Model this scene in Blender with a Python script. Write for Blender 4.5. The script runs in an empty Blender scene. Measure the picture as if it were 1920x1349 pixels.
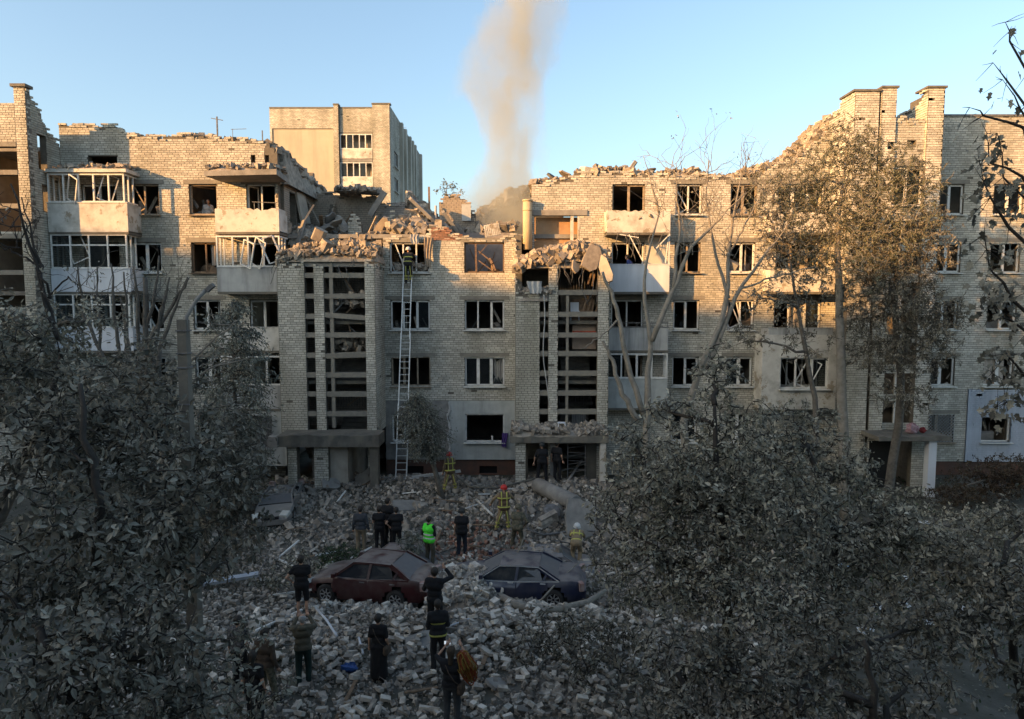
import bpy, math, random
import numpy as np
from mathutils import Vector, Matrix, Euler

SC = bpy.context.scene
COL = SC.collection
R_ = math.radians
rng = np.random.default_rng(7)
random.seed(7)

# ------------------------------------------------------------------ camera
CAM_H, PITCH, FPX = 9.1, R_(4.7), 1280.0
cd = bpy.data.cameras.new('camera')
cam = bpy.data.objects.new('camera', cd)
COL.objects.link(cam)
cam.location = (0, 0, CAM_H)
cam.rotation_euler = (math.pi/2 - PITCH, 0, 0)
cd.sensor_width = 36.0
cd.lens = 24.0
cd.clip_start = 0.1
cd.clip_end = 3000
SC.camera = cam

# ------------------------------------------------------------------ light
SUN_EL, SUN_AZ = R_(13.0), R_(57.0)          # azimuth: from straight behind the camera towards the left
SUN = Vector((-math.sin(SUN_AZ)*math.cos(SUN_EL), -math.cos(SUN_AZ)*math.cos(SUN_EL), math.sin(SUN_EL)))
w = bpy.data.worlds.new('World')
SC.world = w
w.use_nodes = True
nt = w.node_tree
nt.nodes.clear()
sky = nt.nodes.new('ShaderNodeTexSky')
sky.sky_type = 'NISHITA'
sky.sun_disc = False
sky.sun_elevation = SUN_EL
sky.sun_rotation = math.pi + SUN_AZ
sky.altitude = 100
sky.air_density = 1.0
sky.dust_density = 3.0
sky.ozone_density = 1.6
bg = nt.nodes.new('ShaderNodeBackground')
bg.inputs['Strength'].default_value = 0.15
wo = nt.nodes.new('ShaderNodeOutputWorld')
tint = nt.nodes.new('ShaderNodeMix')          # the camera's white balance, one even tint over the whole sky
tint.data_type = 'RGBA'
tint.blend_type = 'MULTIPLY'
tint.inputs['Factor'].default_value = 1.0
tint.inputs['B'].default_value = (0.96, 1.00, 0.985, 1)
gam = nt.nodes.new('ShaderNodeGamma')          # the camera's soft highlight curve, again the same for the whole sky
gam.inputs['Gamma'].default_value = 0.9
nt.links.new(sky.outputs['Color'], gam.inputs['Color'])
nt.links.new(gam.outputs['Color'], tint.inputs['A'])
nt.links.new(tint.outputs['Result'], bg.inputs['Color'])
nt.links.new(bg.outputs[0], wo.inputs['Surface'])

sd = bpy.data.lights.new('sun', 'SUN')
sd.energy = 4.2
sd.angle = R_(0.6)
sd.color = (1.0, 0.51, 0.165)
sun = bpy.data.objects.new('sun', sd)
COL.objects.link(sun)
sun.location = SUN*60
sun.rotation_euler = SUN.to_track_quat('Z', 'Y').to_euler()

SC.view_settings.view_transform = 'Standard'
SC.view_settings.look = 'None'
SC.view_settings.exposure = 1.45
SC.view_settings.gamma = 1.0
SC.view_settings.use_curve_mapping = False
SC.cycles.max_bounces = 6
SC.cycles.diffuse_bounces = 3
SC.cycles.transparent_max_bounces = 12
SC.cycles.volume_bounces = 1
SC.cycles.volume_step_rate = 4.0
SC.cycles.use_denoising = True

# ------------------------------------------------------------------ pixel <-> place
def ray(u, v):
    a, b = (u-960)/FPX, (v-674.5)/FPX
    cy, sy = math.cos(PITCH), math.sin(PITCH)
    return (a, cy - b*sy, -sy - b*cy)
def at(u, v, Y):
    """x and z of the point on the plane y = Y seen at photo pixel u, v"""
    d = ray(u, v)
    t = Y/d[1]
    return d[0]*t, CAM_H + d[2]*t
def X(u, v, Y): return at(u, v, Y)[0]
def Z(v, Y): return at(960, v, Y)[1]
def depth(p):
    return p[1]*math.cos(PITCH) - (p[2]-CAM_H)*math.sin(PITCH)
def to_px(p):
    d = depth(p)
    up = p[1]*math.sin(PITCH) + (p[2]-CAM_H)*math.cos(PITCH)
    return 960 + p[0]*FPX/d, 674.5 - up*FPX/d

# ------------------------------------------------------------------ materials
MATS = {}
def mat(name, col, col2=None, rough=0.85, scale=3.0, island=0.0, dirt=0.0, dirt_col=(0.06, 0.055, 0.05), dirt_scale=0.6,
        bump=0.0, bump_scale=30.0, metal=0.0, spec=0.3, streak=False, detail=5.0, updust=0.0, updust_col=(.30, .285, .26), two_sided_leaf=False, peel=None, peel_scale=1.2, peel_at=0.55):
    if name in MATS: return MATS[name]
    m = bpy.data.materials.new(name)
    MATS[name] = m
    m.use_nodes = True
    t = m.node_tree
    N, L = t.nodes, t.links
    N.clear()
    out = N.new('ShaderNodeOutputMaterial')
    p = N.new('ShaderNodeBsdfPrincipled')
    p.inputs['Roughness'].default_value = rough
    p.inputs['Metallic'].default_value = metal
    p.inputs['Specular IOR Level'].default_value = spec
    geo = N.new('ShaderNodeNewGeometry')
    def noise(sc, det=detail, vec=None, rgh=0.6):
        n = N.new('ShaderNodeTexNoise')
        n.inputs['Scale'].default_value = sc
        n.inputs['Detail'].default_value = det
        n.inputs['Roughness'].default_value = rgh
        L.new(vec or geo.outputs['Position'], n.inputs['Vector'])
        return n.outputs['Fac']
    def ramp(fac, a, b):
        r = N.new('ShaderNodeMapRange')
        r.inputs['From Min'].default_value = a
        r.inputs['From Max'].default_value = b
        L.new(fac, r.inputs['Value'])
        return r.outputs['Result']
    def mix(fac, a, b, typ='MIX'):
        x = N.new('ShaderNodeMix')
        x.data_type = 'RGBA'
        x.blend_type = typ
        for s, v in ((x.inputs['Factor'], fac), (x.inputs['A'], a), (x.inputs['B'], b)):
            if isinstance(v, (int, float)): s.default_value = v
            elif isinstance(v, tuple): s.default_value = (*v[:3], 1)
            else: L.new(v, s)
        return x.outputs['Result']
    c = (*col, 1)
    cur = mix(ramp(noise(scale), 0.35, 0.65), tuple(col), tuple(col2 or [k*0.8 for k in col]))
    if island:
        mr = N.new('ShaderNodeMapRange')
        mr.inputs['To Min'].default_value = 1-island
        mr.inputs['To Max'].default_value = 1+island*0.7
        L.new(geo.outputs['Random Per Island'], mr.inputs['Value'])
        cb = N.new('ShaderNodeCombineColor')
        for k in ('Red', 'Green', 'Blue'): L.new(mr.outputs['Result'], cb.inputs[k])
        cur = mix(1.0, cur, cb.outputs['Color'], 'MULTIPLY')
    if peel:
        cur = mix(ramp(noise(peel_scale, 8, rgh=0.7), peel_at, peel_at+0.03), cur, tuple(peel))
    if dirt:
        vec = None
        if streak:
            mp = N.new('ShaderNodeMapping')
            mp.inputs['Scale'].default_value = (2.2, 2.2, 0.22)
            L.new(geo.outputs['Position'], mp.inputs['Vector'])
            vec = mp.outputs['Vector']
        f = ramp(noise(dirt_scale, 6, vec), 0.45, 0.75)
        mu = N.new('ShaderNodeMath'); mu.operation = 'MULTIPLY'
        L.new(f, mu.inputs[0]); mu.inputs[1].default_value = dirt
        cur = mix(mu.outputs[0], cur, tuple(dirt_col))
    if updust:
        sx = N.new('ShaderNodeSeparateXYZ'); L.new(geo.outputs['Normal'], sx.inputs[0])
        ad = N.new('ShaderNodeMath'); ad.operation = 'MULTIPLY'
        L.new(ramp(sx.outputs['Z'], .15, .85), ad.inputs[0]); L.new(ramp(noise(2.5, 6), .30, .55), ad.inputs[1])
        a2 = N.new('ShaderNodeMath'); a2.operation = 'MULTIPLY'; L.new(ad.outputs[0], a2.inputs[0]); a2.inputs[1].default_value = updust
        cur = mix(a2.outputs[0], cur, tuple(updust_col))
    L.new(cur, p.inputs['Base Color'])
    if bump:
        b = N.new('ShaderNodeBump')
        b.inputs['Strength'].default_value = bump
        b.inputs['Distance'].default_value = 0.02
        L.new(noise(bump_scale, 6), b.inputs['Height'])
        L.new(b.outputs['Normal'], p.inputs['Normal'])
    if two_sided_leaf:
        tr = N.new('ShaderNodeBsdfTranslucent')
        L.new(cur, tr.inputs['Color'])
        ms = N.new('ShaderNodeMixShader')
        ms.inputs[0].default_value = 0.25
        L.new(p.outputs[0], ms.inputs[1]); L.new(tr.outputs[0], ms.inputs[2])
        L.new(ms.outputs[0], out.inputs['Surface'])
    else:
        L.new(p.outputs[0], out.inputs['Surface'])
    return m

def glass_mat(name, tint, fac=0.35, rough=0.05):
    if name in MATS: return MATS[name]
    m = bpy.data.materials.new(name); MATS[name] = m
    m.use_nodes = True
    N, L = m.node_tree.nodes, m.node_tree.links
    N.clear()
    out = N.new('ShaderNodeOutputMaterial')
    p = N.new('ShaderNodeBsdfPrincipled')
    p.inputs['Base Color'].default_value = (*tint, 1)
    p.inputs['Roughness'].default_value = rough
    tr = N.new('ShaderNodeBsdfTransparent')
    tr.inputs['Color'].default_value = (0.75, 0.8, 0.8, 1)
    ms = N.new('ShaderNodeMixShader'); ms.inputs[0].default_value = fac
    L.new(tr.outputs[0], ms.inputs[1]); L.new(p.outputs[0], ms.inputs[2])
    L.new(ms.outputs[0], out.inputs['Surface'])
    return m

M_BRICK = mat('silicate_brick', (0.585, 0.55, 0.47), (0.41, 0.385, 0.325), scale=.35, island=0.24, dirt=0.72, dirt_col=(0.17, 0.16, 0.11), dirt_scale=0.35, streak=True, bump=0.35, bump_scale=60)
M_MORTAR = mat('mortar_joint', (0.10, 0.09, 0.072), (0.15, 0.133, 0.11), scale=6, bump=0.3)
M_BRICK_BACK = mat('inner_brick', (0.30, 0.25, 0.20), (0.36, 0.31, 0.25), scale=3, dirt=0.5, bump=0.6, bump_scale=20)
M_CONC = mat('concrete', (0.28, 0.265, 0.24), (0.20, 0.19, 0.175), scale=2.5, dirt=0.4, dirt_scale=1.2, bump=0.5, bump_scale=25)
M_CONC_DARK = mat('weathered_concrete', (0.17, 0.155, 0.125), (0.11, 0.10, 0.085), scale=2.0, dirt=0.5, dirt_scale=1.0, streak=True, bump=0.5)
M_LINTEL = mat('lintel_concrete', (0.24, 0.22, 0.18), (0.18, 0.165, 0.14), scale=4, bump=0.3)
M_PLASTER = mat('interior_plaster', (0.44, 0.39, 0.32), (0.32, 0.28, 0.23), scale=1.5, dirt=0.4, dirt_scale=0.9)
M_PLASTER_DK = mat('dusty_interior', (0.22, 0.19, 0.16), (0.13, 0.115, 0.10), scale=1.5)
M_RENDER = mat('grey_render', (0.45, 0.465, 0.445), (0.36, 0.375, 0.355), scale=2, dirt=0.5, dirt_col=(0.11, 0.115, 0.105), dirt_scale=0.9, streak=True, bump=0.3)
M_PARAPET = mat('peeling_whitewash', (0.60, 0.575, 0.52), (0.52, 0.495, 0.44), scale=2.0, dirt=0.75, dirt_col=(0.16, 0.14, 0.11), dirt_scale=1.4, peel=(0.33, 0.28, 0.21), peel_scale=1.6, peel_at=0.57, bump=0.3)
M_PARAPET_W = mat('white_cladding', (0.62, 0.64, 0.67), (0.56, 0.58, 0.61), scale=1, dirt=0.25, dirt_scale=0.8, streak=True)
M_PARAPET_G = mat('stained_grey_parapet', (0.42, 0.42, 0.40), (0.34, 0.34, 0.33), scale=1.8, dirt=0.8, dirt_col=(0.10, 0.10, 0.095), dirt_scale=1.2, streak=True, bump=0.3)
M_PVC = mat('white_plastic_frame', (0.68, 0.67, 0.63), (0.58, 0.57, 0.53), scale=6, rough=0.5, dirt=0.4, dirt_col=(0.22, 0.20, 0.17), dirt_scale=4)
M_WOOD = mat('worn_wood', (0.22, 0.15, 0.095), (0.13, 0.09, 0.06), scale=8, bump=0.4)
M_WOOD_L = mat('painted_wood_frame', (0.36, 0.29, 0.21), (0.26, 0.2, 0.14), scale=8, dirt=.4, dirt_scale=4)
M_STEEL = mat('grey_steel', (0.16, 0.16, 0.16), (0.09, 0.085, 0.08), rough=0.6, scale=9)
M_ALU = mat('aluminium', (0.62, 0.62, 0.60), (0.5, 0.5, 0.48), rough=0.4, metal=0.3, scale=6)
M_GLASS = glass_mat('window_glass', (0.03, 0.035, 0.04), 0.3)
M_RUBBLE = mat('rubble_mix', (0.37, 0.325, 0.27), (0.20, 0.175, 0.145), scale=4.0, island=0.45, dirt=0.3, dirt_scale=2.0, bump=0.5, bump_scale=40)
M_RUBBLE_WARM = mat('rubble_brick_mix', (0.34, 0.29, 0.225), (0.23, 0.19, 0.15), scale=4.0, island=0.45, dirt=0.3, dirt_scale=2.0, bump=0.5, bump_scale=40)
M_LOOSE = mat('loose_silicate_brick', (0.55, 0.495, 0.42), (0.27, 0.24, 0.20), scale=3, island=0.6, dirt=0.5, dirt_col=(0.16, 0.15, 0.14), dirt_scale=3, bump=0.4, bump_scale=50)
M_RED = mat('red_brick', (0.27, 0.14, 0.095), (0.20, 0.115, 0.085), scale=5, island=0.3, bump=0.4)

# ------------------------------------------------------------------ mesh helper
def rotm(rx=0, ry=0, rz=0):
    return np.array(Euler((rx, ry, rz)).to_matrix())
BOXV = np.array([[-1,-1,-1],[1,-1,-1],[1,1,-1],[-1,1,-1],[-1,-1,1],[1,-1,1],[1,1,1],[-1,1,1]], float)*0.5
BOXF = np.array([[0,3,2,1],[4,5,6,7],[0,1,5,4],[1,2,6,5],[2,3,7,6],[3,0,4,7]])
class MB:
    def __init__(s):
        s.V, s.n, s.L, s.T, s.M, s.S = [], 0, [], [], [], []
    def add(s, V, F, m=0, smooth=False):
        """F: an (k, n) index array or a list of index tuples"""
        V = np.asarray(V, float).reshape(-1, 3)
        if isinstance(F, np.ndarray):
            if len(F) == 0: return s
            s.L.append((F + s.n).ravel()); s.T.append(np.full(len(F), F.shape[1])); k = len(F)
        else:
            k = len(F)
            if k == 0: return s
            s.L.append(np.fromiter((i for f in F for i in f), int) + s.n)
            s.T.append(np.array([len(f) for f in F]))
        s.M.append(np.full(k, m)); s.S.append(np.full(k, smooth))
        s.V.append(V); s.n += len(V)
        return s
    def box(s, c, size, r=None, m=0):
        V = BOXV*np.asarray(size, float)
        if r is not None: V = V @ np.asarray(r).T
        return s.add(V + np.asarray(c, float), BOXF, m)
    def bx(s, x0, x1, y0, y1, z0, z1, m=0):
        return s.box(((x0+x1)/2, (y0+y1)/2, (z0+z1)/2), (abs(x1-x0), abs(y1-y0), abs(z1-z0)), None, m)
    def bar(s, a, b, wx, wy=None, m=0, up=(0, 0, 1)):
        a, b = np.asarray(a, float), np.asarray(b, float)
        d = b-a; ln = np.linalg.norm(d)
        if ln < 1e-6: return s
        z = d/ln
        u = np.asarray(up, float)
        if abs(z @ u) > 0.98: u = np.array((0, 1.0, 0))
        x = np.cross(u, z); x /= np.linalg.norm(x)
        y = np.cross(z, x)
        return s.box((a+b)/2, (wx, wy or wx, ln), np.stack([x, y, z], 1), m)
    def many(s, C, S, R, m=0, jit=0.0, back=True, rg=None):
        """many boxes: centres (n,3), sizes (n,3), rotations (n,3,3) or None"""
        C, S = np.asarray(C, float), np.asarray(S, float)
        n = len(C)
        if n == 0: return s
        V = BOXV[None]*S[:, None, :]
        if jit: V = V*(1 + (rg or rng).uniform(-jit, jit, V.shape))
        if R is not None: V = np.einsum('nij,nkj->nki', R, V)
        V = V + C[:, None, :]
        F = BOXF if back else BOXF[[0, 1, 2, 3, 5]]
        F = (F[None] + (np.arange(n)*8)[:, None, None]).reshape(-1, 4)
        return s.add(V.reshape(-1, 3), F, m)
    def tube(s, P, rad, n=6, m=0, cap=True, smooth=True):
        P = np.asarray(P, float); k = len(P)
        rad = np.broadcast_to(np.asarray(rad, float), (k,))
        T = np.gradient(P, axis=0)
        T /= np.maximum(np.linalg.norm(T, axis=1), 1e-9)[:, None]
        ref = np.array((0, 0, 1.0)) if abs(T[0][2]) < 0.9 else np.array((1.0, 0, 0))
        A = np.cross(T, ref); A /= np.maximum(np.linalg.norm(A, axis=1), 1e-6)[:, None]
        B = np.cross(T, A)
        a = np.arange(n)*2*math.pi/n
        V = P[:, None] + rad[:, None, None]*(np.cos(a)[None, :, None]*A[:, None] + np.sin(a)[None, :, None]*B[:, None])
        i = np.arange(k-1)[:, None]*n; j = np.arange(n)[None]; j2 = (j+1) % n
        F = np.stack([i+j, i+j2, i+n+j2, i+n+j], -1).reshape(-1, 4)
        base = s.n
        s.add(V.reshape(-1, 3), F, m, smooth)
        if cap:
            s.L.append(np.arange(n)[::-1] + base); s.T.append(np.array([n])); s.M.append(np.array([m])); s.S.append(np.array([False]))
            s.L.append(np.arange(n) + base + (k-1)*n); s.T.append(np.array([n])); s.M.append(np.array([m])); s.S.append(np.array([False]))
        return s
    def prism(s, poly, lo, hi, axis=1, m=0):
        """polygon in the two other axes, extruded along axis between lo and hi"""
        n = len(poly); V = []
        for e in (lo, hi):
            for a, b in poly:
                p = [a, b]; p.insert(axis, e); V.append(p)
        F = [tuple(range(n)), tuple(range(2*n-1, n-1, -1))] + [(i, i+n, (i+1) % n + n, (i+1) % n) for i in range(n)]
        return s.add(V, F, m)
    def build(s, name, mats, parent=None, smooth=None, kind=None, fix=False):
        me = bpy.data.meshes.new(name)
        if s.n:
            V = np.concatenate(s.V); L = np.concatenate(s.L).astype(np.int32); T = np.concatenate(s.T).astype(np.int32)
            me.vertices.add(len(V)); me.vertices.foreach_set('co', V.astype(np.float32).ravel())
            me.loops.add(len(L)); me.loops.foreach_set('vertex_index', L)
            me.polygons.add(len(T))
            me.polygons.foreach_set('loop_start', np.concatenate([[0], np.cumsum(T)[:-1]]).astype(np.int32))
            me.polygons.foreach_set('material_index', np.concatenate(s.M).astype(np.int32))
            S = np.concatenate(s.S) if smooth is None else np.full(len(T), smooth)
            me.polygons.foreach_set('use_smooth', S.astype(bool))
            me.update(calc_edges=True)
        for m in (mats if isinstance(mats, (list, tuple)) else [mats]): me.materials.append(m)
        return link(name, me, parent, kind)
def link(name, me, parent=None, kind=None):
    o = bpy.data.objects.new(name, me)
    COL.objects.link(o)
    if parent is not None: o.parent = parent
    if kind: o['kind'] = kind
    return o
def empty(name, loc=(0, 0, 0), rz=0.0, parent=None):
    o = bpy.data.objects.new(name, None)
    o.empty_display_size = 0.2
    COL.objects.link(o)
    o.location = loc
    o.rotation_euler = (0, 0, rz)
    if parent is not None: o.parent = parent
    return o
def tag(o, label, cat, group=None, kind=None):
    o['label'] = label; o['category'] = cat
    if group: o['group'] = group
    if kind: o['kind'] = kind
    return o
def rand_rot(n, tilt=math.pi, rg=None):
    rg = rg or rng
    a = rg.uniform(-tilt, tilt, (n, 2)); z = rg.uniform(0, 2*math.pi, n)
    ca, sa, cb, sb, cz, sz = np.cos(a[:, 0]), np.sin(a[:, 0]), np.cos(a[:, 1]), np.sin(a[:, 1]), np.cos(z), np.sin(z)
    o, i = np.zeros(n), np.ones(n)
    Rx = np.stack([i, o, o, o, ca, -sa, o, sa, ca], -1).reshape(n, 3, 3)
    Ry = np.stack([cb, o, sb, o, i, o, -sb, o, cb], -1).reshape(n, 3, 3)
    Rz = np.stack([cz, -sz, o, sz, cz, o, o, o, i], -1).reshape(n, 3, 3)
    return Rz @ Ry @ Rx
def vnoise(x, y, seed=0):
    """smooth value noise in two dimensions, 0..1"""
    x, y = np.asarray(x, float), np.asarray(y, float)
    xi, yi = np.floor(x).astype(int), np.floor(y).astype(int)
    fx, fy = x-xi, y-yi
    fx, fy = fx*fx*(3-2*fx), fy*fy*(3-2*fy)
    def h(a, b):
        n = (a*374761393 + b*668265263 + seed*974634) & 0xffffffff
        n = ((n ^ (n >> 13))*1274126177) & 0xffffffff
        return ((n ^ (n >> 16)) & 0xffff)/65535.0
    return (h(xi, yi)*(1-fx)+h(xi+1, yi)*fx)*(1-fy) + (h(xi, yi+1)*(1-fx)+h(xi+1, yi+1)*fx)*fy
def fbm(x, y, seed=0, o=4):
    r, a, t = 0, 1.0, 0
    for k in range(o):
        r = r + a*vnoise(np.asarray(x)*2**k, np.asarray(y)*2**k, seed+k); t += a; a *= 0.5
    return r/t
# ------------------------------------------------------------------ ground
HEAPS = [(-6.5, 31.0, 0.45, 4.5, 1.3), (2.5, 30.2, 0.55, 4.0, 1.8), (1.6, 27.2, 0.5, 3.0, 2.0), (-2.2, 27.5, 0.35, 2.5, 2.0),
         (-2.6, 17.6, 0.30, 3.6, 1.8), (0.2, 18.4, 0.30, 2.0, 1.2), (-4.3, 21.0, -.28, 2.6, 1.4), (.2, 20.8, -.28, 2.6, 1.3), (-4.4, 23.6, -.25, 2, 1), (.8, 23.3, -.25, 2, 1), (-1.7, 22.4, 0.25, 1.2, 1.4),
         (-8.6, 27.0, 0.25, 2.0, 2.0), (5.0, 26.5, 0.3, 2.0, 2.0)]
def rubble_mask(x, y):
    x, y = np.asarray(x, float), np.asarray(y, float)
    cx = -1.5 + 0.02*y
    a = np.clip((11.5 - np.abs(x-cx))/3.0, 0, 1)
    b = np.clip((33.2-y)/1.0, 0, 1)*np.clip((y-8.5)/3.0, 0, 1)
    return a*b
def g(x, y):
    x, y = np.asarray(x, float), np.asarray(y, float)
    t = np.clip((y-26.0)/6.0, 0, 1)
    z = 0.5*t*t*(3-2*t)
    for hx, hy, h, rx, ry in HEAPS:
        z = z + h*np.exp(-((x-hx)/rx)**2 - ((y-hy)/ry)**2)
    m = rubble_mask(x, y)
    z = z + m*(0.30*(fbm(x*0.55, y*0.55, 3)-0.5) + 0.10*(fbm(x*2.1, y*2.1, 9, 3)-0.5))
    z = z + 0.08*(fbm(x*0.2+9, y*0.2, 5)-0.5)
    return z
def ground_at(u, v):
    d = np.array(ray(u, v)); o = np.array((0, 0, CAM_H))
    lo = None
    for t in np.arange(5, 60, 0.1):
        p = o + d*t
        if p[2] <= g(p[0], p[1]):
            return np.array((p[0], p[1], float(g(p[0], p[1]))))
    return o + d*40
xs = np.r_[-1500, -500, -200, -90, -50, -36, np.arange(-30, 30.01, 0.3), 36, 50, 90, 200, 500, 1500]
ys = np.r_[-1500, -400, -100, -40, -15, 0, 4, np.arange(7, 33.01, 0.3), 34, 40, 60, 100, 200, 500, 1800]
gx, gy = np.meshgrid(xs, ys)
gz = g(gx, gy)
nx, ny = len(xs), len(ys)
i = np.arange(ny-1)[:, None]*nx; j = np.arange(nx-1)[None]
b = MB().add(np.stack([gx, gy, gz], -1).reshape(-1, 3), np.stack([i+j, i+j+1, i+nx+j+1, i+nx+j], -1).reshape(-1, 4))
M_GROUND = mat('dusty_ground', (0.085, 0.079, 0.06), (0.05, 0.048, 0.035), scale=1.3, dirt=0.6, dirt_col=(0.22, 0.20, 0.18), dirt_scale=0.5, bump=0.8, bump_scale=12)
o = b.build('ground', M_GROUND, smooth=True, kind='structure')

# blocks out of the frame: the one the picture is taken from, an added side wing, and a taller one down the street that shades the yard
M_BLOCK = mat('unseen_block', (0.34, 0.31, 0.26), (0.28, 0.26, 0.22), scale=2)
def plain_block(name, c, rz, L, D, H, storeys):
    b = MB()
    b.bx(-L/2, L/2, -D/2, D/2, 0, H, 0)
    b.bx(-L/2-.2, L/2+.2, -D/2-.2, D/2+.2, H, H+.35, 0)
    n = int(L/3.2)
    for k in range(storeys):
        z = 1.9 + k*2.8
        for i in range(n):
            x = -L/2 + (i+.5)*L/n
            for s in (-1, 1): b.bx(x-.75, x+.75, s*(D/2)-.02, s*(D/2)+.02, z, z+1.45, 1)
    o = b.build(name, [M_BLOCK, mat('dark_window', (0.03, 0.035, 0.04), rough=0.2)])
    o.location = (*c, 0); o.rotation_euler = (0, 0, rz); o['kind'] = 'structure'
    return o
plain_block('unseen_block', (0, -9.0), 0, 64, 13.0, 12.4, 4)
plain_block('unseen_block', (-33.0, 10.0), math.pi/2, 26, 12.0, 11.0, 4)  # unseen wing, added to dim the skylight on the foreground
ang = math.atan2(-13.4, 31.3)
plain_block('street_block', (-70.5-31.3*.0-4.5, -12.7+0.0-9.5), ang, 112, 16, 29.8, 10)
# ------------------------------------------------------------------ walls of brick
Y0 = 33.7            # plane of the facade
YT = 31.5            # front of the stair towers
BL, BH = 0.272, 0.107
BRICKS_SINGLE = []   # the bricks built one by one
class Frame:
    """a vertical wall plane: origin, direction along it, outward normal"""
    def __init__(s, o, u, n): s.o, s.u, s.n = np.array(o, float), np.array(u, float), np.array(n, float)
    def p(s, u, z, n=0.0): return s.o + s.u*u + s.n*n + np.array((0, 0, z))
    def R(s): return np.stack([s.u, -s.n, np.array((0, 0, 1.0))], 1)
FRONT = lambda Y: Frame((0, Y, 0), (1, 0, 0), (0, -1, 0))
RIGHTSIDE = lambda x: Frame((x, 0, 0), (0, 1, 0), (1, 0, 0))      # faces +x, runs along y
LEFTSIDE = lambda x: Frame((x, 0, 0), (0, 1, 0), (-1, 0, 0))

def strip_cuts(a, b, ops):
    segs = [(a, b)]
    for p, q in ops:
        new = []
        for s, e in segs:
            if q <= s or p >= e: new.append((s, e))
            else:
                if p > s: new.append((s, p))
                if q < e: new.append((q, e))
        segs = new
    return segs

def brick_wall(parent, fr, u0, u1, z0, z1, ops=(), top=None, bottom=None, thick=0.36, single=0, seed=0, brick=None, name='wall', left=None, right=None, mortar=None):
    """mortar core with every opening cut through and courses of real bricks on its face. ops: (u0, u1, z0, z1).
    top(u) / bottom(u): ragged limits; left(z) / right(z): ragged ends."""
    rg = np.random.default_rng(seed+11)
    brick = brick or M_BRICK
    top_ = (lambda u: z1) if top is None else (lambda u: min(z1, float(top(u))))
    core = MB()
    edges = {u0, u1}
    for o in ops: edges |= {max(u0, min(u1, o[0])), max(u0, min(u1, o[1]))}
    es = sorted(edges)
    cuts = []
    ragged = top or bottom
    for a, b in zip(es, es[1:]):
        if b-a < 1e-4: continue
        n = max(1, int(round((b-a)/0.27))) if ragged else 1
        cuts += [(a+(b-a)*i/n, a+(b-a)*(i+1)/n) for i in range(n)]
    Rw = fr.R()
    for a, b in cuts:
        m = (a+b)/2
        lo = z0 if bottom is None else max(z0, float(bottom(m)))
        hi = top_(m) - (0.0 if top is None else 0.06 + rg.uniform(0, .12))
        for s, e in strip_cuts(lo, hi, [(o[2], o[3]) for o in ops if o[0] < m < o[1]]):
            if e-s < 0.01: continue
            c = fr.p(m, (s+e)/2, -thick/2)
            core.box(c, (b-a, thick, e-s), Rw)
    w = core.build(name, mortar or M_MORTAR, parent)
    # courses
    C, S, T, one = [], [], [], []
    k = 0
    z = z0
    while z < z1 - 0.02:
        zc = z + BH/2
        off = (0, 0.5, 0, 0.5, 0.25, 0.75)[k % 6]*BL
        u = u0 - off
        blk = sorted((o[0], o[1]) for o in ops if o[2] < zc < o[3])
        lim0 = u0 if left is None else max(u0, float(left(zc)))
        lim1 = u1 if right is None else min(u1, float(right(zc)))
        while u < u1:
            a, b = max(u, lim0), min(u+BL, lim1)
            if b-a > 0.05:
                for s, e in strip_cuts(a, b, blk):
                    if e-s < 0.05: continue
                    m = (s+e)/2
                    t = top_(m) if top is not None else 1e9
                    if zc > t or (bottom is not None and zc < bottom(m)): continue
                    near = top is not None and zc > t-0.25
                    if near and rg.random() < 0.3: continue
                    if rg.random() < 0.006: continue
                    n = rg.uniform(0.008, 0.016) + (rg.uniform(0, .06) if near else 0)
                    if single > len(one) and e-s > BL*0.98 and not near:
                        one.append((m, zc, n)); continue
                    C.append(fr.p(m, zc, n-0.045)); S.append((e-s-0.019, 0.09, BH-0.020))
                    T.append((rg.uniform(-.015, .015), rg.uniform(-.01, .01), rg.uniform(-.02, .02)) if not near else tuple(rg.uniform(-.12, .12, 3)))
            u += BL
        z += BH; k += 1
    if C:
        T = np.array(T)
        R = np.repeat(Rw[None], len(C), 0)
        J = np.repeat(np.eye(3)[None], len(C), 0)
        J[:, 0, 2] = T[:, 1]; J[:, 2, 0] = -T[:, 1]; J[:, 0, 1] = -T[:, 2]; J[:, 1, 0] = T[:, 2]
        R = R @ J
        bm = MB().many(C, S, R, rg=rg)
        bo = bm.build('brickwork', brick, w, kind='stuff')
    for m, zc, n in one:
        BRICKS_SINGLE.append((w, fr.p(m, zc, n-0.045), fr))
    return w
_one_brick = MB().box((0, 0, 0), (BL-0.022, 0.09, BH-0.022)).build('brick', M_BRICK)
_brick_me = _one_brick.data
bpy.data.objects.remove(_one_brick)
def place_single_bricks():
    for w, c, fr in BRICKS_SINGLE:
        o = link('brick', _brick_me, w)
        o.location = c
        R = Matrix(fr.R().tolist())
        o.rotation_euler = R.to_euler()

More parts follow.
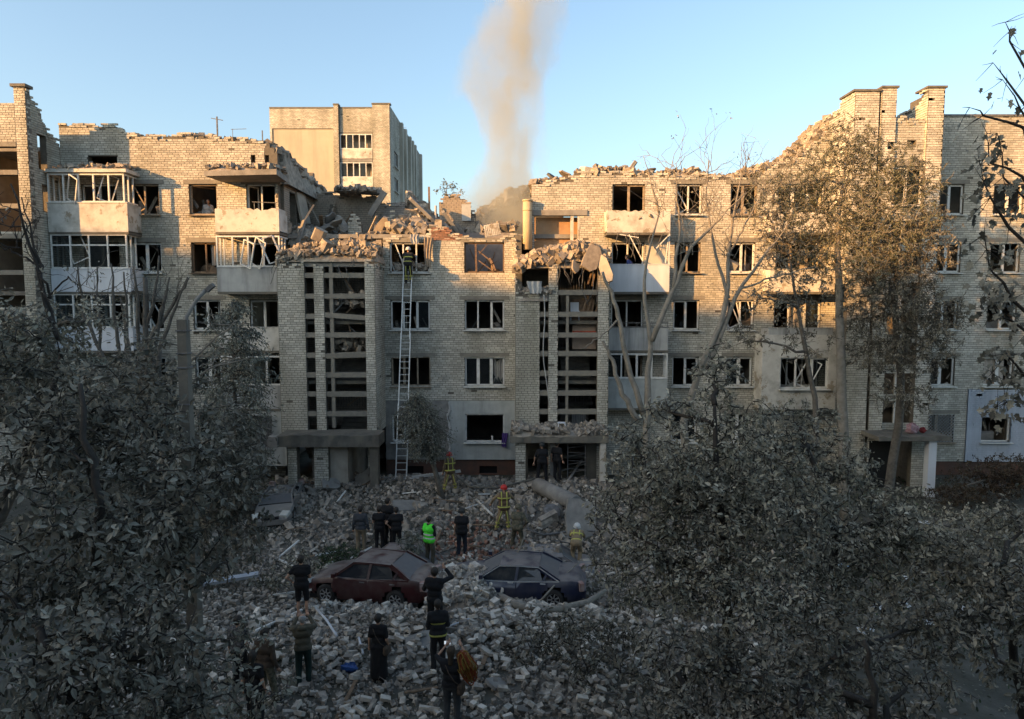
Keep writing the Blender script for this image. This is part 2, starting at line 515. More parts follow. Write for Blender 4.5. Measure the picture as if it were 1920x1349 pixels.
# ------------------------------------------------------------------ windows and balconies
def window(parent, fr, u0, u1, z0, z1, n=2, sash='', mtl=None, sill=True, lintel=True, glass='', transom=0.0, depth=0.14, seed=0, lint_w=0.25, curtain=None, bar=0.065, wreck=.6):
    """sash: one letter per light: . nothing left, s sash in place, g sash with its pane, o swung into the room, d torn off and hanging askew, b broken pane with shards"""
    rg = np.random.default_rng(seed*7+3)
    mtl = mtl or (M_PVC if rg.random() < .78 else M_WOOD_L)
    f = MB()
    R = fr.R()
    def bar_(a, b, w, m=0, d=0.07, n_=None, mb=None):
        (mb or f).bar(fr.p(*a, -depth if n_ is None else n_), fr.p(*b, -depth if n_ is None else n_), w, d, m, up=fr.n)
    W, H = u1-u0, z1-z0
    e = bar/2
    bar_((u0+e, z0), (u0+e, z1), bar); bar_((u1-e, z0), (u1-e, z1), bar)
    bar_((u0, z0+e), (u1, z0+e), bar); bar_((u0, z1-e), (u1, z1-e), bar)
    xs_ = [u0 + W*i/n for i in range(n+1)]
    for x in xs_[1:-1]: bar_((x, z0), (x, z1), bar*1.1)
    if transom: bar_((u0, z0+H*transom), (u1, z0+H*transom), bar*0.9)
    wo = f.build('window', mtl, parent)
    for i, ch in enumerate(sash.ljust(n, '.')[:n]):
        a, b = xs_[i]+bar*.8, xs_[i+1]-bar*.8
        lo, hi = z0+bar*1.1, (z0+H*transom if transom else z1)-bar*1.1
        if ch in 'sgb':
            s = MB(); t = bar*.75
            for q in (((a, lo), (a, hi)), ((b, lo), (b, hi)), ((a, lo), (b, lo)), ((a, hi), (b, hi))): bar_(*q, t, d=0.05, n_=-depth+0.012, mb=s)
            s.build('sash', mtl, wo)
        if ch == 'g':
            MB().box(fr.p((a+b)/2, (lo+hi)/2, -depth+.005), (b-a, 0.008, hi-lo), R).build('pane', M_GLASS, wo)
        if ch == 'b':
            sh = MB()
            for q in range(5):
                side = q % 4; r1, r2, r3 = rg.uniform(.1, .9), rg.uniform(.06, .2), rg.uniform(.15, .45)
                if side in (0, 2):
                    zz = lo if side == 0 else hi; sg = 1 if side == 0 else -1
                    x = a+(b-a)*r1
                    P = [(x-r2, zz), (x+r2, zz), (x+rg.uniform(-.1, .1), zz+sg*r3)]
                else:
                    xx = a if side == 3 else b; sg = 1 if side == 3 else -1
                    zz = lo+(hi-lo)*r1
                    P = [(xx, zz-r2*1.5), (xx, zz+r2*1.5), (xx+sg*r3*.5, zz+rg.uniform(-.1, .1))]
                P = [(min(max(x, a), b), min(max(z, lo), hi)) for x, z in P]
                V = [fr.p(x, z, -depth+.004) for x, z in P]+[fr.p(x, z, -depth-.004) for x, z in P]
                sh.add(V, [(0, 1, 2), (5, 4, 3), (0, 3, 4, 1), (1, 4, 5, 2), (2, 5, 3, 0)])
            sh.build('glass_shards', M_GLASS, wo, kind='stuff')
        if ch in 'od':
            s = MB(); t = bar*.75; ww, hh = b-a, hi-lo
            for q in (((0, 0), (0, hh)), ((ww, 0), (ww, hh)), ((0, 0), (ww, 0)), ((0, hh), (ww, hh))):
                pa, pb = np.array((q[0][0], 0, q[0][1])), np.array((q[1][0], 0, q[1][1]))
                s.bar(pa, pb, t, .05)
            so = s.build('sash', mtl, wo)
            if ch == 'o':
                an = rg.uniform(.7, 1.25)*(1 if i % 2 == 0 else -1)
                M3 = Matrix(R.tolist()) @ Matrix.Rotation(an if i % 2 == 0 else an, 3, 'Z')
                base = fr.p(a, lo, -depth-.03) if i % 2 == 0 else fr.p(b, lo, -depth-.03)
                if i % 2: M3 = Matrix(R.tolist()) @ Matrix.Rotation(math.pi+an, 3, 'Z')
            else:
                an = rg.choice([-1, 1])*rg.uniform(.25, .55)
                M3 = Matrix(R.tolist()) @ Matrix.Rotation(an, 3, 'Y') @ Matrix.Rotation(rg.uniform(-.25, .25), 3, 'Z')
                base = fr.p(a+(0.25 if an < 0 else 0.0)*ww, lo + (0.0 if an < 0 else .3*ww), -depth-.12)
            so.matrix_local = Matrix.Translation(Vector(base)) @ M3.to_4x4()
    if curtain:
        c = MB(); cw = W*curtain[2] if len(curtain) > 2 else W*.3
        c0 = u0+W*curtain[0]
        nn = 14
        V = []; 
        for i in range(nn+1):
            for z in (z1-.05, z0+H*curtain[1]):
                V.append(fr.p(c0+cw*i/nn + (0 if z > z0+H*.6 else rg.uniform(-.03, .03)), z, -depth-.16-.05*math.sin(i*1.9)))
        F = [(2*i, 2*i+1, 2*i+3, 2*i+2) for i in range(nn)]
        c.add(V, F, smooth=True)
        c.build('curtain', mat('curtain_cloth', (0.42, 0.38, 0.32), (0.34, 0.3, 0.26)), wo)
    if rg.random() < wreck:
        s = MB()
        for q in range(rg.integers(4, 9)):
            a_ = u0+W*rg.uniform(.05, .95); zz = z0+H*rg.uniform(-.1, .3); dd = -depth-rg.uniform(.25, 1.3)
            if rg.random() < .6: s.bar(fr.p(a_, zz, dd), fr.p(a_+rg.uniform(-.5, .5), zz+rg.uniform(.2, .9), dd-rg.uniform(-.2, .4)), rg.uniform(.02, .06), rg.uniform(.02, .2))
            else: s.box(fr.p(a_, zz-.1, dd), rg.uniform(.15, .7, 3), rotm(*rg.uniform(-.5, .5, 3)))
        s.build('wreckage', [M_WOOD, M_CONC, M_PLASTER][rg.integers(0, 3)], wo, kind='stuff')
    if sill:
        s = MB().box(fr.p((u0+u1)/2, z0-.035, .03), (W+.14, .34, .04), R)
        s.build('sill', mtl, wo)
    if lintel:
        MB().box(fr.p((u0+u1)/2, z1+.115, -.06), (W+2*lint_w, .18, .20), R).build('lintel', M_LINTEL, wo)
    return wo

def balcony(parent, x0, x1, zb, zt, Yf, Yb=Y0, mtl=None, slab_t=0.16, rail=0.0, cap=True, ragged=0.0, seed=0, holes=False):
    """parapet box: bottom zb, top zt, front Yf, back wall Yb"""
    rg = np.random.default_rng(seed+5)
    mtl = mtl or M_PARAPET
    bal = MB().bx(x0, x1, Yf+.01, Yb-.002, zb-slab_t, zb, 0).build('balcony', M_CONC_DARK, parent)
    p = MB(); t = 0.07
    if ragged:
        n = 18
        tops = [zt - ragged*rg.random()**2 for _ in range(n+1)]
        for i in range(n):
            a, b = x0+(x1-x0)*i/n, x0+(x1-x0)*(i+1)/n
            V = [(a, Yf, zb-.05), (b, Yf, zb-.05), (b, Yf, tops[i+1]), (a, Yf, tops[i]), (a, Yf+t, zb-.05), (b, Yf+t, zb-.05), (b, Yf+t, tops[i+1]), (a, Yf+t, tops[i])]
            p.add(V, [(0, 1, 2, 3), (7, 6, 5, 4), (3, 2, 6, 7), (0, 4, 5, 1)] + ([(0, 3, 7, 4)] if i == 0 else []) + ([(1, 5, 6, 2)] if i == n-1 else []))
    else:
        p.bx(x0, x1, Yf, Yf+t, zb-.05, zt)
    p.bx(x0, x0+t, Yf+t, Yb-.003, zb-.05, zt-.004); p.bx(x1-t, x1, Yf+t, Yb-.003, zb-.05, zt-.004)
    p.build('parapet', mtl, bal)
    if cap:
        c = MB().bx(x0-.03, x1+.03, Yf-.03, Yf+t+.03, zt+.002, zt+.04)
        if rail:
            for q in np.linspace(x0+.05, x1-.05, 5): c.bar((q, Yf+.03, zt+.03), (q, Yf+.03, zt+rail), .025)
            c.bar((x0, Yf+.03, zt+rail), (x1, Yf+.03, zt+rail), .04)
        c.build('railing', M_STEEL if rail else mtl, bal)
    return bal
def glazing(parent, x0, x1, z0, z1, Yf, Yb, n=5, mtl=None, states='', side=True, seed=0, transom=0.0, roof=True):
    """glazed screen on a balcony; its posts, sashes and panes"""
    rg = np.random.default_rng(seed)
    mtl = mtl or M_PVC
    f = MB(); w_ = 0.07
    f.bx(x0, x1, Yf, Yf+w_, z0, z0+w_); f.bx(x0, x1, Yf, Yf+w_, z1-w_, z1)
    xs_ = np.linspace(x0+w_/2, x1-w_/2, n+1)
    for x in xs_: f.bx(x-w_/2, x+w_/2, Yf-.003, Yf+w_-.003, z0+w_, z1-w_)
    if transom: f.bx(x0+w_, x1-w_, Yf+.01, Yf+w_-.01, z0+(z1-z0)*transom-w_/2, z0+(z1-z0)*transom+w_/2)
    if side:
        for x in (x0, x1-w_):
            f.bx(x, x+w_, Yf+w_, Yb-.004, z0+.001, z0+w_); f.bx(x, x+w_, Yf+w_, Yb-.004, z1-w_, z1-.001)
            for q in (0.36, 0.7): f.bx(x+.002, x+w_-.002, Yf+(Yb-Yf)*q-.03, Yf+(Yb-Yf)*q+.03, z0+w_, z1-w_)
    gl = f.build('glazing', mtl, parent)
    for i, ch in enumerate(states[:n]):
        a, b = xs_[i]+w_*.55, xs_[i+1]-w_*.55
        if ch == 'g':
            MB().bx(a, b, Yf+.03, Yf+.037, z0+w_, z1-w_).build('pane', M_GLASS, gl)
        elif ch in 'sd':
            s = MB(); hh = z1-z0-2*w_; ww = b-a; t = .05
            for q in (((0, 0), (0, hh)), ((ww, 0), (ww, hh)), ((0, 0), (ww, 0)), ((0, hh), (ww, hh))):
                s.bar((q[0][0], 0, q[0][1]), (q[1][0], 0, q[1][1]), t, .045)
            so = s.build('sash', mtl, gl)
            so.location = (a, Yf+.035, z0+w_)
            if ch == 'd':
                so.rotation_euler = (rg.uniform(-.2, .2), rg.choice([-1, 1])*rg.uniform(.2, .5), rg.uniform(-.5, .5))
                so.location.z += .15; so.location.y += .15
    if roof: pass
    return gl
# ------------------------------------------------------------------ the ruined block
B = empty('apartment_building')
tag(B, 'long bomb-damaged pale brick apartment block with its middle torn open behind the rubble', 'building')
FL = [1.3, 4.1, 6.9, 9.7, 12.5]
SILL, HEAD = 0.9, 2.36
BASE = 0.2
def prof(pts, Y, wob=0.10, seed=0, ledge=0.27):
    """ragged outline through photo pixels at depth Y"""
    q = [at(u, v, Y) for u, v in pts]
    xs_, zs_ = [a for a, _ in q], [b for _, b in q]
    def f(x):
        k = math.floor(x/ledge)
        return float(np.interp(x, xs_, zs_)) + (float(vnoise(k*0.7+.3, seed*3.1, seed))-.5)*2*wob
    return f
fr0, frT = FRONT(Y0), FRONT(YT)
def win_ops(cols, floors, extra=()):
    return [(c[0], c[1], FL[f]+SILL, FL[f]+HEAD) for c in cols for f in floors] + list(extra)

# ---- left section
XL0, XL1 = -21.84, -11.35
topL = prof([(108, 232), (215, 232), (226, 243), (240, 251), (300, 253), (345, 248), (380, 253), (450, 256), (482, 262), (498, 258), (510, 272), (522, 290), (534, 300)], Y0, .07, 1)
CL1, CL2, CL3 = (-18.62, -17.15), (-15.68, -14.34), (-12.9, -11.48)
CLg = (-20.9, -19.2)
ops = win_ops([CL1, CL2], [1, 2, 3, 4]) + win_ops([(-20.9, -19.2)], [2, 3, 4])
ops += [(CL1[0], CL1[1], 2.2, 3.6), (CL2[0], CL2[1], 2.2, 3.6)]
ops += [(CL3[0], CL3[1], 12.55, 14.86), (CL3[0], CL3[1], 9.75, 12.1), (CL3[0], CL3[1], 6.95, 9.25), (CL3[0], CL3[1], 4.15, 6.45), (-13.6, -11.7, 2.2, 3.6)]
ops += [(-12.62, -12.42, 15.35, 16.25), (-11.95, -11.75, 15.35, 16.25), (-20.5, -19.1, 15.5, 16.2)]
brick_wall(B, fr0, XL0, XL1, BASE, 18.2, ops, top=topL, seed=1, right=lambda z: -11.2 + (0.32*(float(vnoise(z*2.3, 5, 4))-.5)*2 if z > 11.6 else 0) - (0.5 if z > 15.2 else 0))
win = lambda c, f, **k: window(B, fr0, c[0], c[1], FL[f]+SILL, FL[f]+HEAD, **k)
win(CL1, 4, n=2, sash='d.', seed=1); win(CL2, 4, n=1, sash='o', seed=2)
win(CL1, 3, n=2, sash='sb', seed=3, sill=True); win(CL2, 3, n=2, sash='..', seed=4, mtl=M_WOOD, curtain=(.62, .25, .34))
win(CL1, 2, n=2, sash='dd', seed=5); win(CL2, 2, n=2, sash='so', seed=6)
win(CL1, 1, n=2, sash='.b', seed=7); win(CL2, 1, n=2, sash='gs', seed=8)
win(CL1, 0, n=2, sash='gg', seed=9); win(CL2, 0, n=2, sash='gg', seed=9)
for f, st in ((4, 'o'), (3, 's.'), (2, 'so'), (1, 's.')):
    window(B, fr0, CL3[0], CL3[1], FL[f]+.06, FL[f]+HEAD, n=2, sash=st, seed=20+f, sill=False, lintel=(f == 4))
for f in (2, 3, 4): window(B, fr0, CLg[0], CLg[1], FL[f]+SILL, FL[f]+HEAD, n=2, sash='s.', seed=30+f, lintel=False)
# barred window under the balconies
wb = window(B, fr0, -13.6, -11.7, 2.2, 3.6, n=3, sash='.b.', seed=33)
gb = MB()
for x in np.linspace(-13.75, -11.55, 19): gb.bar((x, Y0-.25, 2.1), (x, Y0-.25, 3.7), .022)
for z in (2.15, 2.9, 3.65): gb.bar((-13.8, Y0-.27, z), (-11.5, Y0-.27, z), .03)
gb.build('grille', M_STEEL, wb)
# balconies right of the left section
YB = 32.5
bx0, bx1 = -13.95, -10.95
balcony(B, bx0, bx1, 12.5, 13.55, YB, mtl=M_PARAPET, rail=.0, seed=1, ragged=.12, cap=False)
rl = MB().bar((-12.2, YB+.04, 13.85), (-11.0, YB+.04, 13.8), .03).bar((-12.1, YB+.04, 13.3), (-12.1, YB+.04, 13.85), .03).bar((-11.1, YB+.04, 13.3), (-11.1, YB+.04, 13.82), .03)
rl.build('railing', M_STEEL, B)
b4 = balcony(B, bx0, bx1, 9.7, 10.78, YB, mtl=M_PARAPET_G, seed=2)
glazing(B, bx0, bx1, 10.82, 12.28, YB, Y0, n=4, states='b.d.', seed=4)
for k, (x, s) in enumerate(((-12.75, 1), (-11.35, -1))):
    sh = MB()
    for q in (((0, 0), (0, 1.2)), ((.62, 0), (.62, 1.2)), ((0, 0), (.62, 0)), ((0, 1.2), (.62, 1.2))): sh.bar((q[0][0], 0, q[0][1]), (q[1][0], 0, q[1][1]), .07, .05)
    so = sh.build('sash', M_PVC, b4); so.location = (x, YB-.15-.1*k, 10.95); so.rotation_euler = (.15*s, .38*s, -.4*s)
balcony(B, bx0, bx1, 6.9, 7.95, YB, mtl=M_PARAPET, seed=3)
balcony(B, bx0, bx1, 4.1, 5.15, YB, mtl=M_PARAPET_G, seed=4)
glazing(B, bx0, bx1, 5.19, 6.6, YB, Y0, n=4, states='.s.b', seed=5)
MB().bx(bx0-.05, bx1+.05, YB+.05, Y0-.01, 1.25, 4.02).bx(bx0+.25, bx1-.65, YB+.03, YB+.1, 2.2, 3.7, 1).build('lower_extension', [M_RENDER, M_STEEL], B)
g2 = MB()
for x in np.linspace(bx0+.2, bx1-.6, 20): g2.bar((x, YB-.06, 2.0), (x, YB-.06, 3.75), .022)
for z in (2.05, 2.85, 3.7): g2.bar((bx0+.15, YB-.07, z), (bx1-.55, YB-.07, z), .03)
g2.build('grille', M_STEEL, B)
# canopy over the top balcony
can = MB()
can.add([(-14.3, 32.3, 15.0), (-10.9, 32.2, 15.05), (-10.9, 33.69, 14.95), (-14.0, 33.69, 14.95), (-14.3, 32.3, 15.22), (-10.9, 32.2, 15.3), (-10.9, 33.69, 15.2), (-14.0, 33.69, 15.2)], BOXF)
can.build('balcony_roof', M_CONC, B)
# glazed loggia beside the left stair tower
lx0, lx1 = -21.8, -18.05
for f, m in ((4, M_PARAPET), (3, M_PARAPET_W), (2, M_PARAPET_W)):
    zt = FL[f] + (1.28 if f == 4 else 1.0)
    balcony(B, lx0, lx1, FL[f], zt, YB, mtl=m, seed=7+f)
    glazing(B, lx0+.03, lx1-.12, zt+.045, FL[f]+2.66, YB+.04, Y0, n=5 if f == 4 else 4, states='.dbd.' if f == 4 else 'gdg.', seed=f, transom=0 if f == 4 else .68)
MB().bx(lx0, lx1+.05, YB-.08, Y0-.003, 15.2, 15.36).build('balcony_roof', M_PARAPET, B)

# ---- left stair tower, cut by the frame
DX = -21.86
topD = lambda y: float(np.interp(y, [31.5, 31.8, 32.3, 32.6, 33.0, 33.7], [18.75, 18.65, 18.2, 17.6, 17.1, 16.9]))
brick_wall(B, RIGHTSIDE(DX), YT, Y0, BASE, 18.8, [(32.15, 32.75, 15.3, 16.9), (32.3, 32.8, 13.4, 14.6)], top=topD, seed=2, thick=.3, name='pier')
brick_wall(B, frT, -22.36, DX+.012, BASE, 18.75, [], seed=3, thick=.3, name='pier')
opD = [(-26.3, -22.36, a, b) for a, b in ((15.05, 16.15), (13.6, 14.9), (12.3, 13.4), (10.6, 12.05), (8.9, 10.4), (6.5, 8.6), (3.5, 6.2))]
brick_wall(B, frT, -27.5, -26.3, BASE, 18.0, [], seed=4, thick=.3)
zb_ = [BASE]+[q for o_ in reversed(opD) for q in (o_[2], o_[3])]+[18.0]
for k_ in range(0, len(zb_), 2): brick_wall(B, frT, -26.295, -22.365, zb_[k_], zb_[k_+1], [], seed=5+k_, thick=.3, name='spandrel')
MB().bx(-22.45, DX+.1, YT-.1, YT+.42, 18.77, 18.9).build('coping', M_CONC_DARK, B)
for a, b, c, d in opD:
    MB().bx(-26.3, -22.37, YT-.03, YT+.2, d+.005, d+.22).build('beam', M_LINTEL, B)
MB().bx(-24.55, -24.43, YT+.02, YT+.15, 3.5, 16.1).build('mullion', M_LINTEL, B)

# ---- middle section
CX0, CX1 = -6.3, 0.17
topC = prof([(715, 447), (735, 441), (790, 443), (800, 440), (806, 424), (842, 428), (850, 440), (872, 442), (905, 452), (940, 447), (955, 436), (970, 426)], Y0, .09, 5)
CC1, CC2 = (-5.98, -4.05), (-2.33, -.38)
brick_wall(B, fr0, CX0, CX1, 4.28, 13.4, win_ops([CC1, CC2], [1, 2, 3]), top=topC, seed=5)
window(B, fr0, *CC1, 10.6, 12.06, n=3, sash='d..', seed=41, lintel=True, lint_w=.15)
window(B, fr0, *CC2, 10.6, 12.06, n=1, sash='.', seed=42, mtl=M_WOOD, sill=False, lint_w=.15)
win(CC1, 2, n=3, sash='b.g', seed=43); win(CC2, 2, n=3, sash='..s', seed=44)
win(CC1, 1, n=3, sash='s..', seed=45); win(CC2, 1, n=3, sash='ggb', seed=46, curtain=(.72, .1, .26))
# burnt frame pieces in the top window
fz = MB()
for a, b_, r in (((-1.75, 10.65), (-1.78, 12.0), .09), ((-1.7, 11.7), (-.95, 11.1), .06), ((-.95, 11.1), (-.8, 10.7), .08), ((-1.65, 11.2), (-.9, 10.66), .05), ((-1.2, 12.0), (-1.6, 11.5), .04), ((-1.1, 11.3), (-.95, 11.05), .12)):
    fz.bar((a[0], Y0+.1, a[1]), (b_[0], Y0+.04, b_[1]), r)
fz.build('burnt_frame', mat('charred_wood', (0.20, 0.13, 0.09), (0.09, 0.065, 0.05), scale=9), B)
# rendered panel and plinth
pan = MB()
def cut_panel(mb, x0, x1, z0, z1, op, y0, y1, m=0):
    es = [x0, op[0], op[1], x1]
    mb.bx(x0, op[0], y0, y1, z0, z1, m); mb.bx(op[1], x1, y0, y1, z0, z1, m)
    mb.bx(op[0], op[1], y0, y1, z0, op[2], m); mb.bx(op[0], op[1], y0, y1, op[3], z1, m)
cut_panel(pan, -3.15, CX1, 1.3, 4.27, (CC2[0], CC2[1], 2.2, 3.62), Y0-.05, Y0+.3)
pan.build('render_panel', M_RENDER, B)
pan = MB(); cut_panel(pan, CX0, -3.155, 1.3, 4.27, (CC1[0], CC1[1], 2.2, 3.6), Y0-.02, Y0+.3)
pan.build('render_panel', M_CONC, B)
window(B, FRONT(Y0-.05), *CC2, 2.2, 3.62, n=1, sash='.', seed=47, lintel=False, depth=.1)
MB().bx(-1.03, -.95, Y0-.04, Y0+.05, 2.25, 2.5).build('mullion', M_PVC, B)
window(B, FRONT(Y0-.02), *CC1, 2.2, 3.6, n=3, sash='s.b', seed=48, lintel=False)
dr = MB()
for k in range(9):
    z = 4.2-k*.33
    dr.bar((-3.16+.08*math.sin(k*2.1), Y0-.1, z), (-3.16+.08*math.sin(k*2.1+2), Y0-.09, z-.34), .05+.05*(k % 2))
dr.build('torn_edge_strip', mat('torn_mesh', (.5, .48, .45)), B)
M_PLINTH = mat('painted_plinth', (0.13, 0.065, 0.045), (0.09, 0.055, 0.042), scale=2, dirt=.6, dirt_col=(.06, .055, .05), dirt_scale=1)
def plinth(x0, x1, z1, vents, y=Y0+.06, z0=-.4):
    p = MB(); last = x0
    for v in vents:
        p.bx(last, v-.45, y, y+.3, z0, z1); p.bx(v-.45, v+.45, y, y+.3, z0, .55); p.bx(v-.45, v+.45, y, y+.3, .95, z1)
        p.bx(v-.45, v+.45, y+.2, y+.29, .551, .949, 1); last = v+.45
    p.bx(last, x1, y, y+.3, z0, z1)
    return p.build('plinth', [M_PLINTH, mat('shade_black', (.01, .01, .01))], B)  # vent backs are black panels, the inner shade put into their colour
plinth(CX0, CX1, 1.29, [-4.9, -1.2]); 

# ---- right section
RX0, RX1 = 4.7, 16.5
topR = prof([(990, 352), (1005, 342), (1075, 330), (1082, 318), (1096, 320), (1130, 322), (1200, 322), (1300, 327), (1400, 328), (1440, 318), (1500, 285), (1545, 255), (1590, 215)], Y0, .08, 8)
CR1, CR2, CR3, CR4 = (4.88, 6.45), (7.95, 9.22), (10.62, 11.9), (12.9, 15.2)
ops = win_ops([CR2, CR3], [1, 2, 3, 4]) + [(CR1[0], CR1[1], FL[f]+.05, FL[f]+HEAD) for f in (1, 2, 3, 4)] + win_ops([CR4], [1, 2, 3, 4])
ops += [(CR2[0], CR2[1], 2.2, 3.6), (CR3[0], CR3[1], 2.2, 3.6)]
brick_wall(B, fr0, RX0, RX1, BASE, 18.3, ops, top=topR, seed=6)
brick_wall(B, fr0, 0.95, RX0, 11.0, 16.0, [(1.1, 3.3, 11.0, 13.35)], top=topR, seed=7)
MB().bx(0.85, 3.65, Y0-.09, Y0+.15, 13.36, 13.62).build('lintel', M_CONC, B)
MB().bx(1.05, 3.35, Y0+.5, Y0+.6, 11.0, 13.34).build('wall', mat('ochre_plaster', (0.42, 0.25, 0.13), (0.34, 0.2, 0.11), dirt=.5, dirt_scale=1.1, dirt_col=(.45, .38, .28)), B)
MB().bx(2.85, 3.0, Y0-.02, Y0+.1, 11.4, 13.35).bx(3.2, 3.3, Y0-.02, Y0+.1, 11.4, 13.35).build('door_frame', M_PARAPET, B)
for f, st in ((4, '.s'), (3, '..'), (2, '..'), (1, 's.')):
    window(B, fr0, CR1[0], CR1[1], FL[f]+.06, FL[f]+HEAD, n=2, sash=st, seed=50+f, sill=False, lintel=f in (2,))
for f, (a, b_, c) in {4: ('d.', 's.', 'so.'), 3: ('o.', 'so', 'b.s'), 2: ('b.', 'dd', '..g'), 1: ('.s', 'gs', '.d.')}.items():
    win(CR2, f, n=2, sash=a, seed=60+f); win(CR3, f, n=2, sash=b_, seed=70+f)
    win(CR4, f, n=3, sash=c, seed=80+f, curtain=(.4, .0, .55) if f == 2 else None)
win(CR2, 0, n=2, sash='gg', seed=91); win(CR3, 0, n=2, sash='gg', seed=92)
YR = 32.75
r0, r1 = 4.5, 7.5
balcony(B, r0, r1, 12.5, 13.5, YR, mtl=M_PARAPET, ragged=.1, cap=False, seed=11)
balcony(B, r0, r1, 9.7, 10.93, YR, mtl=M_PARAPET_W, seed=12)
balcony(B, r0, r1, 6.9, 7.95, YR, mtl=M_PARAPET_G, rail=.22, seed=13)
balcony(B, r0, r1, 4.1, 5.45, YR, mtl=M_RENDER, seed=14)
glazing(B, r0, r1, 5.49, 6.7, YR, Y0, n=4, states='g.s.', seed=15)
lg = MB()
lg.bx(r1-.07, r1, YR, YR+.08, 10.97, 12.4)
lg.bar((5.55, YR, 12.35), (6.2, YR-.1, 11.1), .16, .04); lg.bar((5.1, YR, 12.36), (6.0, YR-.05, 12.2), .09, .04); lg.bar((6.85, YR, 11.7), (7.4, YR-.1, 12.3), .2, .04); lg.bar((7.3, YR, 11.0), (7.42, YR, 12.3), .05)
lg.build('torn_glazing', M_PVC, B)
MB().bx(6.6, r1, Y0-.03, Y0-.005, 9.75, 12.3).build('siding', mat('pale_siding', (.52, .5, .45), (.48, .46, .41)), B)
r2, r3 = 12.3, 15.4
for f, m in ((4, M_PARAPET), (3, M_PARAPET), (2, M_PARAPET_G)): balcony(B, r2, r3, FL[f], FL[f]+1.0, YR, mtl=m, seed=16+f, ragged=.15 if f == 4 else 0, cap=f != 4)
ex = MB(); cut_panel(ex, 12.0, 15.6, 4.0, 7.6, (12.9, 15.2, 5.0, 6.5), YR-.1, YR)
ex.bx(12.0, 12.1, YR, Y0-.003, 4.0, 7.6).bx(15.5, 15.6, YR, Y0-.003, 4.0, 7.6)
ex.build('lower_extension', M_PARAPET, B)
window(B, FRONT(YR-.1), 12.9, 15.2, 5.0, 6.5, n=3, sash='.dg', seed=95, lintel=False)
plinth(RX0, RX1, 1.2, [8, 12])

# ---- stair towers
brg = np.random.default_rng(17)
def stair_tower(x, z_top, beams, opens, piers, seed, single):
    for k, (a, b_, zt, tp) in enumerate(piers):
        brick_wall(B, frT, a, b_, BASE if k else 3.0, zt, [], top=tp, seed=seed+k, thick=.3, name='pier', single=single[k])
    for a, b_ in opens:
        for z in beams:
            q_ = brg.random()
            if q_ < .08 and b_-a > 1: continue
            tl_ = brg.uniform(-.12, .12) if q_ > .8 and b_-a > 1 else brg.uniform(-.008, .008)
            MB().box(((a+b_)/2, YT+.13, z-.015), (b_-a+.04-.01*abs(tl_), .22, .23), rotm(brg.uniform(-.1, .1) if q_ > .7 else 0, tl_, 0)).build('beam', M_LINTEL, B)
A_PX = [516, 555, 593, 628, 666, 703, 739, 776, 811]
A_B = [Z(v, YT) for v in A_PX]
tA = prof([(520, 492), (545, 490), (580, 488), (610, 500), (650, 495), (690, 490), (720, 488)], YT, .1, 21)
stair_tower(0, 11.2, A_B, [(-9.52, -9.1), (-8.64, -6.76)], [(-10.75, -9.52, 11.15, tA), (-9.1, -8.64, 11.0, tA), (-6.76, -6.3, 11.2, tA)], 30, (110, 0, 0))
tB = prof([(960, 545), (1000, 548), (1014, 540), (1030, 500), (1120, 495), (1145, 470)], YT, .14, 22)
B_PX = [505, 548, 589, 628, 663, 700, 737, 772, 806]
B_B = [Z(v, YT) for v in B_PX]
stair_tower(0, 11.2, B_B[1:], [(1.28, 1.68), (2.12, 3.95)], [(0.17, 1.28, 9.6, tB), (1.68, 2.12, 11.3, tB), (3.95, 4.46, 12.0, tB)], 40, (130, 30, 30))
MB().bx(-8.4, -8.24, YT+.05, YT+.2, 3.3, 11.0).build('mullion', M_LINTEL, B)
MB().bx(2.5, 2.62, YT+.05, YT+.2, 3.3, 9.6).build('mullion', M_LINTEL, B)
brick_wall(B, RIGHTSIDE(-6.29), YT, Y0, 3.0, 11.4, [], top=lambda y: 11.0, seed=50, thick=.3, name='pier')
brick_wall(B, LEFTSIDE(-10.76), YT, Y0, 3.0, 11.4, [], top=lambda y: 11.2, seed=51, thick=.3, name='pier')
brick_wall(B, LEFTSIDE(0.16), YT, Y0, 3.0, 12.6, [], top=lambda y: 9.6+(y-YT)*1.4, seed=52, thick=.3, name='pier')
brick_wall(B, RIGHTSIDE(4.47), YT, Y0, 3.0, 11.4, [], top=lambda y: 11.4, seed=53, thick=.3, name='pier')
# stairs and landings inside the towers
for x0, x1 in ((-10.45, -6.6), (0.46, 4.15)):
    lv = 1
    for k, z in enumerate(np.arange(1.3, 11.1, 1.4)):
        MB().bx(x0, x1, YT+.3 if k % 2 else 34.6, 33.0 if k % 2 else 37.4, z-.16, z).build('landing', M_CONC_DARK, B)
        if z < 10:
            fl = MB()
            xa = x0+.1 if k % 2 == 0 else (x0+x1)/2+.1
            ya, yb = (34.6, 33.0) if k % 2 == 0 else (33.0, 34.6)
            for s_ in range(8):
                yy = ya+(yb-ya)*s_/8; y2 = ya+(yb-ya)*(s_+1)/8
                fl.bx(xa, xa+1.4, min(yy, y2), max(yy, y2), z+1.4*s_/8-.12, z+1.4*(s_+1)/8)
            fl.build('stair_flight', M_CONC_DARK, B)
    for z in (4.1, 6.9, 9.7):
        rail = MB()
        for x in np.arange(x0+1.6, x1-.2, .13): rail.bar((x, 33.0, z), (x, 33.0, z+.85), .02)
        rail.bar((x0+1.5, 33.0, z+.86), (x1-.1, 33.0, z+.86), .05)
        rail.build('stair_railing', M_STEEL, B)
    MB().bx(x0-.1, x1+.1, 37.5, 37.7, .2, 12.3).build('back_wall', M_PLASTER_DK, B)
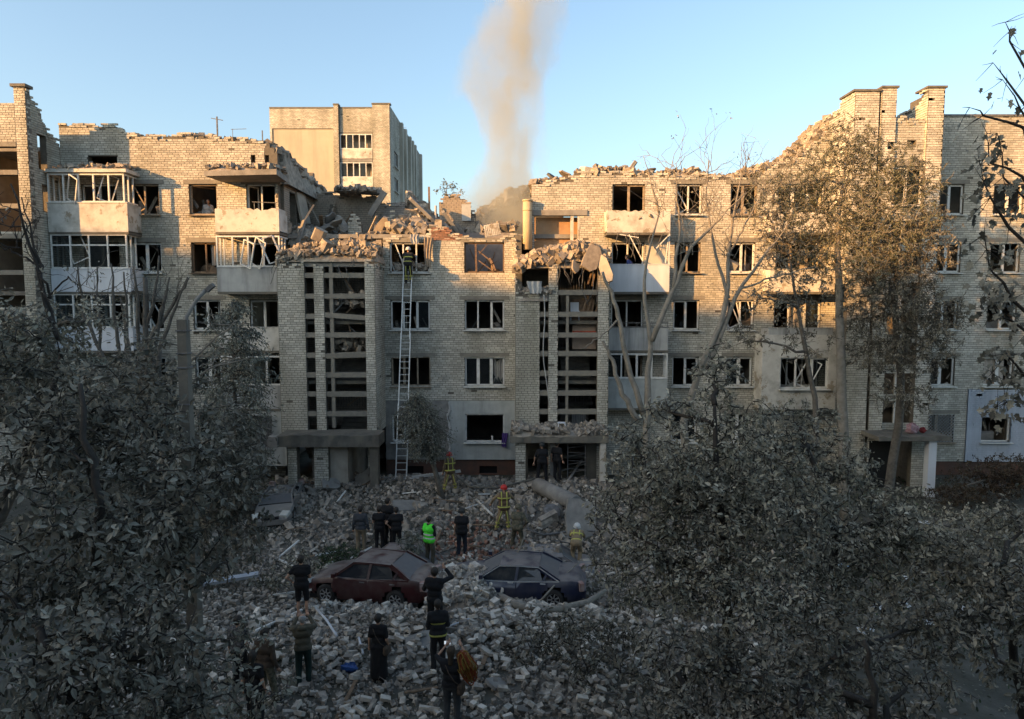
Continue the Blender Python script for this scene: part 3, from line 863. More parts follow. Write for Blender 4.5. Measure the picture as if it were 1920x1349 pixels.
# radiator, boxes and planks jammed in the landings
def radiator(n, w=.09, h=.6, d=.11):
    b = MB()
    for k in range(n):
        b.bx(k*w, k*w+w*.72, 0, d, .03, h-.03)
    b.bx(0, n*w, d*.25, d*.75, 0, .05); b.bx(0, n*w, d*.25, d*.75, h-.05, h)
    return b
# entrance canopies
def ragged_slab(name, x0, x1, y0, y1, z0, z1, m, seed=0, amp=.12, n=14):
    rg = np.random.default_rng(seed)
    fx_ = np.linspace(x0, x1, n+1)
    fy = y0 + rg.uniform(0, amp, n+1)
    V, F = [], []
    for x, y in zip(fx_, fy): V += [(x, y, z0), (x, y+rg.uniform(-.02, .05), z1+rg.uniform(-.05, .05)), (x, y1, z1), (x, y1, z0)]
    for k in range(n):
        a = 4*k
        F += [(a, a+4, a+5, a+1), (a+1, a+5, a+6, a+2), (a+2, a+6, a+7, a+3), (a+3, a+7, a+4, a)]
    F += [(0, 1, 2, 3), (4*n+3, 4*n+2, 4*n+1, 4*n)]
    return MB().add(V, F).build(name, m, B)
ragged_slab('canopy', -10.55, -5.95, 30.15, 31.49, 2.68, 3.2, M_CONC_DARK, 1, .03)
MB().bx(-10.95, -10.5, 30.1, 30.7, 2.66, 3.15).build('canopy_end', M_CONC, B)
ragged_slab('canopy', -.1, 4.35, 30.2, 31.49, 2.85, 3.12, M_CONC_DARK, 2, .14)
for x0, x1, m in ((-10.15, -9.72, 0), (-8.95, -8.3, 0)):
    brick_wall(B, FRONT(30.4), x0, x1, -.2, 2.67, [], seed=int(60+x0), thick=.4, name='pier')
MB().bx(-6.42, -6.05, 30.35, 30.75, -.2, 2.67).build('pillar', M_CONC_DARK, B)
brick_wall(B, FRONT(30.5), .15, .62, -.2, 2.84, [], seed=66, thick=.4, name='pier')
MB().bx(1.75, 2.0, 30.6, 30.9, -.2, 2.84).build('pillar', M_CONC, B)
MB().bx(3.98, 4.25, 30.4, 30.7, -.2, 2.84).build('pillar', M_PARAPET, B)
MB().bx(-9.4, -9.0, 31.6, 31.7, .2, 2.6).build('door', M_STEEL, B)
MB().bx(-8.3, -7.5, 30.7, 37.4, .2, 2.66).build('porch_wall', M_PLASTER, B)
MB().bx(-10.7, -6.35, 30.9, 37.4, -.3, .42).build('porch_floor', M_CONC_DARK, B)
MB().bx(.2, 4.4, 31.1, 37.4, -.3, .5).build('porch_floor', M_CONC_DARK, B)
for p_, q_ in ((.3, .75), (3.5, 4.3)): MB().bx(p_, q_, 31.55, 31.7, .5, 2.84).build('porch_wall', M_CONC_DARK, B)
brick_wall(B, FRONT(Y0-.015), -3.95, -2.4, 12.15, 12.9, [], top=topC, seed=88, thick=.03, brick=M_RED)
gr = MB()
for x in (2.55, 3.35): gr.bar((x, 30.75, .7), (x, 30.75, 2.84), .035)
for k in range(11): gr.bar((2.55, 30.76, .8+.19*k), (3.35, 30.76, .8+.19*k+(.12 if k % 2 else -.05)), .018)
gr.build('grille', M_STEEL, B)

# ---- right stair tower
tC = prof([(1600, 178), (1650, 172), (1656, 165), (1684, 165), (1686, 196), (1738, 196), (1741, 168), (1776, 168)], YT, .0, 1)
tCl = lambda y: 18.6 if y < 32.6 else 18.3
brick_wall(B, frT, 15.42, 16.5, BASE, 18.55, [], seed=70, thick=.3, name='pier')
brick_wall(B, frT, 16.62, 17.28, BASE, 18.7, [(16.95, 17.28, 16.0, 16.4)], seed=71, thick=.3, name='pier')
brick_wall(B, frT, 18.7, 19.42, BASE, 18.7, [], seed=72, thick=.3, name='pier')
opC = [(17.28, 18.7, z, z+1.05) for z in (3.5, 4.8, 6.2, 7.6, 9.0, 10.4, 11.8)] + [(17.28, 18.7, 13.55, 15.3), (17.9, 18.3, 16.2, 16.45)]
zb_ = [3.2]+[q for o_ in opC[:8] for q in (o_[2], o_[3])]
for k_ in range(0, len(zb_)-1, 2): brick_wall(B, FRONT(YT+.12), 17.285, 18.695, zb_[k_], zb_[k_+1], [], seed=73+k_, thick=.25, name='spandrel')
brick_wall(B, FRONT(YT+.12), 17.285, 18.695, 15.3, 17.75, opC[8:], top=lambda x: 17.5 + .1*math.sin(x*9), seed=99, thick=.25)
brick_wall(B, LEFTSIDE(15.41), YT, 37, 10, 18.6, [], top=lambda y: 18.55-.35*(y > 33)-.4*(y > 34.5), seed=74, thick=.3, name='pier')
brick_wall(B, LEFTSIDE(16.61), YT, 33.5, 15, 18.7, [], seed=75, thick=.2, name='pier')
brick_wall(B, RIGHTSIDE(19.43), YT, Y0, BASE, 18.7, [], seed=76, thick=.3, name='pier')
brick_wall(B, LEFTSIDE(18.69), YT, 34.5, 15.3, 18.7, [], top=lambda y: 18.7-.5*(y > 32.1), seed=77, thick=.2, name='pier')
for a, b_, z, d in ((15.3, 16.55, 18.57, 1.3), (16.56, 17.34, 18.72, 1.2), (18.6, 19.5, 18.72, .9)): MB().bx(a, b_, YT-.08, YT+d, z, z+.09).build('coping', M_CONC_DARK, B)
window(B, FRONT(YT+.12), 17.28, 18.7, 13.55, 15.3, n=2, sash='b.', seed=97, lint_w=.0)
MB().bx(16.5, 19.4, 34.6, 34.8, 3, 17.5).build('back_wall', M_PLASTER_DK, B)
MB().bx(17.9, 18.0, YT+.2, YT+.3, 3.2, 13.0).build('mullion', M_PVC, B)
ragged_slab('canopy', 16.3, 19.55, 29.9, 31.49, 3.0, 3.2, M_CONC_DARK, 3, .05)
MB().bx(18.65, 19.0, 30.1, 30.45, -.1, 3.0).build('pillar', M_PARAPET_W, B)
MB().bx(16.7, 18.0, YT-.02, YT+.12, .3, 2.7).build('door', mat('shade_black', (.01, .01, .01)), B)  # black panel across the entrance, the shade of the opening put into its colour

# ---- right wing
WX0 = 19.42
CW1, CW2 = (20.6, 21.95), (23.4, 24.85)
ops = win_ops([CW1, CW2], [1, 2, 3, 4]) + [(CW1[0]-.2, CW1[1]+.1, 2.2, 3.6), (CW2[0], CW2[1], 2.2, 3.5)] + win_ops([(26.5, 28)], [0, 1, 2, 3, 4])
topW = lambda x: 18.05
brick_wall(B, fr0, WX0, 30.0, 1.2, 18.05, ops, seed=80)
MB().bx(WX0, 30.1, Y0-.06, Y0+.5, 18.06, 18.16).build('roof_edge', M_STEEL, B)
for f, (a, b_) in {4: ('.s', '.s'), 3: ('ss', 's.'), 2: ('s.', '.s'), 1: ('gs', 'ss')}.items():
    win(CW1, f, n=2, sash=a, seed=100+f); win(CW2, f, n=2, sash=b_, seed=110+f, curtain=(.05, 0, .8) if f == 1 else None)
wb = window(B, fr0, CW1[0]-.2, CW1[1]+.1, 2.2, 3.6, n=2, sash='.s', seed=120)
gd = MB()
gw = CW1[1]-CW1[0]+.3
for k in range(-9, 14):
    x = CW1[0]-.2 + k*.16
    for s_ in (1, -1):
        a, b_ = (x, 2.2), (x+1.4, 3.6)
        if s_ < 0: a, b_ = (x, 3.6), (x+1.4, 2.2)
        lo, hi = CW1[0]-.2, CW1[1]+.1
        ta, tb = max(0, (lo-a[0])/1.4), min(1, (hi-a[0])/1.4)
        if tb > ta: gd.bar((a[0]+1.4*ta, Y0-.06-.01*s_, a[1]+(b_[1]-a[1])*ta), (a[0]+1.4*tb, Y0-.06-.01*s_, a[1]+(b_[1]-a[1])*tb), .018)
gd.build('grille', M_PARAPET_G, wb)
pw = MB(); cut_panel(pw, 22.65, 30, 1.2, 4.85, (CW2[0], CW2[1], 2.2, 3.5), Y0-.07, Y0-.015)
pw.build('white_panel', mat('white_painted_brick', (.52, .56, .62), (.45, .49, .55), scale=1.2, dirt=.3, dirt_scale=.7, streak=True, bump=.5, bump_scale=14), B)
brick_wall(B, FRONT(Y0-.07), 22.65, 30, 1.2, 4.85, [(CW2[0], CW2[1], 2.2, 3.5)], seed=82, thick=.03, brick=MATS['white_painted_brick'], mortar=MATS['white_painted_brick'])
window(B, FRONT(Y0-.07), *CW2, 2.2, 3.5, n=1, sash='.', seed=121, lintel=False)
plinth(WX0, 30, 1.2, [20.6])

# ---- inside: floors, party walls and back walls
for f, z in enumerate(FL + [15.3]):
    for x0, x1 in ((-27, -11.3), (-11.3, 4.6), (4.6, 30)):
        if z > 15 and x0 == -11.3: continue
        zz = 16.7 if (z > 15 and x0 == -27) else z
        if x0 == 4.6 and z > 15:
            MB().bx(4.8, 16.4, Y0+.36, 42, 14.9, 15.1).build('floor_slab', M_CONC, B)
            MB().bx(19.5, 30, Y0+.36, 42, 17.7, 17.9).build('floor_slab', M_CONC, B); continue
        if x0 == -11.3 and f < 4:
            for p, q in ((-6.25, .1),): MB().bx(p, q, Y0+.36, 39.5, z-.2, z).build('floor_slab', M_CONC, B)
            continue
        if x0 == -11.3:          # the top room behind the right-hand window has lost its ceiling
            for p, q in ((-11.3, -3.27), (.1, 4.6)): MB().bx(p, q, Y0+.36, 42, zz-.2, zz).build('floor_slab', M_CONC, B)
            continue
        MB().bx(x0, -14.3 if (x0 == -27 and z > 15) else x1, Y0+.36, 42, zz-.2, zz).build('floor_slab', M_CONC, B)
for x in (-26, -21.9, -16.6, -14.0, -6.3, -3.2, .1, 4.6, 7.2, 9.9, 12.2, 16.4, 19.5, 22.6, 25.8, 30):
    top = 16.5 if x < -11 else (12.28 if x < 4 else (14.88 if x < 17 else 17.7))
    MB().bx(x-.07, x+.07, Y0+.37, 39.4, .3, top).build('party_wall', M_PLASTER, B)
for x0, x1, zt in ((-27, -11.3, 16.5), (-6.3, 4.6, 12.3), (4.6, 30, 14.88)):
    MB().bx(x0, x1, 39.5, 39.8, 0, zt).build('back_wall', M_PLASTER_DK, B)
# ---- the torn-open middle: what is left of the top storey
def ragged_wall(name, P0, P1, z0, top, thick, m, n=16, seed=0, amp=.18, brick=None):
    rg = np.random.default_rng(seed)
    P0, P1 = np.array(P0, float), np.array(P1, float)
    ln = np.linalg.norm(P1-P0); u = (P1-P0)/ln
    n_ = np.array((u[1], -u[0]))
    fr = Frame((P0[0], P0[1], 0), (u[0], u[1], 0), (n_[0], n_[1], 0))
    tf = lambda s: float(np.interp(s/ln, [t[0] for t in top], [t[1] for t in top])) + (float(vnoise(math.floor(s/.3)*.77, seed, seed))-.5)*2*amp
    return brick_wall(B, fr, 0, ln, z0, 20, [], top=tf, thick=thick, seed=seed+200, brick=brick or m, name=name)
M_INB = M_BRICK_BACK
# end wall of the left part, running back, and the next rooms
fr_end = RIGHTSIDE(-11.2)
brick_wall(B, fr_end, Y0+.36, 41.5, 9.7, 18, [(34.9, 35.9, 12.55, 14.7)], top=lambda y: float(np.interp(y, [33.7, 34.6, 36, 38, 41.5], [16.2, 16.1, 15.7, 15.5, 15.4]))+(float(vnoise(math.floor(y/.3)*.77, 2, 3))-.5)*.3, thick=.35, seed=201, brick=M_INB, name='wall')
MB().box((-11.05, 36.6, 14.1), (.12, 1.5, 1.6), rotm(.1, -.15, 0)).build('plaster_patch', M_PLASTER, B)
for k_, (p_, q_, w_) in enumerate((((-10.9, 34.2, 12.2), (-9.9, 34.6, 14.0), .16), ((-10.6, 33.9, 11.8), (-10.3, 34.3, 13.2), .22), ((-10.9, 35, 12.3), (-9.6, 36.2, 13.2), .3))): MB().bar(p_, q_, w_, w_*.5).build('broken_beam', M_CONC, B)
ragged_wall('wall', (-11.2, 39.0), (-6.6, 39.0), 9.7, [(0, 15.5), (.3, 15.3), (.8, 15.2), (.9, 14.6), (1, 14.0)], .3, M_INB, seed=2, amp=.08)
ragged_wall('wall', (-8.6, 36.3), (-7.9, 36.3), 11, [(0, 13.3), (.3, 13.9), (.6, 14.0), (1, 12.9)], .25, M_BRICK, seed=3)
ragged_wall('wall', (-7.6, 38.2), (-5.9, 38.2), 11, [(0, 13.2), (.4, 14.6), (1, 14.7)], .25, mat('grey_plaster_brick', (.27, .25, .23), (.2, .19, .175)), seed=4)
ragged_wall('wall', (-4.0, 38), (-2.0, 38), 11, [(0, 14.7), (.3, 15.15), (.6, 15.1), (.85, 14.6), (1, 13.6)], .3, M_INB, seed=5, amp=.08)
MB().bx(-2.75, -2.25, 37.82, 37.86, 13.6, 14.5).build('plaster_patch', mat('blue_grey_plaster', (.42, .44, .44)), B)
MB().tube([(-4.15, 37.7, 11.5), (-4.15, 37.7, 14.4)], .07).build('pipe', M_PARAPET_G, B)
ragged_wall('wall', (-10.9, Y0+.2), (-6.4, Y0+.2), 3, [(0, 12.0), (.3, 11.4), (.7, 11.2), (1, 12.2)], .3, M_INB, seed=6)
MB().box((-8.5, 38.75, 15.32), (2.6, 1.3, .22), rotm(.06, .04, .05)).build('roof_slab', M_CONC, B)
MB().box((-7.3, 37.6, 14.5), (.3, .2, 1.5), rotm(.1, .6, 0)).build('broken_beam', M_CONC, B)
MB().bx(-11.3, -3.27, 35, 42, 12.0, 12.28).build('floor_slab', M_CONC, B)
ragged_wall('wall', (-6.6, 36.6), (-6.0, 36.6), 11, [(0, 13.4), (.5, 14.1), (1, 13.0)], .3, M_BRICK, seed=8, amp=.1)
ragged_wall('wall', (-1.5, 39.6), (-.5, 39.9), 11, [(0, 13.9), (.4, 14.6), (1, 13.6)], .3, M_INB, seed=9, amp=.15)
ragged_wall('wall', (-9.9, 37.6), (-9.9, 38.9), 12, [(0, 13.2), (.5, 14.3), (1, 14.9)], .25, M_INB, seed=10, amp=.15)
for k_ in range(16):
    a_ = np.array((brg.uniform(-10.6, -3.6), brg.uniform(34.8, 38.4), brg.uniform(12.3, 13.2))); d_ = brg.normal(0, .55, 3); d_[2] = abs(d_[2])+.4
    MB().bar(a_, a_+d_*brg.uniform(.8, 1.7), brg.uniform(.05, .2), brg.uniform(.03, .1)).build('broken_beam', (M_CONC, M_WOOD, M_PLASTER)[k_ % 3], B)
# vertical pipe beside the ochre room
pp = MB().tube([(.75, Y0-.25, 11.7), (.75, Y0-.25, 14.05)], .23, 14).tube([(.75, Y0-.25, 14.0), (.75, Y0-.25, 14.08)], .26, 14).tube([(.75, Y0-.25, 13.55), (.75, Y0-.25, 13.6)], .245, 14)
pp.build('vent_pipe', mat('ochre_pipe', (.50, .40, .25), (.42, .34, .22)), B)
# added wall in the roofless top room, smoke haze put into its grey
MB().bx(-3.1, .05, 37.2, 37.35, 9.7, 12.9).build('party_wall', mat('smoke_haze_plaster', (.26, .235, .225), (.19, .175, .17)), B)
place_single_bricks()
# ------------------------------------------------------------------ the block behind
BB = empty('tower_block')
tag(BB, 'intact tall pale brick block standing behind the torn-open gap, glazed balconies on its lit face', 'building')
YF = 67.0
frF = FRONT(YF)
fx0, fx1 = -23.2, -11.7
def zF(v): return Z(v, YF)
zt = zF(204)
brick_wall(BB, frF, fx0, -17.0, 16.5, zt, [(-22.98, -17.15, 10, zF(242))], seed=300)
brick_wall(BB, FRONT(YF+.08), -22.98, -17.15, 16.5, zF(242), [], seed=301, thick=.2, brick=mat('smooth_render_wall', (.50, .44, .34), (.44, .385, .30), scale=.5, dirt=.3, dirt_scale=.4, streak=True), mortar=MATS['smooth_render_wall'])
brick_wall(BB, FRONT(YF-.25), -17.0, -16.55, 16.5, zt+.25, [], seed=302, thick=.6, name='pilaster')
brick_wall(BB, frF, -16.54, -13.35, zF(248), zt, [], seed=303)
brick_wall(BB, FRONT(YF-.1), -13.35, fx1, 16.5, zt+.35, [], seed=304)
brick_wall(BB, RIGHTSIDE(fx1+.01), YF-.1, 89.5, 12.0, zt+.3, [(69.0, 71.2, zF(298)-.3, zF(268)-.3), (69.0, 71.2, zF(346)-.3, zF(318)-.3), (84, 86.5, 20.8, 22.4), (84, 86.5, 17.8, 19.4), (84, 86.5, 14.8, 16.4), (76, 77.2, 20.8, 22.6), (76, 77.2, 17.8, 19.4)], seed=305, mortar=M_MORTAR)
for y in (72.6, 75.2, 78.5, 80.5, 82.6, 87.6):
    MB().bx(fx1, fx1+.34, y, y+.7, 12, zt+.15).build('pilaster', M_BRICK, BB)
for a, b_, y, d in ((fx0, -17.05, YF-.05, .5), (-17.05, -16.5, YF-.32, .7), (-16.5, -13.4, YF-.05, .5), (-13.4, fx1+.1, YF-.18, .6)):
    zz = zt + (.0 if a in (fx0, -16.5) else (.25 if a == -17.05 else .35))
    MB().bx(a, b_, y, y+d, zz+.01, zz+.14).build('coping', M_CONC_DARK, BB)
for (va, vb, st) in ((252, 280, 'sg.sb'), (305, 333, 'g.sg.')):
    glazing(BB, -16.5, -13.4, zF(vb), zF(va), YF-.05, YF+1.0, n=5, states=st, side=False, seed=va)
    MB().bx(-16.5, -13.4, YF-.08, YF+1.2, zF(vb+18), zF(vb)-.01).build('parapet', M_PARAPET, BB)
    MB().bx(-16.5, -13.4, YF+1.2, YF+1.35, zF(vb), zF(va)+.5).build('back_wall', M_PLASTER, BB)
    window(BB, FRONT(YF+1.2), -15.8, -14.0, zF(vb)+.3, zF(va)-.2, n=3, sash='g.s', lintel=False, sill=False)
    MB().bx(-16.5, -13.4, YF-.06, YF+1.2, zF(vb+24), zF(vb+19)).build('balcony_slab', M_CONC, BB)
MB().bx(-16.5, -13.4, YF+.3, YF+.5, 12, zF(358)).build('wall', M_BRICK, BB)
MB().bx(-16.5, -13.4, YF+.0, YF+.2, zF(252), zF(248)-.01).build('lintel', M_LINTEL, BB)
frS = RIGHTSIDE(fx1+.01)
for a, b_, c, d in ((69.0, 71.2, zF(298)-.3, zF(268)-.3), (69.0, 71.2, zF(346)-.3, zF(318)-.3), (84, 86.5, 20.8, 22.4), (84, 86.5, 17.8, 19.4), (84, 86.5, 14.8, 16.4), (76, 77.2, 20.8, 22.6), (76, 77.2, 17.8, 19.4)):
    window(BB, frS, a, b_, c, d, n=3, sash='gsg', lintel=False)
MB().bx(fx0+.1, fx1-.3, YF+1.4, 89.4, 0, zt-.1).build('core', M_PLASTER_DK, BB)
ant = MB().bar((-12.6, 80, zt), (-12.6, 80, zt+1.8), .05).bar((-13.1, 80, zt+1.6), (-12.1, 80, zt+1.5), .03)
tag(ant.build('tv_antenna', M_STEEL), 'small tv antenna on the far end of the tall block roof', 'antenna')

# ------------------------------------------------------------------ rubble
def chunks(mb, P, s0, s1, rg, brickish=0.5, tilt=math.pi, m=0, power=2.2):
    n = len(P)
    s = s0 + (s1-s0)*rg.random(n)**power
    br = rg.random(n) < brickish
    S = np.where(br[:, None], np.stack([s, s*.52, s*.38], 1), s[:, None]*rg.uniform(.35, 1.0, (n, 3)))
    mb.many(P, S, rand_rot(n, tilt, rg), m, jit=.22, rg=rg)
def heap(name, xr, yr, hf, zb, n, s0=.06, s1=.42, mats=None, seed=0, core=M_RUBBLE, lift=.05, res=.22, power=2.2, brickish=.5):
    """a solid mound with loose pieces lying on it, one pile nobody could count"""
    rg = np.random.default_rng(seed)
    X_ = np.arange(xr[0], xr[1]+res, res); Y_ = np.arange(yr[0], yr[1]+res, res)
    gx_, gy_ = np.meshgrid(X_, Y_)
    hv = np.vectorize(hf)
    gz_ = hv(gx_, gy_) + .14*(fbm(gx_*1.7, gy_*1.7, seed, 3)-.5)*2 + rg.uniform(-.07, .05, gx_.shape)
    nx_, ny_ = len(X_), len(Y_)
    edge = np.zeros_like(gz_, bool); edge[0] = edge[-1] = True; edge[:, 0] = edge[:, -1] = True
    zz = np.where(edge, np.minimum(gz_, zb), gz_)
    i = np.arange(ny_-1)[:, None]*nx_; j = np.arange(nx_-1)[None]
    b = MB().add(np.stack([gx_, gy_, zz], -1).reshape(-1, 3), np.stack([i+j, i+j+1, i+nx_+j+1, i+nx_+j], -1).reshape(-1, 4), 0)
    px_ = rg.uniform(*xr, n); py_ = rg.uniform(*yr, n)
    pz_ = hv(px_, py_) + .14*(fbm(px_*1.7, py_*1.7, seed, 3)-.5)*2 + rg.uniform(-lift, lift*2, n)
    chunks(b, np.stack([px_, py_, pz_], 1), s0, s1, rg, m=1, power=power, brickish=brickish)
    o = b.build(name, [core, mats or M_RUBBLE], kind='stuff')
    return o
I = lambda x, xs_, zs_: float(np.interp(x, xs_, zs_))
# on the roofs and stair towers
heap('rubble', (-18.3, -11.6), (33.75, 36.5), lambda x, y: topL(x)-.12-.1*abs(y-34.2), 16.3, 900, .05, .36, M_RUBBLE_WARM, 1)
heap('rubble', (-14.2, -11.1), (33.9, 41.3), lambda x, y: I(y, [33.9, 34.6, 36, 38, 41.3], [16.6, 16.55, 16.2, 15.95, 15.85])+.1*I(x, [-14.2, -11.1], [1, -1]), 14.9, 1700, .06, .55, M_RUBBLE, 2)
heap('rubble', (-11.1, -6.4), (34.1, 38.9), lambda x, y: I(x, [-11.1, -9.5, -8, -6.4], [12.9, 12.35, 12.2, 12.6])+.3*I(y, [34, 38.8], [-.5, 1]), 12.0, 1100, .08, .6, M_RUBBLE, 15)
heap('rubble', (-9.6, -7.4), (37.7, 39.0), lambda x, y: 15.3, 15.2, 200, .06, .4, M_RUBBLE, 16)
heap('rubble', (-10.8, -6.25), (31.45, 33.9), lambda x, y: I(x, [-10.8, -10, -8.6, -7.2, -6.3], [11.25, 11.6, 11.85, 11.75, 11.6])-.1*abs(y-32.6)+.25*(fbm(x*1.1, y, 5)-.5)-.25*(y < 31.7), 11.0, 3600, .05, .38, M_RUBBLE_WARM, 3, core=M_RUBBLE_WARM)
heap('rubble', (.2, 4.45), (31.45, 33.9), lambda x, y: I(x, [.2, 1.2, 2.2, 3.3, 4.4], [11.0, 11.3, 11.6, 11.7, 11.5])-.1*abs(y-32.6)+.25*(fbm(x*1.1, y, 6)-.5)-.25*(y < 31.7), 11.0, 2200, .05, .5, M_RUBBLE_WARM, 4, core=M_RUBBLE_WARM)
MB().bx(.25, 4.4, YT+.1, Y0-.02, 10.72, 10.98).build('roof_slab', M_CONC, B)
MB().bx(-10.7, -6.35, YT+.1, Y0-.02, 10.78, 10.99).build('roof_slab', M_CONC, B)
heap('rubble', (-6.2, -3.3), (34.2, 39), lambda x, y: 12.45+.9*math.exp(-((x+5.2)/1.0)**2-((y-37)/1.6)**2)+.55*fbm(x, y, 3)+.5*I(y, [35, 39], [0, 1]), 12.2, 900, .08, .7, M_RUBBLE, 5)
heap('rubble', (-3.3, .2), (37.4, 39.8), lambda x, y: 12.7+.5*fbm(x, y, 3)+.2*(y-37.4), 12.2, 500, .08, .7, M_RUBBLE, 17)
heap('rubble', (-5.9, -3.9), (38.4, 43), lambda x, y: I(x, [-5.9, -5, -3.9], [15.0, 14.3, 13.2]), 12.2, 350, .1, .8, M_RUBBLE, 6)
heap('rubble', (-2.4, 3.0), (40, 44), lambda x, y: I(x, [-2.4, -1.5, -.4, .6, 3], [13.7, 14.4, 15.1, 15.5, 16.0])-.05*abs(y-41), 12.2, 900, .1, .9, M_RUBBLE, 7)
heap('rubble', (1.0, 16.3), (33.75, 38), lambda x, y: topR(x)+.0+.1*I(y, [33.7, 35.5, 38], [-.6, 1.5, 1])+.12*math.sin(x*1.7), 14.9, 3000, .06, .5, M_RUBBLE_WARM, 8)
heap('rubble', (-21.7, -18.2), (32.5, 33.68), lambda x, y: 15.42+.3*I(y, [32.5, 33.7], [0, 1])*fbm(x*1.3, 1, 2), 15.36, 260, .05, .35, M_RUBBLE_WARM, 9)
heap('rubble', (-14.2, -10.9), (32.3, 33.68), lambda x, y: 15.36+.15*fbm(x*1.5, y, 2), 15.2, 420, .06, .34, M_RUBBLE, 10)
heap('rubble', (.0, 4.3), (30.3, 31.45), lambda x, y: 3.2+.35*fbm(x*1.3, y, 7), 3.1, 750, .05, .35, M_RUBBLE, 11)
heap('rubble', (4.6, 7.4), (32.85, 33.6), lambda x, y: 13.1+.25*fbm(x, y, 4), 12.5, 260, .05, .35, M_RUBBLE_WARM, 12)
heap('rubble', (-5.9, -4.1), (33.85, 34.6), lambda x, y: 10.7+.45*fbm(x*1.2, y, 4), 9.7, 240, .06, .4, M_RUBBLE, 13)
heap('rubble', (.3, 1.75), (31.42, 32.5), lambda x, y: 9.55+.35*fbm(x*1.4, y, 4), 9.2, 190, .08, .42, M_RUBBLE, 14)
# bits of slab and planks sticking out of the piles, each a thing
def slab_thing(name, c, size, r, label, cat, m=M_CONC, seed=0, jit=.12, group=None):
    rg = np.random.default_rng(seed)
    nx_, ny_ = 4, 3
    # a broken-edged plate: a polygon with an uneven outline, extruded
    k = 11
    an = np.linspace(0, 2*math.pi, k, endpoint=False)
    poly = []
    for a in an:
        q = max(abs(math.cos(a)), abs(math.sin(a)))
        poly.append((math.cos(a)/q*.5*size[0]*(1-jit*rg.random()), math.sin(a)/q*.5*size[1]*(1-jit*rg.random())))
    o = MB().prism(poly, -size[2]/2, size[2]/2, axis=2).build(name, m)
    o.location = c; o.rotation_euler = r
    tag(o, label, cat, group)
    return o
slab_thing('concrete_slab', (-3.2, 36.5, 13.3), (1.7, .35, .18), (.3, .9, .4), 'grey concrete beam leaning in the torn-open gap left of the broken wall stump', 'slab', seed=1)
slab_thing('concrete_slab', (-4.6, 36.4, 13.9), (2.2, 1.1, .16), (.2, .75, .2), 'tilted floor slab propped in the torn-open gap behind the fireman on the ladder', 'slab', seed=2)
slab_thing('roof_slab_fragment', (-12.2, 36.2, 16.45), (2.0, 1.0, .12), (.1, .12, .1), 'flat dark roof slab fragment lying on the rubble slope left of the gap', 'slab', seed=3)
slab_thing('concrete_slab', (5.9, 35.0, 15.75), (.22, .3, 1.1), (.1, .6, .1), 'upright concrete stump sticking out of the right-hand roof rubble', 'slab', seed=4)
slab_thing('masonry_block', (3.7, 34.2, 15.45), (.75, .7, .6), (.15, .1, .3), 'big brick masonry block at the left end of the right-hand roof rubble', 'block', M_BRICK, seed=5)
slab_thing('masonry_block', (-8.9, 31.9, 12.25), (.6, .5, .55), (.3, .4, .3), 'upper of the two pale square blocks on top of the left stair tower', 'block', M_RUBBLE_WARM, seed=6, jit=.05)
slab_thing('masonry_block', (-8.5, 31.7, 11.7), (.62, .5, .5), (.5, .2, .9), 'lower of the two pale square blocks on top of the left stair tower', 'block', M_RUBBLE_WARM, seed=7, jit=.05)
slab_thing('roof_slab_fragment', (1.0, 41.4, 15.8), (1.3, .8, .15), (.3, -.7, .1), 'tilted slab fragment at the edge of the smoke above the broken roof', 'slab', seed=8)
slab_thing('metal_spike', (17.65, 33.3, 18.5), (.25, .05, 1.7), (.1, .1, 0), 'thin pointed metal sheet sticking up between the right stair tower piers', 'metal sheet', M_STEEL, seed=9, jit=.6)

# ---- in the yard
def curve_pts(ln, rg, w_=.06):
    t = np.linspace(-.5, .5, 7); a, b_ = rg.uniform(-w_, w_, 2)
    return np.stack([t*ln, ln*a*np.cos(t*5), ln*b_*np.sin(t*6)], 1)
LAND_FAR = []
for u_, v_, t_ in ((830, 926, 'the firefighter by the leaning trunk'), (945, 1000, 'the red-helmeted firefighter on the mound'), (866, 1046, 'the man in the dark helmet'), (712, 1036, 'the group of onlookers'), (550, 960, 'the crushed grey car'), (755, 910, 'the foot of the ladder'), (1040, 945, 'the fat concrete pipe'), (1020, 900, 'the right-hand entrance'), (640, 905, 'the left-hand entrance')):
    p_ = ground_at(u_, v_); LAND_FAR.append((p_[0], p_[1], t_))
def in_rubble(n, yr, xr, rg, power=1.0):
    out = []
    while len(out) < n:
        x = rg.uniform(*xr, n); y = yr[0] + (yr[1]-yr[0])*rg.random(n)**power
        k = rg.random(n) < rubble_mask(x, y)
        out += list(zip(x[k], y[k]))
    return np.array(out[:n])
rg = np.random.default_rng(21)
b = MB()
P = in_rubble(34000, (9, 33.3), (-15, 13), rg)
z = g(P[:, 0], P[:, 1])
chunks(b, np.column_stack([P, z+rg.uniform(-.02, .05, len(P))]), .02, .20, rg, brickish=.35, power=2.8)
P = in_rubble(2600, (24.5, 33.2), (-13, 10), rg)
chunks(b, np.column_stack([P, g(P[:, 0], P[:, 1])+rg.uniform(-.02, .1, len(P))]), .08, .42, rg, brickish=.5, power=2.4)
b.build('rubble', M_RUBBLE, kind='stuff')
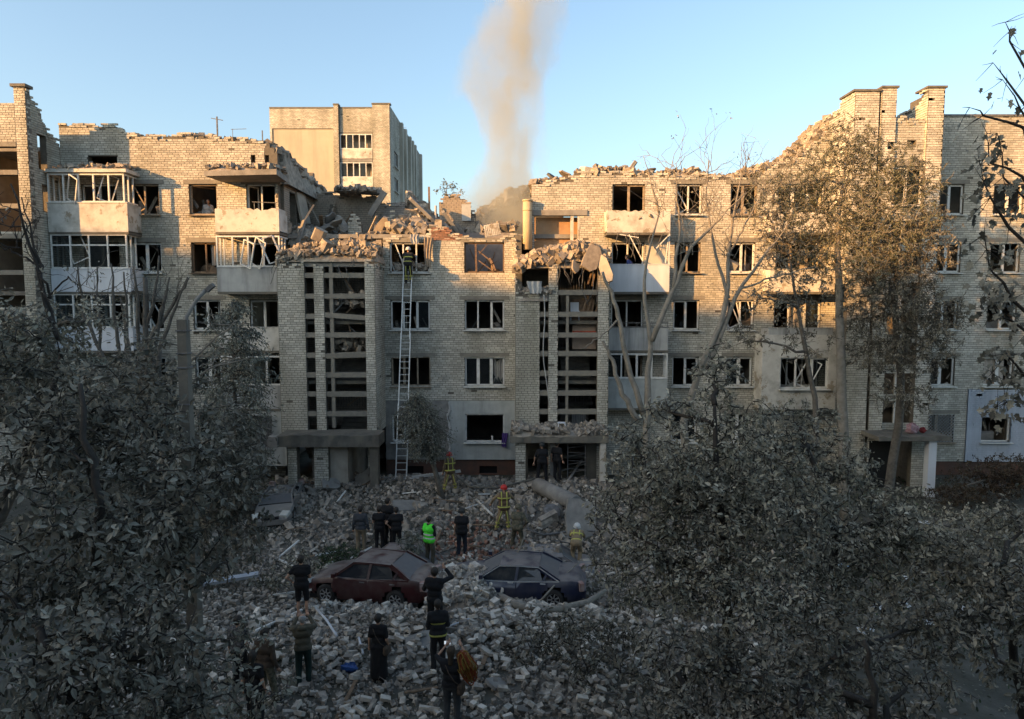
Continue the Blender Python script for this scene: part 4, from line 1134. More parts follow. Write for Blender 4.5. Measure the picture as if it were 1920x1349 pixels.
# bricks of the fallen wall: whole and half ones
b = MB()
def car_spot(x, y): return (((np.abs(x+4.3) < 2.0) | (np.abs(x-.6) < 2.1)) & (y > 19.3) & (y < 21.6))
def loose(n, yr, xr, heapy, seed, mb):
    rg = np.random.default_rng(seed)
    P = in_rubble(n, yr, xr, rg)
    w_ = fbm(P[:, 0]*.8, P[:, 1]*.8, 31)
    P = P[w_ > rg.uniform(.34, .62, len(P))]
    P = P[~car_spot(P[:, 0], P[:, 1])]
    n = len(P)
    zz = g(P[:, 0], P[:, 1]) + rg.uniform(-.03, heapy, n)
    S = np.tile((.25, .12, .088), (n, 1))
    cut = rg.random(n)
    S[:, 0] *= np.where(cut < .45, rg.uniform(.35, .7, n), 1)
    S *= rg.uniform(.75, 1.06, (n, 1))
    mb.many(np.column_stack([P, zz]), S, rand_rot(n, .45, rg), 0, jit=.12, rg=rg)
loose(1250, (10, 20), (-11, 6), .16, 41, b)
loose(1150, (15.5, 23.5), (-9, 6.5), .18, 42, b)
loose(900, (16.5, 19.8), (-2.6, 2.6), .3, 43, b)
loose(900, (23, 32.5), (-8, 7), .1, 44, b)
P = in_rubble(16000, (9.5, 24), (-11, 8), rg)
chunks(b, np.column_stack([P, g(P[:, 0], P[:, 1])+rg.uniform(-.01, .09, len(P))]), .03, .15, rg, brickish=.4, power=2.0, m=1)
b.build('loose_bricks', [M_LOOSE, M_RUBBLE], kind='stuff')
b = MB(); rg = np.random.default_rng(55)
P = in_rubble(2200, (22.5, 27.5), (-4.5, 3.5), rg)
P = P[rg.random(len(P)) < np.exp(-((P[:, 0]+1.2)/1.6)**2-((P[:, 1]-24.6)/1.6)**2)]
chunks(b, np.column_stack([P, g(P[:, 0], P[:, 1])+rg.uniform(0, .1, len(P))]), .04, .24, rg, brickish=.6, power=1.8)
b.build('red_brick_rubble', M_RED, kind='stuff')
# the nearest ones one by one
bm = MB().many([(0, 0, 0)], [(.25, .12, .088)], None, jit=.06, rg=np.random.default_rng(2))
proto = bm.build('loose_brick', M_LOOSE)
rg = np.random.default_rng(77)
P = in_rubble(1400, (11.5, 19.6), (-8, 5), rg)
LANDMARKS = []
for u_, v_, t_ in ((567, 1162, 'the man in black shorts'), (570, 1287, 'the balding man in green trousers'), (711, 1282, 'the woman in the long black dress'), (816, 1196, 'the man with raised hands'), (822, 1262, 'the black-coated firefighter'), (847, 1366, 'the phone holder'), (657, 1262, 'the blue plastic bag'), (700, 1130, 'the dark red sedan'), (960, 1140, 'the dark blue sedan'), (1060, 1200, 'the low leafy branch'), (640, 1180, 'the bent white frame strip'), (930, 1230, 'the bare open middle of the yard'), (950, 1320, 'the small broken plate')):
    p_ = ground_at(u_, v_); LANDMARKS.append((p_[0], p_[1], t_))
cnt = 0
for x, y in P:
    if car_spot(x, y): continue
    u, v = to_px((x, y, float(g(x, y))))
    if not (470 < u < 1130 and 1080 < v < 1345): continue
    o = proto if cnt == 0 else proto.copy()
    if cnt: COL.objects.link(o)
    o.location = (x, y, float(g(x, y)) + rg.uniform(.03, .14))
    o.rotation_euler = (rg.uniform(-.5, .5), rg.uniform(-.5, .5), rg.uniform(0, 6.28))
    s = rg.uniform(.92, 1.08); o.scale = (s*(rg.uniform(.5, .8) if rg.random() < .35 else 1), s, s)
    kind_ = ('broken' if o.scale[0] < .85 else 'whole') + (' tilted' if abs(o.rotation_euler[0])+abs(o.rotation_euler[1]) > .45 else ' flat-lying')
    best = min(LANDMARKS, key=lambda q: (q[0]-x)**2+(q[1]-y)**2)
    dx_, dy_ = x-best[0], y-best[1]
    rel = ('right of' if dx_ > 0 else 'left of') if abs(dx_) > abs(dy_) else ('behind' if dy_ > 0 else 'in front of')
    tag(o, f'{kind_} pale brick {rel} {best[2]}', 'brick', 'loose bricks strewn over the foreground rubble')
    cnt += 1
    if cnt >= 290: break

# sticks, pipes and strips lying about on the rubble
rg = np.random.default_rng(123)
P = in_rubble(900, (11, 32), (-11, 8), rg)
cnt = 0
for x, y in P:
    u, v = to_px((x, y, float(g(x, y))))
    if not (450 < u < 1130) or car_spot(np.array(x), np.array(y)): continue
    k_ = rg.integers(0, 4)
    ln = rg.uniform(.5, 1.8)
    b = MB()
    if k_ == 0: b.tube(curve_pts(ln, rg), .018, 5)
    elif k_ == 1: b.bx(-ln/2, ln/2, -.05, .05, -.015, .015)
    elif k_ == 2: b.bx(-ln/2, ln/2, -.03, .03, -.025, .025)
    else: b.tube(curve_pts(ln, rg, .25), .011, 4)
    nm, mt, ct, wd = (('metal_pipe', M_STEEL, 'pipe', 'thin dark pipe'), ('plank', M_WOOD, 'plank', 'brown splintered plank'), ('window_frame_piece', M_PVC, 'frame', 'pale window frame strip'), ('bent_wire', M_STEEL, 'wire', 'bent steel wire'))[k_]
    o = b.build(nm, mt)
    o.location = (x, y, float(g(x, y))+rg.uniform(.08, .2)); o.rotation_euler = (rg.uniform(-.3, .3), rg.uniform(-.35, .35), rg.uniform(0, 6.28))
    best = min(LANDMARKS+LAND_FAR, key=lambda q: (q[0]-x)**2+(q[1]-y)**2)
    dx_, dy_ = x-best[0], y-best[1]
    rel = ('right of' if dx_ > 0 else 'left of') if abs(dx_) > abs(dy_) else ('behind' if dy_ > 0 else 'in front of')
    tag(o, f'{wd} {rel} {best[2]}', ct, 'sticks and strips strewn over the rubble')
    cnt += 1
    if cnt >= 85: break

# torn roofing, hanging wires and bars along the broken edges
rg = np.random.default_rng(314)
FELT = mat('roofing_felt', (.06, .055, .05), (.12, .11, .10), scale=3)
for k in range(16):
    x = rg.uniform(1.5, 15.5); y = rg.uniform(33.9, 35.2); z = topR(x)+rg.uniform(.1, .35)
    slab_thing('roof_fragment', (x, y, z), (rg.uniform(.4, 1.3), rg.uniform(.3, .8), rg.uniform(.03, .12)), (rg.uniform(-.5, .5), rg.uniform(-.7, .7), rg.uniform(0, 3)), ('dark felt', 'grey concrete', 'sandy')[k % 3]+' broken plate on the right section roof edge', 'roof fragment', (FELT, M_CONC, M_RUBBLE_WARM)[k % 3], seed=500+k, jit=.5, group='broken plates along the right roof edge')
for k in range(12):
    y = rg.uniform(34.2, 40); x = rg.uniform(-13.2, -11.2); z = I(y, [33.9, 34.6, 36, 38, 41.3], [16.6, 16.55, 16.2, 15.95, 15.85])+.1
    slab_thing('roof_fragment', (x, y, z), (rg.uniform(.5, 1.5), rg.uniform(.4, .9), rg.uniform(.04, .14)), (rg.uniform(-.4, .4), rg.uniform(-.5, .9), rg.uniform(0, 3)), ('dark felt', 'grey concrete', 'brownish')[k % 3]+' broken plate on the torn end of the left roof', 'roof fragment', (FELT, M_CONC, M_RUBBLE)[k % 3], seed=540+k, jit=.5, group='broken plates at the torn end of the left roof')
for k in range(16):
    x = rg.uniform(-10.8, -3.4); y = rg.uniform(34.6, 38.5); z = 12.7+rg.uniform(0, .9)
    slab_thing('concrete_slab', (x, y, z), (rg.uniform(.5, 1.7), rg.uniform(.3, .9), rg.uniform(.08, .2)), (rg.uniform(-.9, .9), rg.uniform(-.9, .9), rg.uniform(0, 3)), ('grey concrete', 'brownish rubble', 'brick')[k % 3]+' slab piece on the debris of the torn-open middle top floor', 'slab', (M_CONC, M_RUBBLE, M_INB)[k % 3], seed=580+k, jit=.45, group='broken slabs in the torn-open middle')
def hang(p, ln, out, lab, grp, r=.013):
    t = np.linspace(0, 1, 8); sw = rg.uniform(-.5, .5); ph = rg.uniform(0, 6)
    P = np.stack([sw*t*t*ln*.5+.06*np.sin(t*7+ph), -out*np.sin(t*1.6), -ln*t+.05*np.sin(t*9+ph)], 1)
    o = MB().tube(P-P[0], r, 4).build('hanging_wire', M_STEEL); o.location = p
    tag(o, lab, 'wire', grp)
for k in range(14): hang((rg.uniform(-11.1, -6.5), 33.6, rg.uniform(11.3, 12.1)), rg.uniform(.5, 1.6), rg.uniform(2.1, 2.5), 'bent wire hanging over the left stair tower top', 'wires hanging on the left stair tower')
for k in range(12): hang((rg.uniform(1.3, 4.2), YT-.05, rg.uniform(10.6, 11.2)), rg.uniform(.5, 1.8), .15, 'wire hanging in the broken top of the right stair tower', 'wires hanging on the right stair tower')
for k in range(8): hang((rg.uniform(4.6, 7.4), 32.7, 12.45), rg.uniform(.4, 1.3), .1, 'wire hanging below the top balcony of the right section', 'wires hanging from the right top balcony')
t = np.linspace(0, 1, 16)
o = MB().tube(np.stack([1.45+.05*np.sin(t*9), 31.3+0*t, 9.5-5.2*t], 1)-np.array((1.45, 31.3, 9.5))+np.stack([.25*t**3, 0*t, 0*t], 1), .025, 6).build('hanging_cable', M_PARAPET_G); o.location = (1.45, 31.3, 9.5)
tag(o, 'long pale cable hanging down the narrow slot of the right stair tower', 'cable')

slab_thing('hanging_slab', (3.62, YT-.22, 11.15), (.8, 1.25, .14), (1.35, .45, .15), 'broken plaster slab hanging over the top of the right stair tower', 'slab', M_RUBBLE_WARM, seed=701, jit=.14)
slab_thing('hanging_slab', (4.22, YT-.32, 10.65), (.5, 1.35, .15), (1.3, -.4, -.25), 'long tilted slab hanging beside the white balcony panel', 'slab', mat('slab_plaster', (.45, .40, .32), (.36, .32, .26), dirt=.4), seed=702, jit=.06)  # second slab in pale two-tone plaster with dirt
slab_thing('hanging_slab', (2.9, YT-.2, 10.75), (.5, .7, .1), (1.2, .2, .5), 'small broken slab hanging in the right stair tower top opening', 'slab', M_RUBBLE_WARM, seed=703, jit=.5)
# ------------------------------------------------------------------ people
def surface_net(f, o, h):
    """f: values on a grid (negative inside). Returns vertices and quads of the zero surface."""
    nx, ny, nz = f.shape
    s = f < 0
    c = np.stack([s[i:nx-1+i, j:ny-1+j, k:nz-1+k] for i in (0, 1) for j in (0, 1) for k in (0, 1)])
    n = c.sum(0)
    act = (n > 0) & (n < 8)
    idx = np.full(act.shape, -1); ii = np.argwhere(act); idx[act] = np.arange(len(ii))
    acc = np.zeros((len(ii), 3)); cnt = np.zeros(len(ii))
    cor = [(i, j, k) for i in (0, 1) for j in (0, 1) for k in (0, 1)]
    for a in range(8):
        for b in range(a+1, 8):
            if sum(abs(p-q) for p, q in zip(cor[a], cor[b])) != 1: continue
            A, Bc = np.array(cor[a]), np.array(cor[b])
            fa = f[tuple((ii+A).T)]; fb = f[tuple((ii+Bc).T)]
            x = (fa < 0) != (fb < 0)
            t = np.where(x, fa/np.where(x, fa-fb, 1), 0)
            acc += np.where(x[:, None], A+(Bc-A)*t[:, None], 0); cnt += x
    V = np.array(o)+h*(ii+acc/cnt[:, None])
    Q = []
    for ax in range(3):
        sl0 = [slice(1, -1)]*3; sl1 = [slice(1, -1)]*3
        sl0[ax] = slice(0, -1); sl1[ax] = slice(1, None)
        a, b = s[tuple(sl0)], s[tuple(sl1)]
        for flip, mk in ((0, a & ~b), (1, ~a & b)):
            e = np.argwhere(mk)
            if not len(e): continue
            base = e + 1; base[:, ax] -= 1
            u, v = (ax+1) % 3, (ax+2) % 3
            q = []
            for du, dv in ((0, 0), (1, 0), (1, 1), (0, 1)):
                p = base.copy(); p[:, u] -= du; p[:, v] -= dv
                q.append(idx[tuple(p.T)])
            q = np.stack(q, 1)
            Q.append(q[:, ::-1] if flip else q)
    Q = np.concatenate(Q)
    return V, Q[(Q >= 0).all(1)]
def sdf_caps(P, caps, k=0.03):
    """smooth union of tapered capsules (a, b, ra, rb); P is a grid of points"""
    d = None
    for a, b, ra, rb in caps:
        a, b = np.asarray(a, float), np.asarray(b, float)
        ba = b-a; L2 = max(ba @ ba, 1e-9)
        pa = P-a
        t = np.clip((pa @ ba)/L2, 0, 1)
        q = np.sqrt(((pa-t[..., None]*ba)**2).sum(-1)) - (ra+(rb-ra)*t)
        if d is None: d = q
        else:
            hh = np.clip(.5+.5*(d-q)/k, 0, 1)
            d = d+(q-d)*hh - k*hh*(1-hh)
    return d
def caps_mesh(mb, caps, h=.02, k=.03, m=0, cut=None):
    pts = np.array([p for c in caps for p in (c[0], c[1])]); r = max(max(c[2], c[3]) for c in caps)+.05
    lo, hi = pts.min(0)-r, pts.max(0)+r
    ax = [np.arange(lo[i], hi[i]+h, h) for i in range(3)]
    P = np.stack(np.meshgrid(*ax, indexing='ij'), -1)
    f = sdf_caps(P, caps, k)
    if cut is not None: f = np.maximum(f, cut(P))
    V, Q = surface_net(f, lo, h)
    mb.add(V, Q, m, True)
SKIN = mat('skin', (0.42, 0.25, 0.17), (0.36, 0.21, 0.14), scale=12, rough=.6)
HAIR_D = mat('dark_hair', (0.02, 0.016, 0.013), (0.035, 0.028, 0.022), scale=60, rough=.7)
HAIR_G = mat('grey_hair', (0.35, 0.33, 0.31), (0.25, 0.24, 0.22), scale=60)
def cloth(name, c, c2=None, **k): return mat(name, c, c2 or tuple(x*.72 for x in c), scale=k.pop('scale', 9), rough=.9, bump=.5, bump_scale=22, **k)
BLACK = cloth('black_cloth', (.014, .014, .016)); NAVY = cloth('dark_navy_cloth', (.018, .022, .032)); GREY = cloth('grey_blue_cloth', (.055, .058, .066))
KHAKI = cloth('khaki_cloth', (.22, .17, .115)); GREEN = cloth('dark_green_cloth', (.016, .034, .030)); OLIVE = cloth('olive_cloth', (.095, .085, .06))
CAMO = mat('camouflage_cloth', (.15, .13, .09), (.05, .052, .035), scale=13, rough=.9, detail=2, bump=.4)
BROWN = cloth('brown_cloth', (.08, .058, .042)); TAN = cloth('tan_fire_suit', (.24, .18, .11)); TANV = cloth('brown_harness', (.13, .085, .055)); FDARK = cloth('black_fire_suit', (.02, .02, .022))
HIVIS = cloth('hi_vis_green', (.10, .85, .06)); YEL = cloth('yellow_reflective', (.50, .48, .12)); SILV = cloth('silver_reflective', (.5, .5, .48)); BLUE = cloth('blue_cloth', (.04, .07, .24)); WHITE = cloth('pale_cloth', (.5, .48, .45))
REDH = mat('red_helmet', (.55, .035, .03), (.45, .03, .025), rough=.35); WHH = mat('white_helmet', (.6, .6, .58), rough=.35); SHOE = mat('dark_shoe', (.02, .018, .017), rough=.6); DARKH = mat('dark_helmet', (.03, .032, .03), rough=.6)
DENIM = cloth('dark_denim', (.05, .055, .06))
def person(name_label, foot, rz, h=1.76, shirt=BLACK, pants=BLACK, sleeve=.5, shorts=False, lean=0.0, head=0.0, turn=0.0, armL=None, armR=None, feet=((-.11, 0), (.11, .04)),
           crouch=0.0, hair=HAIR_D, helmet=None, vest=None, stripes=None, legstripes=None, dress=False, bald=False, female=False, bag=None, hood=False, backpack=None, collar=None, kneel=False, longhair=False, group=None):
    """the figure faces +y of its own frame. arm: (elbow offset, hand offset) from the shoulder, x outwards, y ahead, z up"""
    s = h/1.76
    o = empty('person', tuple(foot), rz)
    tag(o, name_label, 'person', group)
    hip = .94 - crouch
    up = Matrix.Rotation(-lean, 3, 'X')
    def T(p):                       # upper body leans about the hips
        q = up @ Vector((p[0], p[1], p[2]-.94)); return np.array((q.x, q.y + 0, q.z+hip))
    sw = .165 if female else .188
    # legs
    caps, skin_caps, leg_caps, shoe = [], [], [], []
    for sd, (fx, fy) in zip((-1, 1), feet):
        H_ = np.array((sd*.09, 0, hip-.02)); A_ = np.array((fx, fy, .085))
        if kneel and sd < 0: A_ = np.array((fx, fy-.35, .10))
        d = A_-H_; L = np.linalg.norm(d); l1, l2 = .43, .42
        if L >= l1+l2-.005: K = H_+d*.505; bend = 0
        else:
            a = (l1*l1-l2*l2+L*L)/(2*L); bend = math.sqrt(max(l1*l1-a*a, 0))
            fwd = np.array((sd*.15, 1.0, 0.0)); dn = d/L; fwd = fwd-dn*(fwd @ dn); fwd /= np.linalg.norm(fwd)
            K = H_+dn*a+fwd*bend
        leg_caps.append((H_, K, A_))
        if kneel and sd < 0: toe = A_+np.array((0, .02, -.07)); heel = A_+np.array((0, -.04, .05))
        else: heel, toe = A_+np.array((0, -.04, -.045)), A_+np.array((sd*.03, .17, -.052))
        shoe += [(heel, toe, .048, .038), (A_+np.array((0, 0, .03)), heel, .048, .045)]
    torso = [(T((-.08, 0, .96)), T((.08, 0, .96)), .118, .118), (T((-.065, 0, 1.12)), T((.065, 0, 1.12)), .105 if not female else .092, .105 if not female else .092),
             (T((-.095, .0, 1.32)), T((.095, .0, 1.32)), .118 if not female else .105, .118 if not female else .105), (T((-sw+.03, -.01, 1.43)), T((sw-.03, -.01, 1.43)), .068, .068)]
    hd = Matrix.Rotation(turn, 3, 'Z') @ Matrix.Rotation(head, 3, 'X')
    neck0, neck1 = T((0, -.005, 1.45)), T((0, .01, 1.56))
    hc = neck1 + np.array((0, .012, .09))
    HP = lambda x, y, z: hc + np.array(hd @ Vector((x, y, z)))
    headc = [(HP(0, -.02, .025), HP(0, .015, .02), .088, .085), (HP(0, .03, -.03), HP(0, .055, -.075), .07, .045), (HP(0, .095, -.005), HP(0, .112, -.03), .011, .016),
             (HP(-.082, -.005, -.01), HP(-.09, -.012, .015), .014, .016), (HP(.082, -.005, -.01), HP(.09, -.012, .015), .014, .016)]
    arms = []
    for sd, a in ((-1, armL), (1, armR)):
        S = T((sd*sw, -.01, 1.425))
        e, w_ = a if a else ((.06, -.03, -.29), (.09, .06, -.54))
        E = S+np.array((sd*e[0], e[1], e[2])); W = S+np.array((sd*w_[0], w_[1], w_[2]))
        arms.append((S, E, W, sd))
    body = torso[:]
    for S, E, W, sd in arms: body += [(S, E, .05, .04), (E, W, .039, .027)]
    body += [(neck0, neck1, .055, .052)] + headc
    for H_, K, A_ in leg_caps: body += [(H_, K, .082, .056), (K, K+(A_-K)*.45, .052, .05), (K+(A_-K)*.4, A_, .05, .036)]
    body = [(a, b, ra-.008, rb-.006) for a, b, ra, rb in body]
    bm = MB()
    caps_mesh(bm, body, h=.019, k=.028)
    # hands: palm in the body chain, five fingers each
    for S, E, W, sd in arms:
        d = (W-E)/np.linalg.norm(W-E)
        side = np.cross(d, (0, 1.0, .3)); side /= max(np.linalg.norm(side), 1e-6)
        pn = np.cross(side, d)
        palm = W+d*.085
        bm.tube([W-d*.01, W+d*.045, palm], [.026, .036, .034], 8)
        for k, ln in enumerate((.062, .072, .068, .052)):
            b0 = palm+side*(.03-.02*k)*1.0
            bm.tube([b0-d*.02, b0+d*ln*.5+pn*.008, b0+d*ln*.85+pn*.03, b0+d*ln+pn*.05], [.0095, .009, .008, .006], 5)
        b0 = W+d*.03+side*.03
        bm.tube([b0, b0+side*.028+d*.03, b0+side*.03+d*.06+pn*.02], [.011, .010, .007], 5)
    # eyes and mouth
    for ex in (-.032, .032): bm.tube([HP(ex-.012, .083, .012), HP(ex+.012, .083, .012)], .007, 6, m=1)
    bm.tube([HP(-.022, .088, -.062), HP(.022, .088, -.062)], .005, 5, m=2)
    part = lambda n, mb, mt: mb.build(n, mt, o)
    part('body', bm, [SKIN, HAIR_D, mat('lips', (.35, .14, .11))])
    # clothes
    sh = [(a, b, ra+.016, rb+.016) for a, b, ra, rb in torso]
    for S, E, W, sd in arms:
        if sleeve <= .01: continue
        if sleeve <= 1: sh.append((S, S+(E-S)*(sleeve*1.0), .064, .058))
        else: sh += [(S, E, .064, .055), (E, E+(W-E)*(sleeve-1), .054, .044)]
    sh.append((neck0-np.array((0, 0, .03)), neck0+np.array((0, 0, .015 if not collar else .06)), .064, .06))
    if hood: sh.append((T((-.05, -.1, 1.47)), T((.05, -.1, 1.47)), .055, .055))
    m_ = MB(); caps_mesh(m_, sh, h=.02, k=.03); part('dress' if dress else 'shirt', m_, shirt)
    tr = [(T((-.08, 0, .95)), T((.08, 0, .95)), .132, .132)]
    for H_, K, A_ in leg_caps:
        if dress: continue
        tr.append((H_, K, .098, .078))
        if not shorts: tr.append((K, A_+np.array((0, 0, .02)), .076, .064))
    if dress: tr += [((-.06, 0, hip), (-.07, 0, .22), .14, .155), ((.06, 0, hip), (.07, 0, .22), .14, .155), ((-.06, 0, hip), (.06, 0, hip), .14, .14)]
    m_ = MB(); caps_mesh(m_, tr, h=.021, k=.03); part('skirt' if dress else ('shorts' if shorts else 'trousers'), m_, pants)
    m_ = MB(); caps_mesh(m_, shoe, h=.017, k=.02, cut=(None if kneel else (lambda P: .004-P[..., 2]))); part('shoes', m_, SHOE)
    if helmet is None and not bald:
        hr = [(HP(0, -.03, .035), HP(0, .0, .045), .094, .09), (HP(0, -.05, -.02), HP(0, -.045, .02), .068, .075)]
        if longhair: hr += [(HP(0, -.06, -.02), HP(0, -.085, -.2), .07, .06)]
        m_ = MB(); caps_mesh(m_, hr, h=.016, k=.03, cut=lambda P: ((P-hc) @ np.array(hd @ Vector((0, 1, -.55)))) - .028); part('hair', m_, hair)
    if bald:
        m_ = MB(); caps_mesh(m_, [(HP(0, -.03, .03), HP(0, .0, .03), .088, .086), (HP(0, -.05, -.02), HP(0, -.045, .0), .062, .07)], h=.016, k=.03, cut=lambda P: ((P-hc) @ np.array(hd @ Vector((0, .6, .7)))) - .028); part('hair', m_, hair)
    if helmet is not None:
        m_ = MB(); caps_mesh(m_, [(HP(0, -.025, .03), HP(0, .01, .035), .122, .12)], h=.017, k=.03, cut=lambda P: -((P-hc) @ np.array(hd @ Vector((0, .1, 1)))) + .0)
        a_ = np.linspace(0, 2*math.pi, 17)
        m_.tube([HP(.125*math.sin(t), .14*math.cos(t)-.005, .0) for t in a_], .014, 6)
        m_.tube([HP(0, .09*math.cos(t)*1.35-.01, .03+.125*math.sin(t)) for t in np.linspace(.2, 2.9, 9)], .012, 6)
        part('helmet', m_, helmet)
    if vest is not None:
        vc = [(a, b, ra+.034, rb+.034) for a, b, ra, rb in torso[:3]] + [(torso[3][0], torso[3][1], .085, .085)]
        m_ = MB(); caps_mesh(m_, vc, h=.02, k=.03); part('vest', m_, vest)
    def ring(caps2, zc, hw, mtl, nm, ax=None, cen=None):
        if ax is None:
            n_ = np.array(up @ Vector((0, 0, 1))); c_ = T((0, 0, zc))
        else: n_, c_ = ax, cen
        m_ = MB(); caps_mesh(m_, caps2, h=.015, k=.03, cut=lambda P: np.abs((P-c_) @ n_) - hw)
        if m_.n: part(nm, m_, mtl)
    if stripes:
        base = [(a, b, ra+(.04 if vest is not None else .022), rb+(.04 if vest is not None else .022)) for a, b, ra, rb in torso]
        for zc in stripes[1]: ring(base, zc, .028, stripes[0], 'reflective_stripe')
        if len(stripes) > 2:
            for sx in (-.1, .1):
                m_ = MB(); caps_mesh(m_, base, h=.015, k=.03, cut=lambda P, sx=sx: np.maximum(np.abs(P[..., 0]-sx)-.022, 1.02-hip*0-P[..., 2]))
                if m_.n: part('reflective_stripe', m_, stripes[0])
    if legstripes:
        for H_, K, A_ in leg_caps:
            for t in (.35, .7):
                c_ = K+(A_-K)*t; n_ = (A_-K)/np.linalg.norm(A_-K)
                ring([(K, A_, .087, .076)], 0, .03, legstripes, 'reflective_stripe', n_, c_)
            ax_ = np.array((1.0, 0, 0))
            m_ = MB(); m_.tube([H_+np.array((0, -.1, -.1)), K+np.array((0, -.085, 0)), A_+np.array((0, -.075, .1))], .018, 5); part('reflective_stripe', m_, legstripes)
    if bag:
        m_ = MB().tube([T((-.14, -.06, 1.48)), T((-.03, -.16, 1.28)), T((.1, -.17, 1.1)), T((.2, -.1, .98))], .012, 5)
        m_.tube([T((-.14, -.06, 1.48)), T((-.06, .12, 1.3)), T((.12, .14, 1.1)), T((.2, .05, .98))], .012, 5)
        caps_mesh(m_, [(T((.21, -.09, .93)), T((.22, .06, .92)), .075, .075), (T((.21, -.09, .83)), T((.22, .06, .82)), .08, .08)], h=.02, k=.04)
        part('shoulder_bag', m_, bag)
    if backpack:
        m_ = MB(); caps_mesh(m_, [(T((-.09, -.19, 1.38)), T((.09, -.19, 1.38)), .085, .085), (T((-.09, -.2, 1.12)), T((.09, -.2, 1.12)), .1, .1)], h=.022, k=.06); part('backpack', m_, backpack)
    for c in o.children: c.scale = (s, s, s)
    o.scale = (1, 1, 1)
    return o, dict(T=T, arms=arms, HP=HP, s=s)
def spot(u, v, dz=0.0):
    p = ground_at(u, v); p[2] += dz; return p
DN = ((.05, -.02, -.29), (.07, .05, -.54))
FOLD = ((.05, .02, -.28), (-.10, .22, -.26))
HIPS = ((.19, -.06, -.24), (.05, .05, -.42))
UPL = ((.16, .22, .02), (.02, .30, .22))
UPR = ((.20, .20, .06), (.02, .26, .24))
PHONE = ((.08, .26, -.10), (-.06, .44, .10))
REACH = ((.06, .2, -.2), (.02, .45, -.25))
PEOPLE = {}
def pp_(k, *a, **kw): PEOPLE[k] = person(*a, **kw)
pp_('jacket', 'man in grey-blue jacket and khaki trousers, first of four onlookers past the red sedan', spot(677, 1040), .05, shirt=GREY, pants=KHAKI, sleeve=1.9, head=.25)
pp_('tee1', 'dark-haired man in black tee with arms folded, next to the man in grey-blue jacket', spot(712, 1036), .1, h=1.72, head=.2, armL=FOLD, armR=FOLD)
pp_('tee2', 'tallest man in black, between two others in black past the red sedan', spot(728, 1024), -.4, h=1.82, head=.2, turn=-.3)
pp_('tee3', 'broad man in black tee with hand on hip, last of four onlookers', spot(744, 1040), .15, h=1.72, head=.3, armL=HIPS, armR=FOLD)
pp_('vest', 'person in lime green hi-vis vest standing by the shrubs behind the red sedan', spot(805, 1062), -.5, shirt=BLACK, pants=OLIVE, vest=HIVIS, stripes=(SILV, (1.02, 1.15)), sleeve=1.0, hair=HAIR_D, armR=FOLD)
pp_('helm', 'man in black with dark helmet and body armour standing alone on reddish rubble', spot(866, 1046), .0, shirt=BLACK, pants=NAVY, vest=BLACK, helmet=DARKH, armL=DN, armR=DN)
pp_('fire1', 'firefighter with red helmet stepping over rubble behind the leaning tree trunk', spot(844, 926), .35, h=1.8, shirt=TAN, pants=TAN, vest=TANV, sleeve=1.95, helmet=REDH, stripes=(YEL, (1.0, 1.3), 1), legstripes=YEL, feet=((-.3, 0), (.28, .05)), lean=.1, armR=REACH)
pp_('fire2', 'firefighter with red helmet standing legs apart on the rubble mound beside a soldier', spot(945, 1000), .1, h=1.82, shirt=TAN, pants=TAN, vest=TANV, sleeve=1.95, helmet=REDH, stripes=(YEL, (.98, 1.32), 1), legstripes=YEL, feet=((-.3, .05), (.18, 0)), armL=((.2, .1, -.2), (.28, .2, -.38)), armR=((.14, .18, -.18), (.05, .35, -.05)))
pp_('soldier', 'soldier in camouflage stepping up with one hand on hip beside the standing firefighter', spot(970, 1034), -.2, h=1.76, shirt=CAMO, pants=CAMO, sleeve=1.9, helmet=CAMO, vest=CAMO, feet=((-.26, .22), (.16, -.08)), lean=.2, crouch=.06, armR=HIPS, armL=REACH)
pp_('fire3', 'firefighter with pale helmet bending down behind the roof of the dark blue sedan', spot(1080, 1062), -.15, shirt=TAN, pants=TAN, sleeve=1.9, lean=1.0, crouch=.15, helmet=WHH, stripes=(YEL, (1.05, 1.3), 1), armL=REACH, armR=REACH)
def door_spot(u, y): return np.array((X(u, 880, y), y, float(g(X(u, 880, y), y))+.05))
pp_('cop1', 'policeman in black cap standing with legs apart in the right-hand entrance', door_spot(1016, 30.2), .1, h=1.8, feet=((-.2, 0), (.2, 0)), helmet=DARKH, vest=BLACK, sleeve=.8, armL=((.12, 0, -.28), (.16, .04, -.54)))
pp_('cop2', 'policeman in black tee beside his colleague at the right-hand entrance', door_spot(1044, 30.4), -.5, h=1.78, sleeve=.6)
pp_('shorts', 'man in black tee and black shorts standing on bricks left of the red sedan', spot(567, 1162, .05), .1, h=1.82, shorts=True, pants=BLACK, armL=HIPS, armR=FOLD, head=.15)
pp_('bald', 'balding man in dark hooded top and dark green trousers filming the ruin', spot(570, 1287), .25, h=1.74, shirt=OLIVE, pants=GREEN, sleeve=1.9, hood=True, bald=True, hair=HAIR_G, armL=PHONE, armR=PHONE)
pp_('woman', 'woman in long black dress with shoulder bag standing on the bricks', spot(711, 1282), -.1, h=1.68, dress=True, female=True, sleeve=.7, bag=BROWN, shirt=BLACK, pants=BLACK, head=.15)
pp_('handsup', 'man in black raising both hands to his head, by the red sedan boot', spot(816, 1196, .05), -.2, h=1.84, sleeve=1.9, armL=((.12, .1, -.26), (.05, .28, -.12)), armR=UPR, head=.2, feet=((-.17, 0), (.12, .05)))
pp_('fireblack', 'firefighter in black coat with yellow bands standing behind the man with raised hands', spot(822, 1262), .15, h=1.78, shirt=FDARK, pants=FDARK, sleeve=1.95, stripes=(YEL, (.93, 1.22)), collar=1, hair=HAIR_D, armL=FOLD, armR=FOLD)
